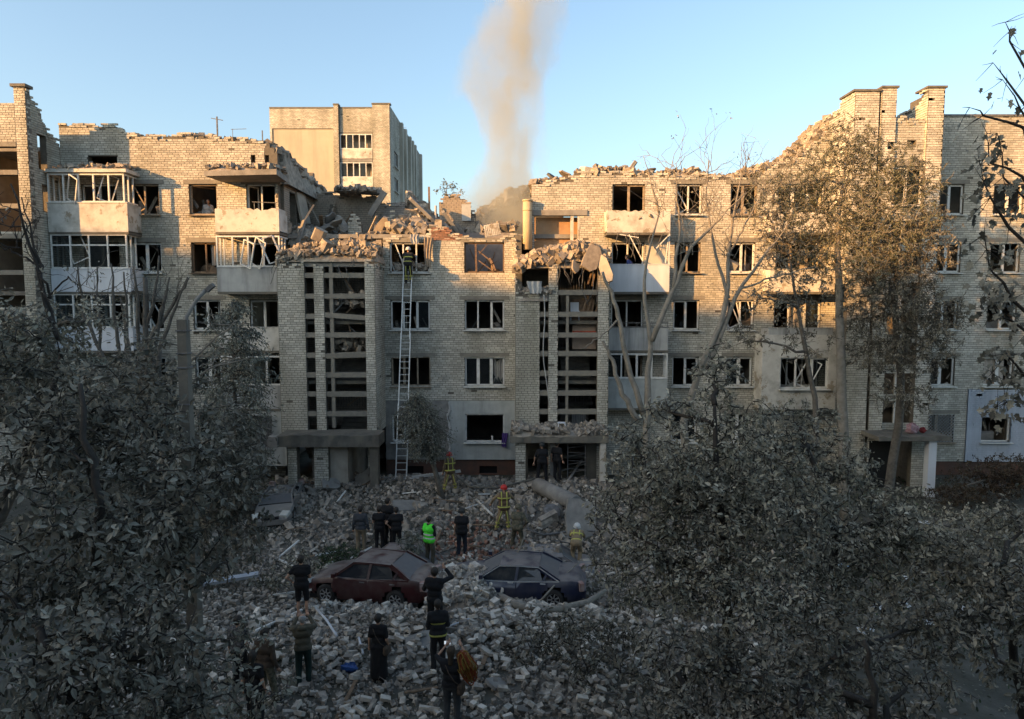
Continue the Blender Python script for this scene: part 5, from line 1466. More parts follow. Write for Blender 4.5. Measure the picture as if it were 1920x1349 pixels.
pp_('photo', 'person in black holding a phone up with both hands at the bottom of the picture', spot(847, 1366), -.1, h=1.76, shirt=BLACK, pants=DENIM, sleeve=1.0, armL=((.16, .16, .04), (-.02, .34, .22)), armR=((.16, .16, .04), (-.02, .34, .22)), longhair=True, hair=mat('brown_hair', (.05, .035, .022), scale=50), bag=BROWN)
pp_('striped', 'man in black top with pale pattern half hidden by leaves at the left', spot(450, 1292), -.2, shirt=mat('patterned_black_cloth', (.02, .02, .022), (.16, .16, .16), scale=26, detail=1), h=1.74)
pp_('brown', 'man in brown camouflage jacket behind leaves, near the balding man', spot(500, 1322), -.3, h=1.78, shirt=BROWN, pants=CAMO, sleeve=1.9, feet=((-.14, 0), (.2, .1)))
pp_('front', 'person in black seen from behind nearest the camera among the left leaves', spot(478, 1372), -.1, h=1.74, shirt=BLACK, pants=BLACK, sleeve=.6, female=True, longhair=True, armL=DN)
# in the building
x_, z_ = at(393, 398, 34.6)
pp_('window', 'elderly man looking out of the top-floor window with his hand at his mouth', np.array((x_, 34.45, 12.5)), math.pi+.3, h=1.74, shirt=WHITE, pants=BROWN, sleeve=1.9, bald=True, hair=HAIR_G, vest=None, armL=((.05, .12, -.26), (-.08, .2, -.02)))
pp_('bluetee', 'man in blue tee bending over inside the open balcony of the right section', np.array((X(1186, 480, 33.4), 33.35, 9.72)), 1.2, h=1.78, shirt=BLUE, pants=NAVY, sleeve=.6, lean=.4)
xl, zl = at(766, 520, 33.2)
LADX = xl
pp_('ladderman', 'firefighter with white helmet climbing off the ladder top into the broken window', np.array((xl, 33.05, 10.05)), .05, h=1.78, shirt=FDARK, pants=FDARK, sleeve=1.95, helmet=WHH, stripes=(YEL, (1.02, 1.25)), legstripes=YEL, lean=.35, feet=((-.1, .05), (.12, .1)), armL=((.1, .22, -.14), (.06, .45, -.05)), armR=((.1, .22, -.14), (.06, .45, -.05)))
# ------------------------------------------------------------------ cars
def car(label, loc, rz, paint, L=4.6, W=1.78, H=1.45, prof=None, roof_drop=0.0, tilt=(0, 0), glass=True, chrome=False, crushed=0.0, seed=0, dust=M_RUBBLE, group=None, wheel_r=.31, sunk=0.0):
    """a saloon: x is forward. Body from a side profile, glasshouse above it, doors, lamps, wheels"""
    rg = np.random.default_rng(seed)
    o = empty('wrecked_car' if crushed else 'parked_car', loc, 0)
    o.rotation_euler = (tilt[0], tilt[1], rz)
    tag(o, label, 'car', group)
    hl = L/2
    # stations along x from the tail: x, top of the lower body, half width, bottom
    st = [(-hl, .62, .60, .34), (-hl+.06, .92, .74, .28), (-hl+.3, 1.0, .82, .22), (-hl+.9, .99, .87, .20), (-.6, .94, .89, .20), (.4, .92, .89, .20), (.95, .92, .88, .20), (hl-.55, .82, .84, .20), (hl-.15, .70, .72, .24), (hl, .55, .55, .32)]
    st = [(x, t*H/1.45, w_*W/1.78, b) for x, t, w_, b in st]
    # resample
    xs_ = np.linspace(-hl, hl, 47)
    tp = np.interp(xs_, [s[0] for s in st], [s[1] for s in st]); hw = np.interp(xs_, [s[0] for s in st], [s[2] for s in st]); bt = np.interp(xs_, [s[0] for s in st], [s[3] for s in st])
    ker = np.array([.25, .5, .25])
    for a in (tp, hw, bt): a[1:-1] = np.convolve(a, ker, 'valid')
    wx = (-hl+.92, hl-.86)
    rows = []
    for k in (0, .12, .3, .52, .75, .92, 1.0):
        bulge = .93+.07*math.sin(math.pi*min(1, k*1.05))
        rows.append((k, bulge))
    V, F = [], []
    n = len(xs_)
    def arch(x, z):
        return any((x-c)**2+(z-wheel_r-.02)**2 < (wheel_r+.07)**2 for c in wx)
    for sgn in (1, -1):
        base = len(V)
        for i in range(n):
            for k, bu in rows:
                V.append((xs_[i], sgn*hw[i]*bu*(1 if k < .95 else .97), bt[i]+(tp[i]-bt[i])*k))
        m = len(rows)
        for i in range(n-1):
            for j in range(m-1):
                cx = (xs_[i]+xs_[i+1])/2; cz = bt[i]+(tp[i]-bt[i])*(rows[j][0]+rows[j+1][0])/2
                if arch(cx, cz): continue
                q = (base+i*m+j, base+(i+1)*m+j, base+(i+1)*m+j+1, base+i*m+j+1)
                F.append(q if sgn < 0 else q[::-1])
    # deck: bonnet, cabin floor line and boot
    base = len(V)
    cross = (-1, -.6, 0, .6, 1)
    for i in range(n):
        for c in cross:
            V.append((xs_[i], c*hw[i]*.905, tp[i]+.035*(1-c*c)))
    for i in range(n-1):
        for j in range(4):
            a = base+i*5+j
            F.append((a, a+5, a+6, a+1))
    for i in (0, n-1):      # ends
        a = [base+i*5+j for j in range(5)]
        lo = [len(V), len(V)+1]
        V.append((xs_[i], -hw[i]*.93, bt[i])); V.append((xs_[i], hw[i]*.93, bt[i]))
        F.append(tuple([lo[0]]+a+[lo[1]]) if i else tuple(reversed([lo[0]]+a+[lo[1]])))
    if crushed:
        V = [(x, y, z - (crushed*max(0, z-.5)*(0.4+.6*float(vnoise(x*1.3, y*1.3, seed))))) for x, y, z in V]
    bo = MB().add(V, F, smooth=True).build('body', paint, o)
    # glasshouse: belt line and roof line
    zb = np.interp(0, xs_, tp)+.0
    Hr = H-roof_drop
    A0, A1 = (.98, hw[30]*.86), (.28, hw[28]*.70)       # windscreen foot and head
    C0, C1 = (-1.55, hw[14]*.86), (-.92, hw[18]*.68)
    if crushed: Hr -= crushed*.62
    def tpz(x): return float(np.interp(x, xs_, tp))-(crushed*.25 if crushed else 0)
    roofV, roofF = [], []
    rx = np.linspace(C1[0], A1[0], 7)
    for x in rx:
        wv = np.interp(x, [C1[0], A1[0]], [C1[1], A1[1]])
        for c in (-1, -.7, 0, .7, 1):
            dz = -crushed*.25*float(vnoise(x*2, c*2, seed+3)) if crushed else 0
            roofV.append((x, c*wv, Hr-.05*abs(c)**3-.03*abs((x-.0)/1.0)**2+dz))
    for i in range(6):
        for j in range(4):
            a = i*5+j; roofF.append((a, a+5, a+6, a+1))
    k = len(roofV)
    rb = MB().add(roofV, roofF, smooth=True)
    rb.add([(x, y, z-.03) for x, y, z in roofV], [q[::-1] for q in roofF], smooth=True)
    rb.build('roof', paint, o)
    gl = []
    for s_ in (-1, 1):
        pil = MB()
        a0 = np.array((A0[0], s_*A0[1], tpz(A0[0])-.02)); a1 = np.array((A1[0], s_*A1[1], Hr-.06))
        c0 = np.array((C0[0], s_*C0[1], tpz(C0[0])-.02)); c1 = np.array((C1[0], s_*C1[1], Hr-.07))
        b0 = np.array((-.22, s_*hw[22]*.88, tpz(-.2)-.02)); b1 = np.array((-.28, s_*(A1[1]+C1[1])/2, Hr-.05))
        c2 = np.array((-1.05, s_*hw[16]*.88, tpz(-1.05)-.02)); c3 = np.array((-.92, s_*C1[1], Hr-.07))
        for p, q, w_ in ((a0, a1, .07), (c0, c1, .15), (b0, b1, .08), (a1, b1, .06), (b1, c1, .06)): pil.bar(p, q, w_, .06, up=(0, 1, 0))
        for p, q in ((a0, b0), (b0, c2), (c2, c0)): pil.bar(p, q, .05, .05, up=(0, 1, 0))
        pil.bar(c2, c3*.6+c0*.4, .05, .05, up=(0, 1, 0))
        if chrome: 
            ch = MB()
            for p, q in ((a0, a1), (a1, b1), (b1, c1), (c1, c0), (c0, b0), (b0, a0)): ch.bar(p+np.array((0, s_*.035, .01)), q+np.array((0, s_*.035, .01)), .022, .015, up=(0, 1, 0))
            ch.build('window_trim', M_ALU, o)
        pil.build('side_frame', paint, o)
        gl += [(a0, b0, b1, a1), (b0, c2, c3, b1), (c2, c0, c1, c3)]
        if glass is True or glass == 'side':
            for q in ((a0, b0, b1, a1), (b0, c2, c3, b1)):
                if glass == 'side' and s_ < 0 and q[0] is b0: continue
                VV = [p+np.array((0, s_*t, 0)) for t in (.0, -.008) for p in q]
                MB().add(VV, [(0, 1, 2, 3), (7, 6, 5, 4), (0, 4, 5, 1), (1, 5, 6, 2), (2, 6, 7, 3), (3, 7, 4, 0)]).build('side_window', CAR_GLASS, o)
    for nm, (p0, p1) in (('windscreen', (A0, A1)), ('rear_window', (C0, C1))):
        q = [np.array((p0[0], -p0[1], tpz(p0[0])-.0)), np.array((p0[0], p0[1], tpz(p0[0])-.0)), np.array((p1[0], p1[1], Hr-.06)), np.array((p1[0], -p1[1], Hr-.06))]
        VV = [p+np.array((0, 0, t)) for t in (.0, -.01) for p in q]
        MB().add(VV, [(0, 1, 2, 3), (7, 6, 5, 4), (0, 4, 5, 1), (1, 5, 6, 2), (2, 6, 7, 3), (3, 7, 4, 0)]).build(nm, CAR_DUSTGLASS, o)
    # doors: seams, handles
    for s_ in (-1, 1):
        for x0, x1 in ((-.22, .93), (-1.2, -.26)):
            d = MB(); zz = (.32, .5, .68, .88)
            VV, FF = [], []
            N_ = 6
            for i in range(N_+1):
                x = x0+(x1-x0)*i/N_
                w_ = float(np.interp(x, xs_, hw)); t_ = float(np.interp(x, xs_, tp))
                for z in (.30, .42, .6, .8, t_-.02):
                    k_ = (z-.2)/(t_-.2); bu = .93+.07*math.sin(math.pi*min(1, k_*1.05))
                    VV.append((x, s_*(w_*bu+.010), z*(1-crushed*.15)))
            for i in range(N_):
                for j in range(4):
                    q = (i*5+j, (i+1)*5+j, (i+1)*5+j+1, i*5+j+1)
                    cx = x0+(x1-x0)*(i+.5)/N_
                    if arch(cx, (VV[q[0]][2]+VV[q[2]][2])/2): continue
                    FF.append(q if s_ < 0 else q[::-1])
            do = d.add(VV, FF, smooth=True).build('door', paint, o)
            MB().bx(x0+.06, x0+.22, s_*(float(np.interp(x0+.1, xs_, hw))+.012), s_*(float(np.interp(x0+.1, xs_, hw))+.035), .80, .83).build('handle', M_STEEL if not chrome else M_ALU, do)
        MB().box((.82, s_*(W/2+.08), 1.0), (.12, .18, .12), rotm(0, 0, .2)).build('wing_mirror', paint, o)
        MB().box((hl-.22, s_*W*.33, .66*H/1.45), (.3, .34, .13), rotm(0, .35, -s_*.45)).build('headlight', CAR_LAMP, o)
        MB().box((-hl+.10, s_*W*.385, .82*H/1.45), (.14, .24, .24), rotm(0, 0, s_*.35)).build('tail_light', CAR_TAIL, o)
        MB().bx(-hl+.2, hl-.3, s_*(W/2*.86), s_*(W/2*.92), .17, .27).build('sill', BLACKPL, o)
    MB().box((hl-.02, 0, .42), (.16, W*.78, .2)).build('bumper', paint, o)
    MB().box((-hl+.02, 0, .48), (.14, W*.8, .24)).build('bumper', paint, o)
    MB().box((hl-.03, 0, .60*H/1.45), (.1, W*.4, .1)).build('grille', BLACKPL, o)
    MB().bx(-hl+.25, hl-.3, -W*.42, W*.42, .2, .45).bx(-1.4, .9, -W*.40, W*.40, .45, .8).build('cabin_floor', BLACKPL, o)
    for x in (.15, -.62):
        for y in (-.36, .36): MB().box((x, y, .58), (.5, .48, .2)).box((x-.24, y, .80*(1-crushed*.4)), (.12, .44, .42*(1-crushed*.5)), rotm(0, -.2, 0)).build('seat', BLACKPL, o)
    for c in wx:
        for s_ in (-1, 1):
            tw = .2; y0 = s_*(W/2-.03)
            t_ = MB()
            a = np.linspace(0, 2*math.pi, 25)[:-1]
            prof_ = [(0, wheel_r*.62), (0, wheel_r*.93), (.03, wheel_r), (tw-.03, wheel_r), (tw, wheel_r*.9)]
            VV = [(c+r*math.cos(t), y0-s_*d, wheel_r+r*math.sin(t)) for d, r in prof_ for t in a]
            FF = [((j*24+i), (j*24+(i+1) % 24), ((j+1)*24+(i+1) % 24), ((j+1)*24+i)) for j in range(4) for i in range(24)]
            wo = t_.add(VV, FF, smooth=True).build('wheel', TYRE, o)
            rm = MB()
            VV = [(c, y0-s_*.05, wheel_r)]+[(c+wheel_r*.64*math.cos(t), y0-s_*.04, wheel_r+wheel_r*.64*math.sin(t)) for t in a]
            rm.add(VV, [(0, 1+i, 1+(i+1) % 24) for i in range(24)], 1)
            for q in range(7):
                t = q*2*math.pi/7
                rm.bar((c+.04*math.cos(t), y0-s_*.025, wheel_r+.04*math.sin(t)), (c+wheel_r*.6*math.cos(t), y0-s_*.015, wheel_r+wheel_r*.6*math.sin(t)), .035, .02, up=(0, 1, 0))
            rm.tube([(c+wheel_r*.62*math.cos(t), y0-s_*.012, wheel_r+wheel_r*.62*math.sin(t)) for t in np.linspace(0, 2*math.pi, 25)], .014, 5)
            rm.build('rim', [RIM, BLACKPL], wo)
    return o
def paint(name, c, d=.45): return mat(name, c, tuple(k*.8 for k in c), scale=1.5, rough=.38, spec=.5, dirt=d, dirt_col=(.12, .108, .095), dirt_scale=1.6, bump=.03, updust=.5)
CAR_GLASS = mat('car_side_glass', (.02, .024, .03), rough=.12, dirt=.5, dirt_col=(.13, .12, .11), dirt_scale=3, spec=.6)
CAR_DUSTGLASS = mat('dusty_car_glass', (.14, .14, .14), (.09, .09, .095), rough=.6, dirt=.6, dirt_col=(.25, .24, .22), dirt_scale=3)
CAR_LAMP = mat('car_lamp', (.55, .55, .5), rough=.2); CAR_TAIL = mat('car_tail_lamp', (.25, .12, .1), (.35, .3, .28), rough=.3, scale=4)
BLACKPL = mat('black_plastic', (.015, .015, .016), rough=.7); TYRE = mat('tyre_rubber', (.03, .029, .028), rough=.9, dirt=.5, dirt_col=(.13, .12, .11)); RIM = mat('wheel_rim', (.30, .30, .30), rough=.45, dirt=.5, dirt_col=(.12, .11, .1))
def gl_(x, y, dz=0): return (x, y, float(g(x, y))+dz)
p = spot(700, 1122)
car('dusty dark red sedan, one side window gone, half buried in bricks left of centre', (-4.4, 20.95, -.15), math.pi-.25, paint('dark_red_paint', (.045, .008, .010), .5), L=4.1, W=1.74, H=1.36, glass='side', seed=1, tilt=(.0, .02))
car('dark blue sedan with chrome window trim under bricks, fallen branch in front of it', (-.02, 20.95, -.13), math.pi-.12, paint('dark_blue_paint', (.014, .02, .05), .45), L=4.6, W=1.82, H=1.27, chrome=True, seed=2)
car('dust-covered car whose pinkish grey roof shows behind the red sedan', (-4.2, 23.5, -1.02), math.pi-.1, paint('rosy_grey_paint', (.20, .16, .155), .8), L=4.2, W=1.7, H=1.5, seed=3)
car('rubble-strewn grey car whose roof shows just behind the dark blue sedan', (.8, 23.3, -1.0), math.pi+.05, paint('dust_grey_paint', (.17, .17, .18), .8), L=4.4, W=1.75, H=1.5, seed=4)
car('crushed grey car with a torn roof under rubble by the left entrance', gl_(-9.9, 28.6, -.2), -math.pi/2+.55-.4, paint('rubble_dust_paint', (.20, .19, .175), .7), L=4.1, W=1.65, H=1.4, crushed=.55, glass=False, seed=5, tilt=(.06, .05))
# rubble lying on the cars
heap('rubble', (1.6, 3.2), (19.9, 21.6), lambda x, y: .7, 0, 2, seed=50) if False else None
def pile_on(name, cx, cy, rx, ry, z0, hh, n, seed, mats=M_LOOSE, s0=.06, s1=.3):
    heap(name, (cx-rx, cx+rx), (cy-ry, cy+ry), lambda x, y: z0+hh*max(-.3, 1-((x-cx)/rx)**2-((y-cy)/ry)**2), z0-.35, n, s0, s1, mats, seed, lift=.05, res=.2)
pile_on('rubble', -1.4, 20.5, 1.1, 1.2, .35, .45, 520, 51)
pile_on('rubble', -9.9, 28.9, 1.0, .9, .62, .42, 420, 52, M_RUBBLE)
pile_on('rubble', 1.0, 23.2, .8, .6, .36, .12, 120, 53, M_RUBBLE)
pile_on('rubble', -4.6, 19.75, 1.5, .3, -.05, .1, 260, 56)
pile_on('rubble', .3, 19.8, 1.6, .3, -.05, .1, 260, 57)
pile_on('rubble', -2.6, 20.9, .5, .6, .3, .3, 160, 54)
# ------------------------------------------------------------------ trees
BARK = mat('grey_bark', (.13, .115, .095), (.075, .066, .055), scale=7, bump=.8, bump_scale=18)
BARK_PALE = mat('dusty_bark', (.26, .23, .19), (.17, .15, .12), scale=5, bump=.7, bump_scale=18)
BARK_DK = mat('dark_bark', (.045, .038, .032), (.028, .024, .02), scale=8, bump=.6)
def leafmat(n, a, b): return mat(n, a, b, scale=1.1, island=.62, rough=.75, spec=.25, two_sided_leaf=True)
LEAF_DUST = leafmat('dusty_leaf', (.42, .39, .31), (.125, .125, .09))
LEAF_DARK = leafmat('dark_dusty_leaf', (.30, .275, .22), (.09, .088, .066))
LEAF_TAN = leafmat('tan_dusty_leaf', (.215, .215, .14), (.12, .128, .085))
LEAF_GREEN = leafmat('green_leaf', (.09, .125, .065), (.03, .048, .025))
LEAF_RED = leafmat('russet_leaf', (.075, .06, .035), (.06, .035, .025))
LEAF_FIR = leafmat('dusty_needles', (.26, .265, .22), (.13, .14, .115))
def unit(v): return v/np.maximum(np.linalg.norm(v, axis=-1, keepdims=True), 1e-9)
LEAF_SHAPE = np.array([(0, 0, 0), (.28, .42, .06), (.68, .36, .05), (1, 0, -.04), (.68, -.36, .05), (.28, -.42, .06)], float)
LEAF_F = np.array([[0, 3, 2, 1], [0, 5, 4, 3]])
MAPLE = np.array([(0, 0, 0), (.12, .38, .03), (.42, .24, .0), (.55, .52, .06), (.68, .2, .01), (1, 0, -.08), (.68, -.2, .01), (.55, -.52, .06), (.42, -.24, .0), (.12, -.38, .03)], float)
MAPLE_F = [(0, 2, 1), (0, 4, 3, 2), (0, 5, 4), (0, 6, 5), (0, 8, 7, 6), (0, 9, 8)]
def leaves(mb, P, D, N, ln, wd, maple=False):
    n = len(P)
    if n == 0: return
    D = unit(D); S = unit(np.cross(N, D)); N = np.cross(D, S)
    sh = MAPLE if maple else LEAF_SHAPE
    ln = np.broadcast_to(ln, (n,)); wd = np.broadcast_to(wd, (n,))
    V = P[:, None] + D[:, None]*(sh[None, :, :1]*ln[:, None, None]) + S[:, None]*(sh[None, :, 1:2]*wd[:, None, None]) + N[:, None]*(sh[None, :, 2:]*ln[:, None, None])
    k = len(sh); off = np.arange(n)*k
    if maple:
        for f in MAPLE_F: mb.add(np.zeros((0, 3)), np.zeros((0, 3), int)) if False else None
        base = mb.n
        mb.V.append(V.reshape(-1, 3)); mb.n += n*k
        for f in MAPLE_F:
            F = (np.array(f)[None]+off[:, None]+base)
            mb.L.append(F.ravel()); mb.T.append(np.full(n, len(f))); mb.M.append(np.zeros(n, int)); mb.S.append(np.zeros(n, bool))
    else:
        mb.add(V.reshape(-1, 3), (LEAF_F[None]+off[:, None, None]).reshape(-1, 4))
_lm = {}
def leaf_mesh(mt):
    if mt.name not in _lm:
        b = MB(); leaves(b, np.zeros((1, 3)), np.array([[1., 0, 0]]), np.array([[0, 0, 1.]]), 1.0, .55)
        o = b.build('leaf', mt); _lm[mt.name] = o.data; bpy.data.objects.remove(o)
    return _lm[mt.name]
def curve(a, b, k, rg, sag=0.0, wob=.06):
    t = np.linspace(0, 1, k)[:, None]
    a, b = np.asarray(a, float), np.asarray(b, float)
    L = np.linalg.norm(b-a)
    p = a+(b-a)*t
    w_ = rg.normal(0, wob*L, (k, 3)); w_[0] = w_[-1] = 0
    p = p+w_*.6
    p[:, 2] += sag*L*np.sin(np.pi*t[:, 0])
    return p
def blob(u, v, Y, ru, rv, ry=None, n=1.0):
    x, z = at(u, v, Y); d = depth((x, Y, z))
    return dict(c=np.array((x, Y, z)), r=np.array((ru*d/FPX, ry or (ru+rv)/2*d/FPX*.9, rv*d/FPX)), area=math.pi*ru*rv, px=FPX/d, n=n)
def tree(name, label, trunk, radii, blobs, leaf_len, mt, bark=BARK, dens=2.2, per=12, droop=.35, seed=0, cat='tree', group=None, width=.5, singles=0, twig=.012, spread=.5, limb_r=.06, base_limb=.25):
    """trunk: points from the ground up. Limbs run from the trunk to each part of the crown, twigs to each spray of leaves"""
    rg = np.random.default_rng(seed)
    tr = np.array(trunk, float)
    o = empty(name, tuple(tr[0]))
    tag(o, label, cat, group)
    O = tr[0]
    tb = MB()
    t = np.linspace(0, 1, 12)
    seg = np.linspace(0, 1, len(tr))
    P = np.stack([np.interp(t, seg, tr[:, i]) for i in range(3)], 1)
    P[1:-1] += rg.normal(0, .025, (10, 3))
    tb.tube(P-O, np.interp(t, seg, radii), 9)
    tb.build('trunk', bark, o)
    nodes = list(P[3:])
    lb = MB()
    big = MB()
    PP, DD = [], []
    for B_ in blobs:
        cand = np.array(nodes)
        d = np.linalg.norm(cand-B_['c'], axis=1)+np.maximum(0, cand[:, 2]-B_['c'][2])*2
        st = cand[d.argmin()]
        c = curve(st, B_['c'], 6, rg, .05)
        big.tube(c-O, np.linspace(limb_r, limb_r*.4, 6), 6)
        near = list(c[2:])
        lfpx = (leaf_len*B_['px'])**2*width*.42
        nl = max(40, int(B_['area']/lfpx*dens*B_['n']))
        nc = max(5, nl//per)
        q = unit(rg.normal(0, 1, (nc, 3)))*(rg.random((nc, 1))**.42)
        q = q*B_['r']*(1+.28*(rg.random((nc, 1))-.3)) + B_['c']
        q = q[np.argsort(np.linalg.norm(q-B_['c'], axis=1))]
        arr = np.empty((len(near)+nc, 3)); arr[:len(near)] = near; m = len(near)
        for p in q:
            dd = ((arr[:m]-p)**2).sum(1)
            s = arr[dd.argmin()]
            cv = curve(s, p, 4, rg, .04, .09)
            L = np.linalg.norm(p-s)
            lb.tube(cv-O, np.linspace(twig*1.25, twig*.4, 4), 4, cap=False)
            arr[m] = p; m += 1
            k = max(4, int(per*rg.uniform(.45, 1.6)))
            tt = rg.uniform(.25, 1.12, k)[:, None]
            dirv = unit(p-s)
            base = s+(p-s)*tt + rg.normal(0, spread*.16, (k, 3))*min(1, leaf_len*6)
            side = unit(np.cross(dirv, rg.normal(0, 1, (k, 3))))
            PP.append(base); DD.append(unit(side*.9+dirv*.6+rg.normal(0, .3, (k, 3))-np.array((0, 0, droop))))
        nodes += list(c[3:])
    if big.n: big.build('limb', bark, o, kind='stuff')
    if lb.n: lb.build('twigs', bark, o, kind='stuff')
    P = np.concatenate(PP); D = np.concatenate(DD); n = len(P)
    N = unit(rg.normal(0, .55, (n, 3))+np.array((0, -.3, .8)))
    ln = leaf_len*(.5+.95*rg.random(n)**1.6)
    if singles:
        k = np.argsort(np.linalg.norm(P-np.array((0, 0, CAM_H)), axis=1))[:singles*3][::3]
        me = leaf_mesh(mt)
        for i in k:
            d = D[i]; s = unit(np.cross(N[i], d)); nn = np.cross(d, s)
            lo = link('leaf', me, o)
            M4 = Matrix(np.stack([d, s, nn], 1).tolist()).to_4x4()
            lo.matrix_local = Matrix.Translation(Vector(P[i]-O)) @ M4 @ Matrix.Diagonal((ln[i], ln[i]*width/.5, ln[i], 1))
        keep = np.ones(n, bool); keep[k] = False
        P, D, N, ln = P[keep], D[keep], N[keep], ln[keep]
    cb = MB(); leaves(cb, P-O, D, N, ln, ln*width)
    cb.build('crown', mt, o, kind='stuff')
    return o
def G(x, y, dz=-.1): return (x, y, float(g(x, y))+dz)
def W3(u, v, Y): x, z = at(u, v, Y); return (x, Y, z)

# left, near
tree('leafy_tree', 'large dusty broad-leaved tree filling the left edge in front, dark slender trunk showing', [G(-5.6, 9.2), W3(168, 1180, 9.2), W3(190, 960, 9.2), W3(175, 860, 9.3), W3(150, 720, 9.6)], [.10, .075, .065, .05, .03],
     [blob(110, 1010, 9, 150, 130, n=1), blob(265, 960, 9.6, 130, 120), blob(70, 830, 10, 150, 130), blob(215, 800, 10.4, 140, 110), blob(330, 880, 10.6, 100, 100), blob(20, 680, 10.6, 90, 110, n=.9), blob(340, 1060, 10.2, 90, 80)], .122, LEAF_DARK, BARK_DK, seed=1, singles=260, limb_r=.028, dens=1.65, per=11)
tree('leafy_tree', 'dusty grey-leaved tree around the concrete lamp post at the left', [G(-7.6, 13.5), W3(330, 1000, 13.5), W3(310, 800, 13.5), W3(300, 650, 13.5)], [.14, .11, .08, .04],
     [blob(290, 720, 13, 90, 90), blob(400, 860, 13, 95, 110), blob(425, 990, 13.4, 80, 90), blob(240, 700, 13.6, 90, 50, n=.8), blob(455, 900, 13.6, 50, 70, n=.7), blob(330, 960, 14, 90, 90)], .12, LEAF_DARK, BARK, seed=2, dens=1.6, singles=80)
tree('leafy_tree', 'dusty green tree at the far left below the half-lit stair tower', [G(-14.5, 15.5), W3(60, 850, 15.5), W3(60, 640, 15.5)], [.16, .11, .05],
     [blob(50, 680, 15, 110, 80), blob(160, 710, 15.5, 100, 70), blob(10, 580, 16, 50, 50, n=.6), blob(110, 610, 16, 90, 50, n=.55), blob(190, 600, 16, 60, 50, n=.4), blob(140, 760, 15.5, 120, 80)], .12, LEAF_DUST, BARK, seed=3, dens=1.6)
tree('leafy_shrub', 'low dusty bush in the bottom left corner, nearest the camera', [G(-4.6, 7.6), W3(130, 1300, 7.6)], [.05, .03],
     [blob(100, 1240, 7.6, 160, 110), blob(310, 1230, 8.2, 120, 110), blob(0, 1120, 8.4, 100, 90), blob(390, 1320, 8.2, 70, 50, n=.7), blob(220, 1130, 8.4, 120, 80), blob(200, 1330, 7.4, 190, 50)], .105, LEAF_DARK, BARK_DK, seed=4, singles=200, cat='bush', dens=1.6)
tree('leafy_shrub', 'thin leafy sprigs hanging over the people at the bottom left', [G(-3.9, 10.6), W3(470, 1300, 10.6)], [.03, .015],
     [blob(470, 1200, 10.5, 40, 50, n=.35), blob(520, 1300, 10.2, 40, 50, n=.3), blob(470, 1330, 9.5, 70, 40, n=.5), blob(440, 1250, 10, 50, 60, n=.4)], .10, LEAF_DUST, BARK_DK, seed=5, cat='bush', dens=1.6, limb_r=.014, twig=.006)
# broken bare stems
def stems(name, label, lines, mt, seed=0, cat='tree', extra=0, group=None, r0=.1, twigs=None):
    rg = np.random.default_rng(seed)
    base = lines[0][0][0]
    O = np.array(base, float)
    o = empty(name, tuple(O)); tag(o, label, cat, group)
    for i, (pts, rr) in enumerate(lines):
        t = np.linspace(0, 1, 14); seg = np.linspace(0, 1, len(pts)); p = np.array(pts, float)
        P = np.stack([np.interp(t, seg, p[:, k]) for k in range(3)], 1)
        P[1:-1] += rg.normal(0, .025, (12, 3))
        MB().tube(P-O, np.interp(t, np.linspace(0, 1, len(rr)), rr), 8).build('trunk' if i == 0 else 'limb', mt, o)
    if twigs:
        tb = MB(); LP, LD = [], []
        for (p, n, ln, up, lf) in twigs:
            p = np.array(p)
            for k in range(n):
                d = unit(rg.normal(0, .55, 3)+np.array((0, 0, up)))
                c = curve(p+rg.normal(0, .12, 3), p+d*ln*rg.uniform(.5, 1.1), 5, rg, 0, .07)
                tb.tube(c-O, np.linspace(.014, .004, 5), 4, cap=False)
                for j in range(3):
                    e = c[rg.integers(1, 5)]
                    c2 = curve(e, e+unit(d+rg.normal(0, .6, 3))*ln*.35, 4, rg, 0, .07)
                    tb.tube(c2-O, np.linspace(.008, .003, 4), 3, cap=False)
                    if rg.random() < lf:
                        for _ in range(4): LP.append(c2[-1]+rg.normal(0, .08, 3)); LD.append(rg.normal(0, 1, 3)-np.array((0, 0, .4)))
        tb.build('twigs', mt, o, kind='stuff')
        if LP:
            cb = MB(); n = len(LP)
            leaves(cb, np.array(LP)-O, np.array(LD), unit(rg.normal(0, .6, (n, 3))+np.array((0, 0, .8))), rg.uniform(.06, .12, n), .05)
            cb.build('crown', LEAF_DUST, o, kind='stuff')
    return o
S = lambda Y, *uv: [W3(u, v, Y) for u, v in uv]
q = [([G(-12.6, 21)]+S(21, (268, 900), (276, 700), (272, 520)), [.16, .12, .09, .07])]
for a in (((250, 720), (240, 620), (232, 510)), ((262, 700), (258, 560), (250, 500)), ((225, 700), (215, 600), (208, 495)), ((285, 690), (300, 590), (318, 520)), ((292, 680), (320, 600), (352, 520)), ((270, 640), (290, 560), (298, 480)), ((185, 700), (186, 620), (182, 500)), ((205, 690), (160, 600), (146, 500)), ((282, 640), (330, 560), (355, 520)), ((240, 690), (234, 610), (226, 560)), ((278, 650), (305, 580), (310, 545))):
    q.append((S(21, (268, 800), *a), [.07, .06, .05, .022]))
stems('broken_tree', 'broken tree of bare snapped stems in front of the left balconies', q, BARK, 3, twigs=[(W3(u, v, 21), 5, 1.4, .7, .25) for u, v in ((240, 560), (300, 560), (190, 560), (330, 560), (270, 600), (150, 540))])
q = [([G(-12.5, 12.5)]+S(12.5, (120, 700), (70, 500), (20, 345)), [.07, .05, .035, .012]), (S(12.5, (110, 640), (60, 450), (40, 370)), [.03, .02, .008]), (S(12.5, (95, 560), (70, 470), (35, 400)), [.025, .018, .006]), (S(12.5, (90, 560), (120, 520), (180, 560)), [.02, .014, .006]), (S(12.5, (75, 500), (20, 470), (-10, 465)), [.02, .014, .006])]
stems('bare_tree', 'thin dark leafless branches in front of the left stair tower', q, BARK_DK, 4, twigs=[(W3(u, v, 12.5), 5, .7, .5, .3) for u, v in ((50, 450), (25, 420), (80, 520))])
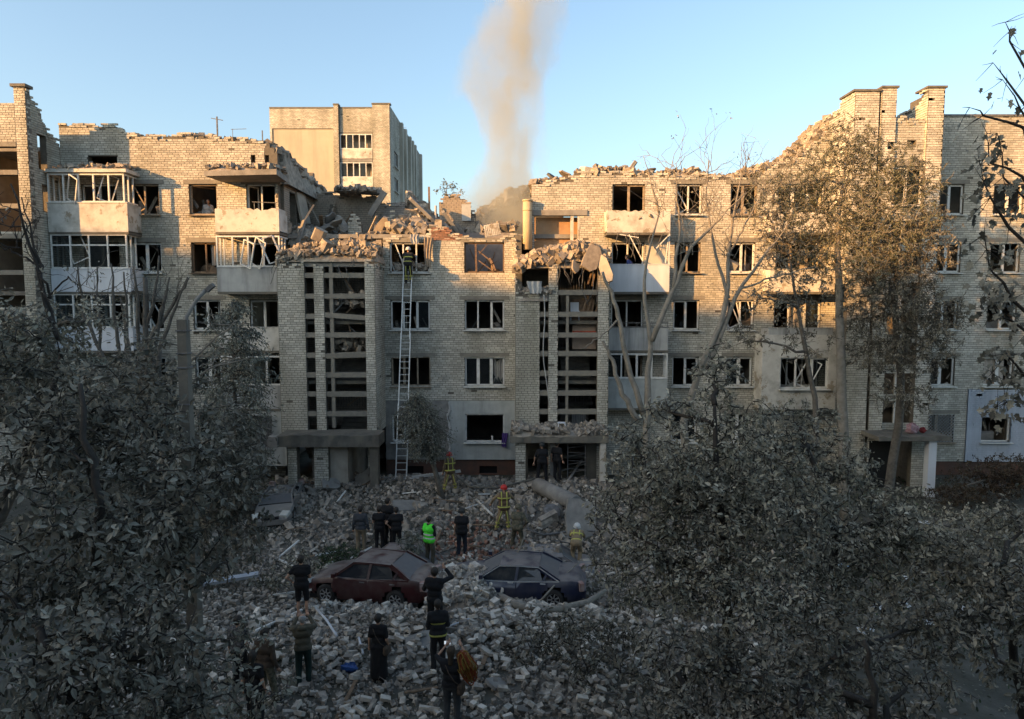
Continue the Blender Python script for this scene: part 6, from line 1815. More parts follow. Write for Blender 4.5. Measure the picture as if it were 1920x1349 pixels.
q = [([G(-6.4, 14)]+S(14, (300, 860), (318, 760), (345, 690), (420, 620), (452, 598)), [.06, .05, .04, .03, .018, .008]), (S(14, (305, 800), (345, 728), (400, 690), (475, 668)), [.04, .028, .018, .007]), (S(14, (300, 790), (280, 740), (262, 690), (292, 628)), [.03, .025, .015, .006]), (S(14, (310, 770), (345, 740), (345, 730)), [.03, .02, .02]), (S(14, (318, 820), (365, 780), (440, 752)), [.03, .02, .008]), (S(14, (330, 700), (300, 735), (250, 765), (200, 800)), [.03, .024, .016, .006])]
stems('bare_tree', 'thin bare grey branches slanting past the concrete lamp post', q, BARK_PALE, 14, twigs=[(W3(u, v, 14), 5, .6, .3, .5) for u, v in ((420, 620), (400, 690), (262, 690), (440, 752))])
# drooping fir by the left balconies
def fir(name, label, base, top, rad, n, seed, ln=.16, mt=LEAF_FIR, lean=(0, 0), shape='cone', cat='tree', low=.08):
    rg = np.random.default_rng(seed)
    O = np.array(base, float); o = empty(name, tuple(O)); tag(o, label, cat)
    H = top-base[2]
    T_ = lambda t: np.array((lean[0]*t, lean[1]*t, H*t))
    MB().tube([T_(t) for t in np.linspace(0, 1, 7)], np.linspace(.14, .03, 7), 8).build('trunk', BARK, o)
    tw = MB(); PP, DD = [], []
    for k in range(n):
        t = rg.uniform(low, 1)
        r = rad*((1-(t-low)/(1-low))**.7*.95+.12 if shape == 'cone' else math.sqrt(max(.02, 1-((t-(1+low)/2)/((1-low)/2))**2)))*rg.uniform(.55, 1.1)
        a = rg.uniform(0, 2*math.pi)
        c = curve(T_(t), T_(t)+np.array((r*math.cos(a), r*math.sin(a), -.25*r+rg.normal(0, .15))), 5, rg, .12, .04)
        tw.tube(c, np.linspace(.022, .005, 5), 4, cap=False)
        m = 34
        e = c[0]+(c[-1]-c[0])*rg.uniform(.25, 1.05, (m, 1))+rg.normal(0, .10, (m, 3))
        PP.append(e); DD.append(unit(rg.normal(0, .6, (m, 3))+np.array((math.cos(a)*.5, math.sin(a)*.5, -.7))))
    tw.build('twigs', BARK, o, kind='stuff')
    P = np.concatenate(PP); D = np.concatenate(DD); n_ = len(P)
    b = MB(); leaves(b, P, D, unit(rg.normal(0, .7, (n_, 3))+np.array((0, -.4, .5))), ln*rg.uniform(.6, 1.2, n_), ln*.28*np.ones(n_))
    b.build('crown', mt, o, kind='stuff')
    return o
x_, z_ = at(425, 560, 27.5)
fir('fir_tree', 'grey-green drooping conifer standing before the left balconies', G(x_+.2, 27.5), z_-.1, 1.75, 250, 5, ln=.2, low=.12, shape='round')
fir('fir_tree', 'small dusty round-crowned conifer on a bare leaning trunk left of the fireman', G(X(832, 955, 29), 29.0), Z(742, 29), 1.3, 300, 6, ln=.11, lean=(-1.2, 0), shape='round', low=.44)
# right, near
tree('leafy_tree', 'broad dusty grey tree in front right of centre, covering the end of the blue sedan', [G(4.4, 12.8), W3(1360, 1100, 12.8), W3(1350, 900, 13), W3(1340, 760, 13.4)], [.13, .10, .07, .03],
     [blob(1235, 930, 13, 110, 95), blob(1350, 830, 13.4, 110, 90), blob(1190, 830, 13.4, 60, 50, n=.7), blob(1250, 1060, 12.4, 140, 90), blob(1340, 700, 14, 55, 55, n=.9), blob(1445, 960, 13, 120, 120), blob(1390, 1120, 12, 150, 110), blob(1150, 960, 13, 50, 60, n=.6), blob(1330, 940, 12.6, 120, 100), blob(1250, 770, 14, 50, 40, n=.6)], .092, LEAF_DUST, BARK_DK, seed=11, singles=200, dens=1.65)
tree('leafy_tree', 'dusty leafy tree in front of the right stair tower entrance, pale sprays on top', [G(7.6, 14.5), W3(1570, 1150, 14.5), W3(1560, 950, 14.5), W3(1500, 800, 15)], [.12, .10, .07, .03],
     [blob(1600, 1010, 13.6, 130, 100), blob(1500, 810, 15.5, 90, 60), blob(1570, 880, 15, 90, 60), blob(1690, 960, 14, 70, 60, n=.6), blob(1720, 1040, 13.5, 110, 70), blob(1440, 840, 15, 70, 70), blob(1560, 1120, 13, 140, 90)], .092, LEAF_DUST, BARK_DK, seed=12, singles=80, dens=1.6)
tree('leafy_tree', 'dark leafy tree low in the right foreground with gaps showing pale debris', [G(5.4, 9.6), W3(1640, 1330, 9.6), W3(1620, 1200, 9.8)], [.08, .06, .03],
     [blob(1400, 1270, 10.4, 130, 90), blob(1560, 1240, 10.6, 130, 100, n=.8), blob(1270, 1250, 10.8, 110, 80, n=.75), blob(1720, 1180, 11.5, 120, 90, n=.75), blob(1290, 1340, 10, 140, 50), blob(1500, 1340, 9.6, 160, 50), blob(1700, 1290, 10.4, 110, 70, n=.6)], .10, LEAF_DARK, BARK_DK, seed=13, singles=150, dens=1.55)
tree('leafy_tree', 'dusty tree at the right edge of the yard below the white-painted wall', [G(10.6, 13.2), W3(1900, 1200, 13.2), W3(1880, 1060, 13.2)], [.10, .08, .04],
     [blob(1830, 1060, 13, 100, 70, n=.8), blob(1900, 1130, 12.4, 90, 90, n=.8), blob(1800, 1160, 12.2, 100, 70, n=.7), blob(1910, 980, 14, 60, 50, n=.6), blob(1890, 1250, 11, 70, 70, n=.5)], .11, LEAF_DARK, BARK_DK, seed=14, dens=1.55)
tree('leafy_shrub', 'low dusty branch of leaves lying over the bricks beneath the fallen limb', [G(1.5, 15.6), G(1.9, 15.2, .8)], [.04, .02],
     [blob(1060, 1180, 16, 80, 35, n=.8), blob(1010, 1215, 15.4, 60, 30, n=.7), blob(1140, 1200, 15, 80, 40, n=.8), blob(1090, 1250, 14.4, 60, 24, n=.5)], .10, LEAF_DARK, BARK_DK, seed=15, cat='bush', dens=1.5, limb_r=.02)
# pale tree before the right section
T5 = [G(13.3, 26.5), W3(1578, 760, 26.5), W3(1574, 560, 26.5), W3(1570, 420, 26.8), W3(1585, 300, 27)]
tree('ash_tree', 'tall pale dust-coated tree rising past the roof of the right section, half sunlit', T5, [.22, .19, .14, .09, .03],
     [blob(1590, 275, 27, 60, 55, n=.9), blob(1520, 340, 27, 75, 65, n=.8), blob(1650, 320, 27, 75, 65, n=.9), blob(1560, 400, 27, 95, 65, n=.8), blob(1665, 420, 26.6, 95, 75), blob(1465, 400, 27, 70, 60, n=.5), blob(1600, 490, 26.5, 100, 70, n=.7), blob(1500, 480, 27, 70, 60, n=.5), blob(1725, 345, 27, 55, 50, n=.6), blob(1440, 340, 27, 50, 40, n=.35)], .07, LEAF_TAN, BARK_PALE, seed=21, dens=1.35, per=16, width=.42, twig=.014, limb_r=.06)
tree('ash_tree', 'dense dark green tree before the right stair tower, beside the tall pale tree', [G(15.4, 27.6), W3(1690, 760, 27.6), W3(1680, 600, 27.6), W3(1680, 450, 27.4)], [.2, .16, .12, .05],
     [blob(1700, 480, 26.6, 85, 70), blob(1660, 560, 26.6, 100, 70), blob(1745, 600, 26.4, 70, 60), blob(1700, 660, 26.4, 100, 45), blob(1740, 420, 27, 50, 40, n=.8), blob(1640, 640, 26.4, 60, 60, n=.7), blob(1690, 740, 26.6, 70, 40, n=.5)], .10, LEAF_DARK, BARK, seed=22, dens=1.5, per=16, width=.42)
tree('ash_tree', 'sparse dark-leaved tree between the bare stems and the tall pale tree', [G(11.6, 25.6), W3(1530, 760, 25.6), W3(1500, 600, 25.6), W3(1480, 480, 25.6)], [.12, .10, .07, .03],
     [blob(1460, 470, 25.6, 45, 60, n=.5), blob(1500, 560, 25.6, 60, 50, n=.5), blob(1430, 560, 25.6, 40, 40, n=.4), blob(1400, 640, 25.6, 50, 40, n=.4), blob(1510, 640, 25.6, 60, 50, n=.35), blob(1440, 400, 25.6, 40, 50, n=.3)], .12, LEAF_DARK, BARK, seed=23, dens=1.2, per=12)
# bare pollarded stems before the right balconies
q = [([G(4.9, 24)]+S(24, (1212, 830), (1214, 740), (1216, 680), (1222, 640), (1208, 550), (1212, 490), (1236, 400)), [.15, .145, .12, .095, .08, .065, .04, .025]),
     (S(24, (1222, 640), (1262, 545), (1290, 470), (1345, 415), (1400, 360)), [.10, .085, .06, .03, .01]), (S(24, (1208, 780), (1182, 700), (1160, 600), (1148, 550), (1130, 510)), [.11, .095, .08, .065, .05]),
     (S(24, (1200, 790), (1165, 735), (1150, 680), (1130, 640)), [.11, .09, .07, .05]), (S(24, (1236, 400), (1220, 340), (1206, 292)), [.04, .02, .008]), (S(24, (1262, 545), (1275, 420), (1262, 300)), [.07, .04, .008]), (S(24, (1160, 600), (1128, 630), (1090, 655)), [.04, .025, .01])]
stems('pollard_tree', 'bare multi-stemmed tree rising before the balconies right of the right entrance', q, BARK_PALE, 6, twigs=[(W3(u, v, 24), 7, 1.6, .9, .12) for u, v in ((1236, 400), (1275, 420), (1290, 470), (1345, 415), (1262, 330))])
q = [([G(6.9, 25)]+S(25, (1280, 800), (1310, 700), (1345, 620), (1366, 560), (1364, 480), (1378, 400), (1394, 310)), [.17, .155, .125, .10, .085, .06, .04, .015]),
     (S(25, (1320, 690), (1350, 640), (1385, 545), (1440, 470), (1480, 420)), [.11, .1, .07, .04, .015]), (S(25, (1366, 560), (1340, 470), (1325, 380), (1330, 300)), [.07, .05, .03, .01]), (S(25, (1364, 480), (1400, 420), (1440, 330)), [.05, .03, .01]), (S(25, (1385, 545), (1450, 520), (1530, 500)), [.04, .03, .012])]
stems('bare_tree', 'second bare tree with a fan of fine twigs above the right-hand roof', q, BARK_PALE, 7, twigs=[(W3(u, v, 25), 8, 1.8, 1.0, .15) for u, v in ((1394, 330), (1330, 330), (1440, 360), (1378, 400), (1364, 480), (1325, 400))]+[(W3(u, v, 25), 6, 1.6, .3, .9) for u, v in ((1440, 500), (1470, 440), (1400, 560))])
# maple boughs at the right edge
rg = np.random.default_rng(31)
o = empty('maple_tree', (10.6, 8.2, 0)); tag(o, 'dark maple boughs with few leaves reaching in at the right edge', 'tree')
O = np.array((10.6, 8.2, 0.))
MB().tube([(0, 0, 0), (-.3, .1, 5), (-.2, .1, 10), (-.5, 0, 15)], [.2, .17, .13, .05], 9).build('trunk', BARK_DK, o)
bo, lv, tgs = MB(), [], MB()
for u0, v0, pts in ((2010, 260, ((1960, 200), (1900, 75), (1885, 42))), (2010, 330, ((1950, 240), (1890, 150), (1862, 118))), (2010, 380, ((1930, 230), (1880, 150))), (2010, 420, ((1930, 240), (1850, 215), (1818, 202))), (2010, 480, ((1920, 330), (1860, 300), (1850, 250))), (2010, 560, ((1900, 420), (1850, 370), (1838, 310))), (2010, 640, ((1900, 560), (1860, 500), (1846, 440))),
                    (2010, 700, ((1930, 620), (1870, 590), (1850, 545))), (2010, 800, ((1930, 700), (1880, 670), (1860, 700))), (2010, 560, ((1960, 430), (1890, 330), (1870, 250))), (2010, 830, ((1940, 760), (1890, 745), (1870, 760))), (2010, 220, ((1980, 130), (1925, 30)))):
    Y = rng.uniform(7.6, 8.8)
    a0_ = np.array(W3(u0, v0, Y)); zz_ = max(1.0, a0_[2]-rng.uniform(.8, 2.0))
    P = np.array([(10.3, 8.25, min(zz_, 13.0)), a0_]+[W3(u, v, Y) for u, v in pts])
    t = np.linspace(0, 1, 9); sg = np.linspace(0, 1, len(P))
    C = np.stack([np.interp(t, sg, P[:, k]) for k in range(3)], 1); C[1:-1] += rg.normal(0, .02, (7, 3))
    bo.tube(C-O, np.linspace(.035, .003, 9), 5)
    low = v0 > 500
    for k in range(26 if low else 12):
        e = C[rg.integers(4, 9)]; d = unit(rg.normal(0, 1, 3)); p = e+d*rg.uniform(.08, .3)
        tgs.tube(curve(e, p, 3, rg)-O, np.linspace(.005, .002, 3), 3, cap=False)
        for _ in range(3 if low else 1):
            if rg.random() < (.85 if low else .6): lv.append((p+rg.normal(0, .05, 3), rg.normal(0, .6, 3)+d*.5-np.array((0, 0, .9))))
bo.build('limb', BARK_DK, o, kind='stuff'); tgs.build('twigs', BARK_DK, o, kind='stuff')
b = MB(); n = len(lv); leaves(b, np.array([a for a, _ in lv])-O, np.array([a for _, a in lv]), unit(rg.normal(0, .8, (n, 3))+np.array((0, -.5, .3))), rg.uniform(.07, .13, n), rg.uniform(.06, .11, n), maple=True)
b.build('crown', LEAF_DARK, o, kind='stuff')
# bushes
tree('bush', 'russet-tinged bush along the wall under the white-painted panel', [G(23.2, 30), G(23.2, 30, .6)], [.06, .03], [blob(1850, 900, 29.5, 70, 40), blob(1900, 890, 29, 50, 45), blob(1790, 930, 28.6, 50, 25)], .09, LEAF_RED, seed=41, cat='bush', dens=1.6, per=16)
tree('leafy_shrub', 'dusty shrub at the right edge between the porch and the near trees', [G(16.5, 21.5), G(16.5, 21.5, 1)], [.05, .03], [blob(1885, 985, 21, 60, 40, n=.9), blob(1800, 975, 22, 70, 30, n=.8), blob(1760, 1010, 20, 60, 30, n=.7), blob(1860, 1040, 18, 60, 40, n=.8)], .11, LEAF_DUST, BARK_DK, seed=48, cat='bush', dens=1.5, limb_r=.025)
tree('leafy_shrub', 'leafy torn branches lying beside the bonnet of the red sedan', [G(-7.0, 21.6), G(-7, 21.6, .5)], [.04, .02], [blob(590, 1080, 21.4, 34, 24), blob(560, 1050, 22, 40, 22, n=.7), blob(520, 1090, 20.5, 50, 24, n=.7)], .11, LEAF_DUST, BARK_DK, seed=49, cat='bush', dens=1.4, limb_r=.02)
tree('bush', 'green leafy shrub against the front of the red sedan', [G(-5.6, 22.6), G(-5.6, 22.6, .6)], [.04, .02], [blob(640, 1045, 22.4, 45, 28), blob(620, 1075, 22.2, 30, 26)], .09, LEAF_GREEN, seed=42, cat='bush', per=14)
tree('bush', 'grey-green shrub behind the boot of the red sedan', [G(-3.4, 23.2), G(-3.4, 23.2, .6)], [.04, .02], [blob(770, 1030, 23.2, 32, 32, n=.9), blob(745, 1060, 22.8, 24, 20)], .08, LEAF_FIR, seed=43, cat='bush', per=14)
tree('bush', 'low grassy shrub flattened in the bricks near the woman in black', [G(-3.9, 17.2), G(-3.9, 17.2, .3)], [.03, .02], [blob(655, 1240, 17, 55, 18, n=.9), blob(560, 1245, 16.6, 40, 24, n=.6)], .10, LEAF_GREEN, seed=44, cat='bush', per=14, width=.22)
tree('bush', 'dark weedy undergrowth along the wall at the foot of the left balconies', [G(-13.0, 30.5), G(-13, 30.5, .6)], [.05, .03], [blob(440, 870, 29, 60, 50), blob(380, 930, 28, 60, 50), blob(300, 900, 28, 70, 60)], .10, LEAF_DARK, seed=45, cat='bush', per=14, dens=1.6)
tree('bush', 'dark undergrowth beneath the trees before the right section', [G(9.0, 28.5), G(9, 28.5, .6)], [.05, .03], [blob(1230, 860, 29, 80, 45, n=.9), blob(1350, 900, 28.5, 90, 50), blob(1500, 920, 28, 90, 45), blob(1420, 860, 29, 70, 40)], .10, LEAF_DUST, seed=46, cat='bush', per=14, dens=1.5)
tree('slender_tree', 'small pale tree standing behind the broken wall in the gap', [W3(835, 430, 47), W3(836, 380, 47), W3(838, 350, 47)], [.07, .05, .02], [blob(830, 362, 47, 18, 18, n=.5), blob(850, 352, 47, 14, 14, n=.45), blob(838, 345, 47, 12, 10, n=.4), blob(860, 362, 47, 9, 10, n=.3)], .16, LEAF_TAN, seed=47, dens=1.0, per=9, limb_r=.03)
# grass and fallen leaves on the yard
rg = np.random.default_rng(61)
def cover(name, n, xr, yr, ln, mt, seed, test, up=.2):
    rg = np.random.default_rng(seed)
    x = rg.uniform(*xr, n); y = rg.uniform(*yr, n); k = test(x, y, rg); x, y = x[k], y[k]; n = len(x)
    P = np.stack([x, y, g(x, y)+.01+rg.random(n)*.06], 1)
    b = MB(); leaves(b, P, rg.normal(0, 1, (n, 3))*np.array((1, 1, .3))+np.array((0, 0, up)), unit(rg.normal(0, .5, (n, 3))+np.array((0, 0, 1))), ln*rg.uniform(.5, 1.2, n), ln*.5*rg.uniform(.5, 1, n))
    return b.build(name, mt, kind='stuff')
cover('fallen_leaves', 26000, (-26, 26), (8, 33), .11, LEAF_DUST, 1, lambda x, y, r: r.random(len(x)) < np.clip(1-rubble_mask(x, y)*1.05, .04, 1)*np.clip(fbm(x*.5, y*.5, 8)*1.8-.2, 0, 1))
cover('grass', 26000, (-26, 26), (8, 33), .16, LEAF_GREEN, 2, lambda x, y, r: r.random(len(x)) < np.clip(1-rubble_mask(x, y)*1.2, .0, 1)*np.clip(fbm(x*.4+5, y*.4, 12)*2.2-.7, 0, 1), up=1.6)
# ------------------------------------------------------------------ smoke
sm = bpy.data.materials.new('smoke'); sm.use_nodes = True
N, L = sm.node_tree.nodes, sm.node_tree.links
N.clear()
out = N.new('ShaderNodeOutputMaterial')
pv = N.new('ShaderNodeVolumePrincipled')
pv.inputs['Color'].default_value = (.60, .62, .56, 1)
pv.inputs['Anisotropy'].default_value = 0.0
geo = N.new('ShaderNodeNewGeometry')
sep = N.new('ShaderNodeSeparateXYZ'); L.new(geo.outputs['Position'], sep.inputs[0])
def mth(op, a, b=None, c=None):
    n = N.new('ShaderNodeMath'); n.operation = op
    for k, v in enumerate((a, b, c)):
        if v is None: continue
        if isinstance(v, (int, float)): n.inputs[k].default_value = v
        else: L.new(v, n.inputs[k])
    return n.outputs[0]
SY = 40.4
def fcurve(val, pts):
    n = N.new('ShaderNodeFloatCurve'); L.new(val, n.inputs['Value'])
    cv = n.mapping.curves[0]
    while len(cv.points) > 2: cv.points.remove(cv.points[1])
    cv.points[0].location = pts[0]; cv.points[-1].location = pts[-1]
    for p in pts[1:-1]: cv.points.new(*p)
    n.mapping.update()
    return n.outputs['Value']
z0s, z1s = 12.4, 41.0
zn = mth('DIVIDE', mth('SUBTRACT', sep.outputs['Z'], z0s), z1s-z0s)
def zn_(v): return (Z(v, SY)-z0s)/(z1s-z0s)
xc = lambda u, v: X(u, v, SY)
# centre line and half width measured up the column
rows = [(430, 945, 92), (380, 948, 84), (300, 950, 64), (230, 952, 66), (170, 948, 78), (110, 954, 86), (60, 972, 76), (0, 992, 66)]
cx_pts = [(0, (xc(950, 430)+10)/20)]+[(zn_(v), (xc(u, v)+10)/20) for v, u, h in rows]+[(1, (xc(1030, -80)+10)/20)]
hw_pts = [(0, .22)]+[(zn_(v), (h/FPX*SY)/10) for v, u, h in rows]+[(1, .28)]
cx_ = mth('SUBTRACT', mth('MULTIPLY', fcurve(zn, sorted(cx_pts)), 20), 10)
hw_ = mth('MULTIPLY', fcurve(zn, sorted(hw_pts)), 10)
nz = N.new('ShaderNodeTexNoise'); nz.inputs['Scale'].default_value = .45; nz.inputs['Detail'].default_value = 5; nz.inputs['Roughness'].default_value = .6
mp = N.new('ShaderNodeMapping'); mp.inputs['Scale'].default_value = (1, 1, .55); L.new(geo.outputs['Position'], mp.inputs['Vector']); L.new(mp.outputs[0], nz.inputs['Vector'])
nz2 = N.new('ShaderNodeTexNoise'); nz2.inputs['Scale'].default_value = .22; nz2.inputs['Detail'].default_value = 2; L.new(mp.outputs[0], nz2.inputs['Vector'])
wob = mth('MULTIPLY', mth('SUBTRACT', nz2.outputs['Fac'], .5), 1.6)
dx = mth('DIVIDE', mth('ADD', mth('SUBTRACT', sep.outputs['X'], cx_), wob), hw_)
dy = mth('DIVIDE', mth('SUBTRACT', sep.outputs['Y'], SY), hw_)
rr = mth('SQRT', mth('ADD', mth('MULTIPLY', dx, dx), mth('MULTIPLY', dy, dy)))
val = mth('ADD', mth('SUBTRACT', 1.0, rr), mth('MULTIPLY', mth('SUBTRACT', nz.outputs['Fac'], .5), 2.3))
mr = N.new('ShaderNodeMapRange'); mr.interpolation_type = 'SMOOTHSTEP'
mr.inputs['From Min'].default_value = .0; mr.inputs['From Max'].default_value = .6; mr.inputs['To Max'].default_value = 1.0
L.new(val, mr.inputs['Value'])
L.new(mth('MULTIPLY', mth('DIVIDE', mth('MULTIPLY', mr.outputs['Result'], 2.4), hw_), mth('SUBTRACT', 1.55, mth('MULTIPLY', zn, 1.0))), pv.inputs['Density'])
L.new(pv.outputs[0], out.inputs['Volume'])
b = MB()
ring_n = 16; V = []; F = []
lev = [(z0s, xc(950, 430), 4.9)]+[(Z(v, SY), xc(u, v), h/FPX*SY*1.75+.6) for v, u, h in rows]+[(40.8, xc(1030, -80), 4.6)]
for z, x, r in lev:
    for k in range(ring_n): V.append((x+r*math.cos(k*2*math.pi/ring_n), SY+r*math.sin(k*2*math.pi/ring_n), z))
for i in range(len(lev)-1):
    for k in range(ring_n): F.append((i*ring_n+k, i*ring_n+(k+1) % ring_n, (i+1)*ring_n+(k+1) % ring_n, (i+1)*ring_n+k))
F += [tuple(range(ring_n))[::-1], tuple(range((len(lev)-1)*ring_n, len(lev)*ring_n))]
b.add(V, F).build('smoke', sm, kind='stuff')

# ------------------------------------------------------------------ ladder
def ladder_thing():
    top = np.array(W3(765, 512, 33.3)); bot = np.array(W3(752, 912, 31.2))
    bot[2] = float(g(bot[0], bot[1]))
    d = top-bot; L_ = np.linalg.norm(d); u = d/L_
    s = np.array((1.0, 0, 0)); nrm = np.cross(s, u)
    o = empty('extension_ladder', tuple(bot)); tag(o, 'long aluminium extension ladder leaning up to the broken top window', 'ladder')
    for k, (a, b_, w_, off) in enumerate(((0, .36, .25, 0), (.33, .70, .225, .05), (.67, 1.03, .20, .10))):
        for sd in (-1, 1):
            MB().bar(d*a+s*sd*w_+nrm*off, d*b_+s*sd*w_+nrm*off, .045, .07, up=nrm).build('rail', M_ALU, o)
        n = int((b_-a)*L_/.30)
        for i in range(n):
            p = d*(a+(b_-a)*(i+.5)/n)+nrm*off
            MB().bar(p-s*(w_-.023), p+s*(w_-.023), .032).build('rung', M_ALU, o)
ladder_thing()
# ------------------------------------------------------------------ lamp post and antennas
o = empty('lamp_post', G(X(347, 700, 12), 12)); tag(o, 'tapered concrete lamp post with a short bent arm among the left trees', 'lamp post')
zt_ = Z(600, 12)-o.location.z
c = MB(); V = []
for z, w_ in ((0, .12), (zt_, .078)):
    for sx, sy in ((-1, -1), (1, -1), (1, 1), (-1, 1)): V.append((sx*w_, sy*w_, z))
c.add(V, BOXF).build('post', M_CONC_DARK, o)
MB().tube([(0.05, 0, zt_-.25), (.06, 0, zt_+.05), (.25, 0, zt_+.35), (.42, 0, zt_+.52)], .035, 8).build('arm', M_CONC, o)
MB().box((.5, 0, zt_+.56), (.16, .09, .07), rotm(0, -.7, 0)).build('lamp_head', M_STEEL, o)
for z in (zt_-.2, zt_-.6, zt_-.85, zt_-1.5): MB().bx(-.1, .1, -.1, .1, z, z+.025).build('band', M_STEEL, o)
a_ = MB().bar((X(407, 230, 36), 36, 16.8), (X(407, 230, 36), 36, Z(219, 36)), .06).bar((X(407, 230, 36)-.3, 36, Z(222, 36)), (X(407, 230, 36)+.3, 36, Z(226, 36)), .03)
tag(a_.build('tv_antenna', M_STEEL), 'tall thin antenna mast on the left section roof', 'antenna')
a_ = MB().bar((X(492, 255, 36), 36, 16.6), (X(492, 255, 36), 36, Z(245, 36)), .045).bar((X(433, 244, 36), 36, Z(243, 36)), (X(462, 244, 36), 36, Z(242, 36)), .02).bar((X(436, 244, 36), 36, 16.6), (X(436, 244, 36), 36, Z(242, 36)), .02)
tag(a_.build('tv_antenna', M_STEEL), 'short wire antenna near the torn end of the left section roof', 'antenna')
# ------------------------------------------------------------------ things in the ruin
def put(o, loc, rot=(0, 0, 0)): o.location = loc; o.rotation_euler = rot; return o
rad = radiator(9, .085, .6)
o = put(rad.build('radiator', M_PARAPET), W3(911, 446, 33.6), (0, -.18, .1)); tag(o, 'pale ribbed radiator tipped over on the edge of the broken middle roof', 'radiator')
o = put(radiator(8, .085, .55).build('radiator', M_PARAPET_G), (2.9, 32.6, 3.3), (0, 0, 0)); tag(o, 'ribbed radiator on the lowest landing of the right stair tower', 'radiator')
st = MB()
st.bx(-.17, .17, -.15, .15, .43, .46)
for sx in (-1, 1):
    for sy in (-1, 1): st.bar((sx*.13, sy*.11, .43), (sx*(.17+(.12 if sx > 0 else 0)), sy*.14, 0), .035)
put(tag(st.build('wooden_stool', M_PARAPET_W), 'white wooden stool standing on the right entrance canopy', 'stool'), (2.25, 30.7, 3.25))
st = MB().bx(-.2, .2, -.2, .2, .42, .45).bx(-.2, .2, .17, .2, .45, .85)
for sx in (-1, 1):
    for sy in (-1, 1): st.bar((sx*.17, sy*.17, .42), (sx*.2, sy*.2, 0), .03)
put(tag(st.build('plastic_chair', M_PARAPET_W), 'white chair on an upper landing of the right stair tower', 'chair'), (2.95, 32.1, 8.3))
put(tag(MB().bx(-.55, .55, -.25, .25, 0, 1.15).bx(-.551, .551, -.252, -.249, .75, .86, 1).build('cardboard_box', [mat('cardboard', (.36, .27, .20), (.30, .22, .165)), mat('red_print', (.45, .09, .05))]), 'tall cardboard box with a red band inside the right stair tower', 'box'), (3.4, 32.4, 6.95))
put(tag(MB().bx(-.5, .5, -.2, .2, 0, 1.0).build('wooden_cabinet', M_WOOD), 'brown wooden cabinet on an upper landing of the right stair tower', 'cabinet'), (3.35, 32.5, 8.3))
for i, (x, z, a) in enumerate(((3.2, 8.3, .25), (3.4, 8.3, .3), (3.65, 8.32, .2), (3.8, 8.3, .28), (3.55, 10.0, .3), (3.75, 9.9, .2))):
    put(tag(MB().bx(-.04, .04, -.02, .02, 0, 1.3).build('plank', M_WOOD), 'wooden plank leaning on an upper landing of the right stair tower', 'plank', 'planks leaning in the right stair tower'), (x, 31.95+.05*i, z), (0, a, 0))
rg = np.random.default_rng(91)
for i, (u, v, dz) in enumerate(((655, 535, 0), (640, 572, 0), (665, 570, .1), (640, 520, 0), (660, 640, 0), (650, 610, 0), (672, 745, 0))):
    x, z = at(u, v, 31.9); a = rg.uniform(-1.2, 1.2)
    put(tag(MB().bx(-.025, .025, -.02, .02, -.75, .75).build('splintered_lath', M_CONC if i % 2 else M_WOOD), 'splintered lath jammed across the open left stair tower', 'lath', 'laths jammed in the left stair tower'), (x, 31.85+.06*i, z), (rg.uniform(-.3, .3), a, 0))
b = MB(); P = np.column_stack([rg.uniform(-8.3, -6.9, 60), rg.uniform(31.8, 32.6, 60), rg.uniform(6.95, 7.6, 60)])
chunks(b, P, .12, .5, rg, .2); b.build('rubble', M_RUBBLE_WARM, kind='stuff')
b = MB(); P = np.column_stack([rg.uniform(-8.3, -6.9, 50), rg.uniform(31.8, 32.6, 50), rg.uniform(9.05, 9.5, 50)])
chunks(b, P, .12, .5, rg, .2); b.build('rubble', M_RUBBLE, kind='stuff')
def drape(name, label, cat, top, w_, h, mt, seed=0, taper=.7):
    rg = np.random.default_rng(seed); V = []; n = 10; m = 8
    for j in range(m+1):
        for i in range(n+1):
            t = j/m; x = (i/n-.5)*w_*(1-(1-taper)*t)
            V.append((x+.03*math.sin(t*5+seed), -.05-.05*math.sin(i*1.7+t*2)-.04*t, -h*t*(1-.12*abs(math.sin(i*.9)))))
    F = [(j*(n+1)+i, j*(n+1)+i+1, (j+1)*(n+1)+i+1, (j+1)*(n+1)+i) for j in range(m) for i in range(n)]
    b = MB().add(V, F, smooth=True); b.add([(x, y+.012, z) for x, y, z in V], [q[::-1] for q in F], smooth=True)
    return put(tag(b.build(name, mt), label, cat), top)
drape('purple_cloth', 'purple cloth hanging from the sill of the middle ground-floor window', 'cloth', W3(946, 812, 33.55), .32, .75, cloth('purple_cloth', (.12, .07, .26)), 1)
drape('torn_curtain', 'long torn curtain hanging from the broken top of the middle wall', 'curtain', W3(803, 446, 33.5), .45, 1.5, cloth('beige_cloth', (.34, .27, .20)), 2, .5)
drape('pale_cloth', 'pale crumpled cloth caught on the broken top of the middle wall', 'cloth', W3(778, 440, 33.5), .45, .5, WHITE, 3)
drape('plastic_bundle', 'pale plastic sheet bundle hanging at the torn corner of the right stair tower', 'sheet', W3(1003, 528, 31.3), .7, .6, WHITE, 4)
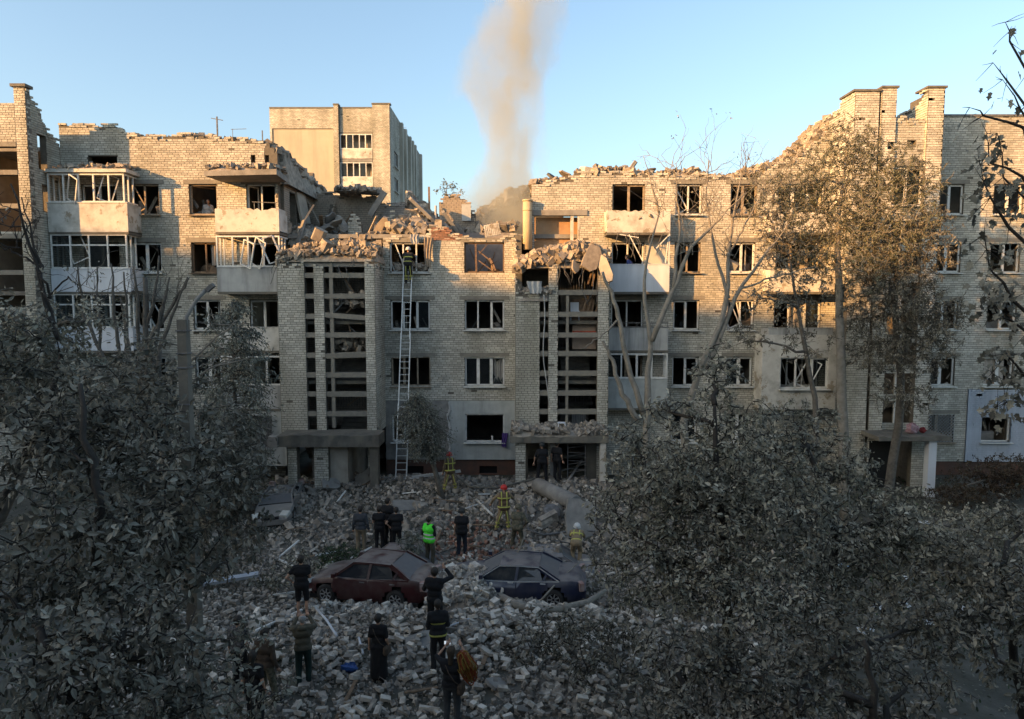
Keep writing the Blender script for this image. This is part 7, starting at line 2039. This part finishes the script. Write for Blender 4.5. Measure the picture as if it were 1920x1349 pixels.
# ------------------------------------------------------------------ things in the yard
def yard(u, v, dz=0.0): p = ground_at(u, v); return (p[0], p[1], p[2]+dz)
pl = MB().tube([(0, 0, 0), (2.9, 0, 0)], .34, 18)
p0 = np.array(yard(1008, 925, .35)); p1 = np.array(yard(1080, 965, .4))
pl = MB(); pl.tube([p0-p0, (p1-p0)*.5, p1-p0], .33, 18)
put(tag(pl.build('concrete_pipe', M_CONC, smooth=None), 'fat round concrete pipe lying aslant on the rubble right of the firefighters', 'pipe'), tuple(p0))
slab_thing('concrete_slab', yard(1088, 1000, .55), (1.2, 1.5, .18), (1.15, .1, .15), 'square concrete slab leaning on the rubble below the fat pipe', 'slab', seed=31, jit=.05)
slab_thing('concrete_slab', yard(765, 955, .12), (1.4, .9, .16), (.25, .1, .5), 'flat concrete slab half sunk in rubble behind the group of onlookers', 'slab', seed=32)
slab_thing('concrete_slab', yard(790, 1215, .15), (.8, .6, .08), (.3, -.2, .4), 'thin concrete plate lying in the bricks left of the black-coated firefighter', 'slab', seed=33)
slab_thing('concrete_slab', yard(930, 1290, .1), (.55, .4, .08), (.3, .3, .9), 'small broken plate among the bricks at the bottom, right of the phone holder', 'slab', seed=34)
slab_thing('floor_fragment', yard(620, 916, .2), (.9, .6, .12), (.7, .2, .5), 'pale broken slab at the foot of the left entrance pillar', 'slab', seed=35)
slab_thing('floor_fragment', yard(690, 905, .3), (1.2, .7, .1), (.6, -.5, .4), 'dark tilted plate in front of the left entrance opening', 'slab', M_CONC_DARK, seed=36)
w_ = MB()
w_.tube([(0, 0, 0), (0, 0, .28)], .36, 20).tube([(0, 0, .28), (0, 0, .33), (0, 0, .36)], [.37, .33, .22], 20)
put(tag(w_.build('steel_drum', M_STEEL), 'shiny round metal drum in the rubble below the fat pipe', 'drum'), yard(1032, 975, .15), (.7, .2, 0))
b_ = MB()
for k in range(5): b_.bx(-.25, .25, -.12, .12, .09*k, .09*k+.082)
for k in range(5): b_.bx(.26, .5, -.12, .12, .09*k, .09*k+.082)
put(tag(b_.build('masonry_block', M_LOOSE), 'block of bricks still mortared together beside the shiny drum', 'block'), yard(1025, 990, .1), (.3, -.35, .4))
def pole(name, label, cat, P, r, mt, n=7): 
    P = [np.array(p, float) for p in P]
    o = MB().tube([p-P[0] for p in P], r, n).build(name, mt); tag(o, label, cat); o.location = P[0]; return o
pole('fallen_branch', 'thick bare fallen branch lying across the front of the blue sedan', 'branch', [yard(868, 1112, .35), yard(920, 1130, .35), yard(975, 1152, .22), yard(1040, 1160, .2), yard(1100, 1150, .3), yard(1135, 1138, .5)], [.11, .12, .12, .11, .10, .07], BARK_PALE)
pole('thin_branch', 'thin curved branch propped against the dark blue sedan doors', 'branch', [yard(905, 1124, .4), yard(950, 1120, .9), yard(975, 1115, 1.5), yard(985, 1115, 2.0)], [.03, .028, .022, .012], BARK_PALE)
pole('thin_branch', 'thin straight branch leaning on the rear wing of the blue sedan', 'branch', [yard(1010, 1150, .3), yard(1050, 1135, .8), yard(1090, 1120, 1.2)], [.028, .025, .012], BARK_PALE)
pole('fire_hose', 'grey fire hose running from the firefighter by the trunk across the rubble', 'hose', [yard(838, 900, .95), yard(855, 912, .5), yard(880, 925, .25), yard(930, 925, .22), yard(990, 912, .25), yard(1050, 900, .4), yard(1110, 888, .6)], .045, M_CONC_DARK)
pole('fire_hose', 'dark hose curling over the rubble beside the soldier', 'hose', [yard(985, 985, .7), yard(990, 1005, .2), yard(1020, 1012, .15), yard(1060, 1005, .15), yard(1090, 1002, .1)], .04, M_STEEL)
pole('metal_rod', 'long thin metal rod held upright by the standing firefighter', 'rod', [yard(928, 1000, .1), yard(925, 995, 1.0)], .022, M_STEEL)
pole('timber', 'grey timber propped in the rubble before the right entrance', 'timber', [yard(1062, 912, .1), yard(1090, 898, .9)], .06, M_CONC)
pole('timber', 'long plank lying on the rubble left of the standing firefighter', 'timber', [yard(893, 945, .15), yard(925, 975, .15)], .05, M_PARAPET)
pole('window_frame_piece', 'white plastic frame strip bent over the bricks left of the woman in black', 'frame', [yard(593, 1155, .2), yard(612, 1180, .25), yard(632, 1208, .2)], .035, M_PARAPET_W, 4)
pole('window_frame_piece', 'short white frame strip lying near the blue bag', 'frame', [yard(673, 1208, .12), yard(681, 1236, .12)], .03, M_PARAPET_W, 4)
pole('window_frame_piece', 'pale strip lying across the bricks below the red sedan door', 'frame', [yard(603, 1152, .15), yard(632, 1137, .15)], .028, M_PARAPET_W, 4)
pole('window_frame_piece', 'white strip on the bricks right of the black-coated firefighter', 'frame', [yard(840, 1186, .15), yard(880, 1176, .2)], .028, M_PARAPET_W, 4)
gt = MB()
for k in range(14): gt.bar((0, 0, .04*k-.1), (2.2, 0, .04*k-.1), .012)
for x in np.linspace(0, 2.2, 12): gt.bar((x, .01, -.1), (x, .01, .45), .014)
put(tag(gt.build('wire_fence_panel', M_ALU), 'bent wire mesh panel lying on the rubble at the ladder foot', 'mesh panel'), yard(775, 905, .2), (1.1, -.12, .05))
def crumple(name, label, cat, loc, s, mt, seed):
    rg = np.random.default_rng(seed); V = []; n, m = 9, 7
    for j in range(m):
        for i in range(n):
            th = math.pi*(j/(m-1)); ph = 2*math.pi*i/n; r = rg.uniform(.6, 1.1)
            V.append((s[0]*r*math.sin(th)*math.cos(ph), s[1]*r*math.sin(th)*math.sin(ph), s[2]*r*(math.cos(th)+.6)))
    F = [(j*n+i, j*n+(i+1) % n, (j+1)*n+(i+1) % n, (j+1)*n+i) for j in range(m-1) for i in range(n)]
    return put(tag(MB().add(V, F).build(name, mt), label, cat), loc)
crumple('plastic_bag', 'crumpled blue plastic bag on the bricks left of the woman in black', 'bag', yard(657, 1262, .05), (.26, .16, .13), mat('blue_plastic', (.025, .07, .22), rough=.35), 1)
crumple('plastic_bag', 'crumpled red bag on the rubble in front of the middle wall', 'bag', yard(942, 921, .05), (.2, .15, .12), mat('red_plastic', (.4, .03, .03)), 2)
crumple('cloth_heap', 'pinkish printed cloth heaped on the right stair tower canopy', 'cloth', (18.2, 30.7, 3.25), (.35, .25, .3), mat('pink_print', (.35, .25, .26), (.25, .12, .14), scale=9), 3)
crumple('cloth_heap', 'red cloth heaped beside the pinkish one on the right canopy', 'cloth', (18.75, 30.8, 3.25), (.18, .13, .14), mat('dull_red', (.2, .03, .03)), 4)
# hank of orange and yellow cord over the shoulder of the phone holder
P0 = PEOPLE['photo'][0].location
hk = MB(); rg = np.random.default_rng(5)
for k in range(44):
    w2, h2 = rg.uniform(.02, .14), rg.uniform(.14, .34); c = rg.normal(0, .05, 3)
    hk.tube([(c[0]+w2*math.sin(t)*(1+.3*math.sin(t*2)), c[1]+.05*math.cos(t*2), c[2]-h2*math.cos(t)) for t in np.linspace(0, 2*math.pi, 15)], .011, 5, m=k % 2)
put(tag(hk.build('cord_hank', [mat('orange_cord', (.25, .055, .018)), mat('yellow_cord', (.27, .16, .035))]), 'hank of orange and yellow cord beside the head of the phone holder', 'cord'), (P0.x+.34, P0.y-.05, P0.z+1.36), (0, -.3, 0))
# phone
ph = MB().bx(-.075, .075, -.006, .006, -.04, .04).bx(-.07, .07, -.0075, -.0062, -.036, .036, 1)
sc_ = bpy.data.materials.new('lit_screen'); sc_.use_nodes = True
pb = sc_.node_tree.nodes['Principled BSDF']; pb.inputs['Base Color'].default_value = (.5, .55, .6, 1); pb.inputs['Emission Color'].default_value = (.8, .9, 1, 1); pb.inputs['Emission Strength'].default_value = .25
put(tag(ph.build('mobile_phone', [BLACKPL, sc_]), 'phone with a lit screen held up at the bottom of the picture', 'phone'), (P0.x-.12, P0.y+.42, P0.z+1.66), (-.2, 0, 0))
# scattered pale litter among the right trees
for i, (u, v) in enumerate(((1640, 1145), (1622, 1190), (1690, 1140), (1740, 1175), (1585, 1068), (1735, 985), (1700, 1090), (1818, 1150), (1875, 1035))):
    crumple('paper_scrap', ('white paper scrap lying under the leaves at the right', 'pale blue scrap under the leaves at the right')[i == 4], 'paper', yard(u, v, .06), (.3, .22, .05), mat('white_scrap', (.55, .56, .56)) if i != 4 else mat('blue_scrap', (.3, .45, .6)), 20+i)['group'] = 'scraps under the right trees'
x0, y0, z0 = yard(430, 1105, .3)
put(tag(MB().bx(-.9, .9, -.1, .1, -.05, .05).build('metal_sheet', mat('pale_sheet', (.35, .38, .42), rough=.5)), 'pale bent metal strip lying among branches left of the man in shorts', 'sheet'), (x0, y0, z0), (.2, -.1, .2))
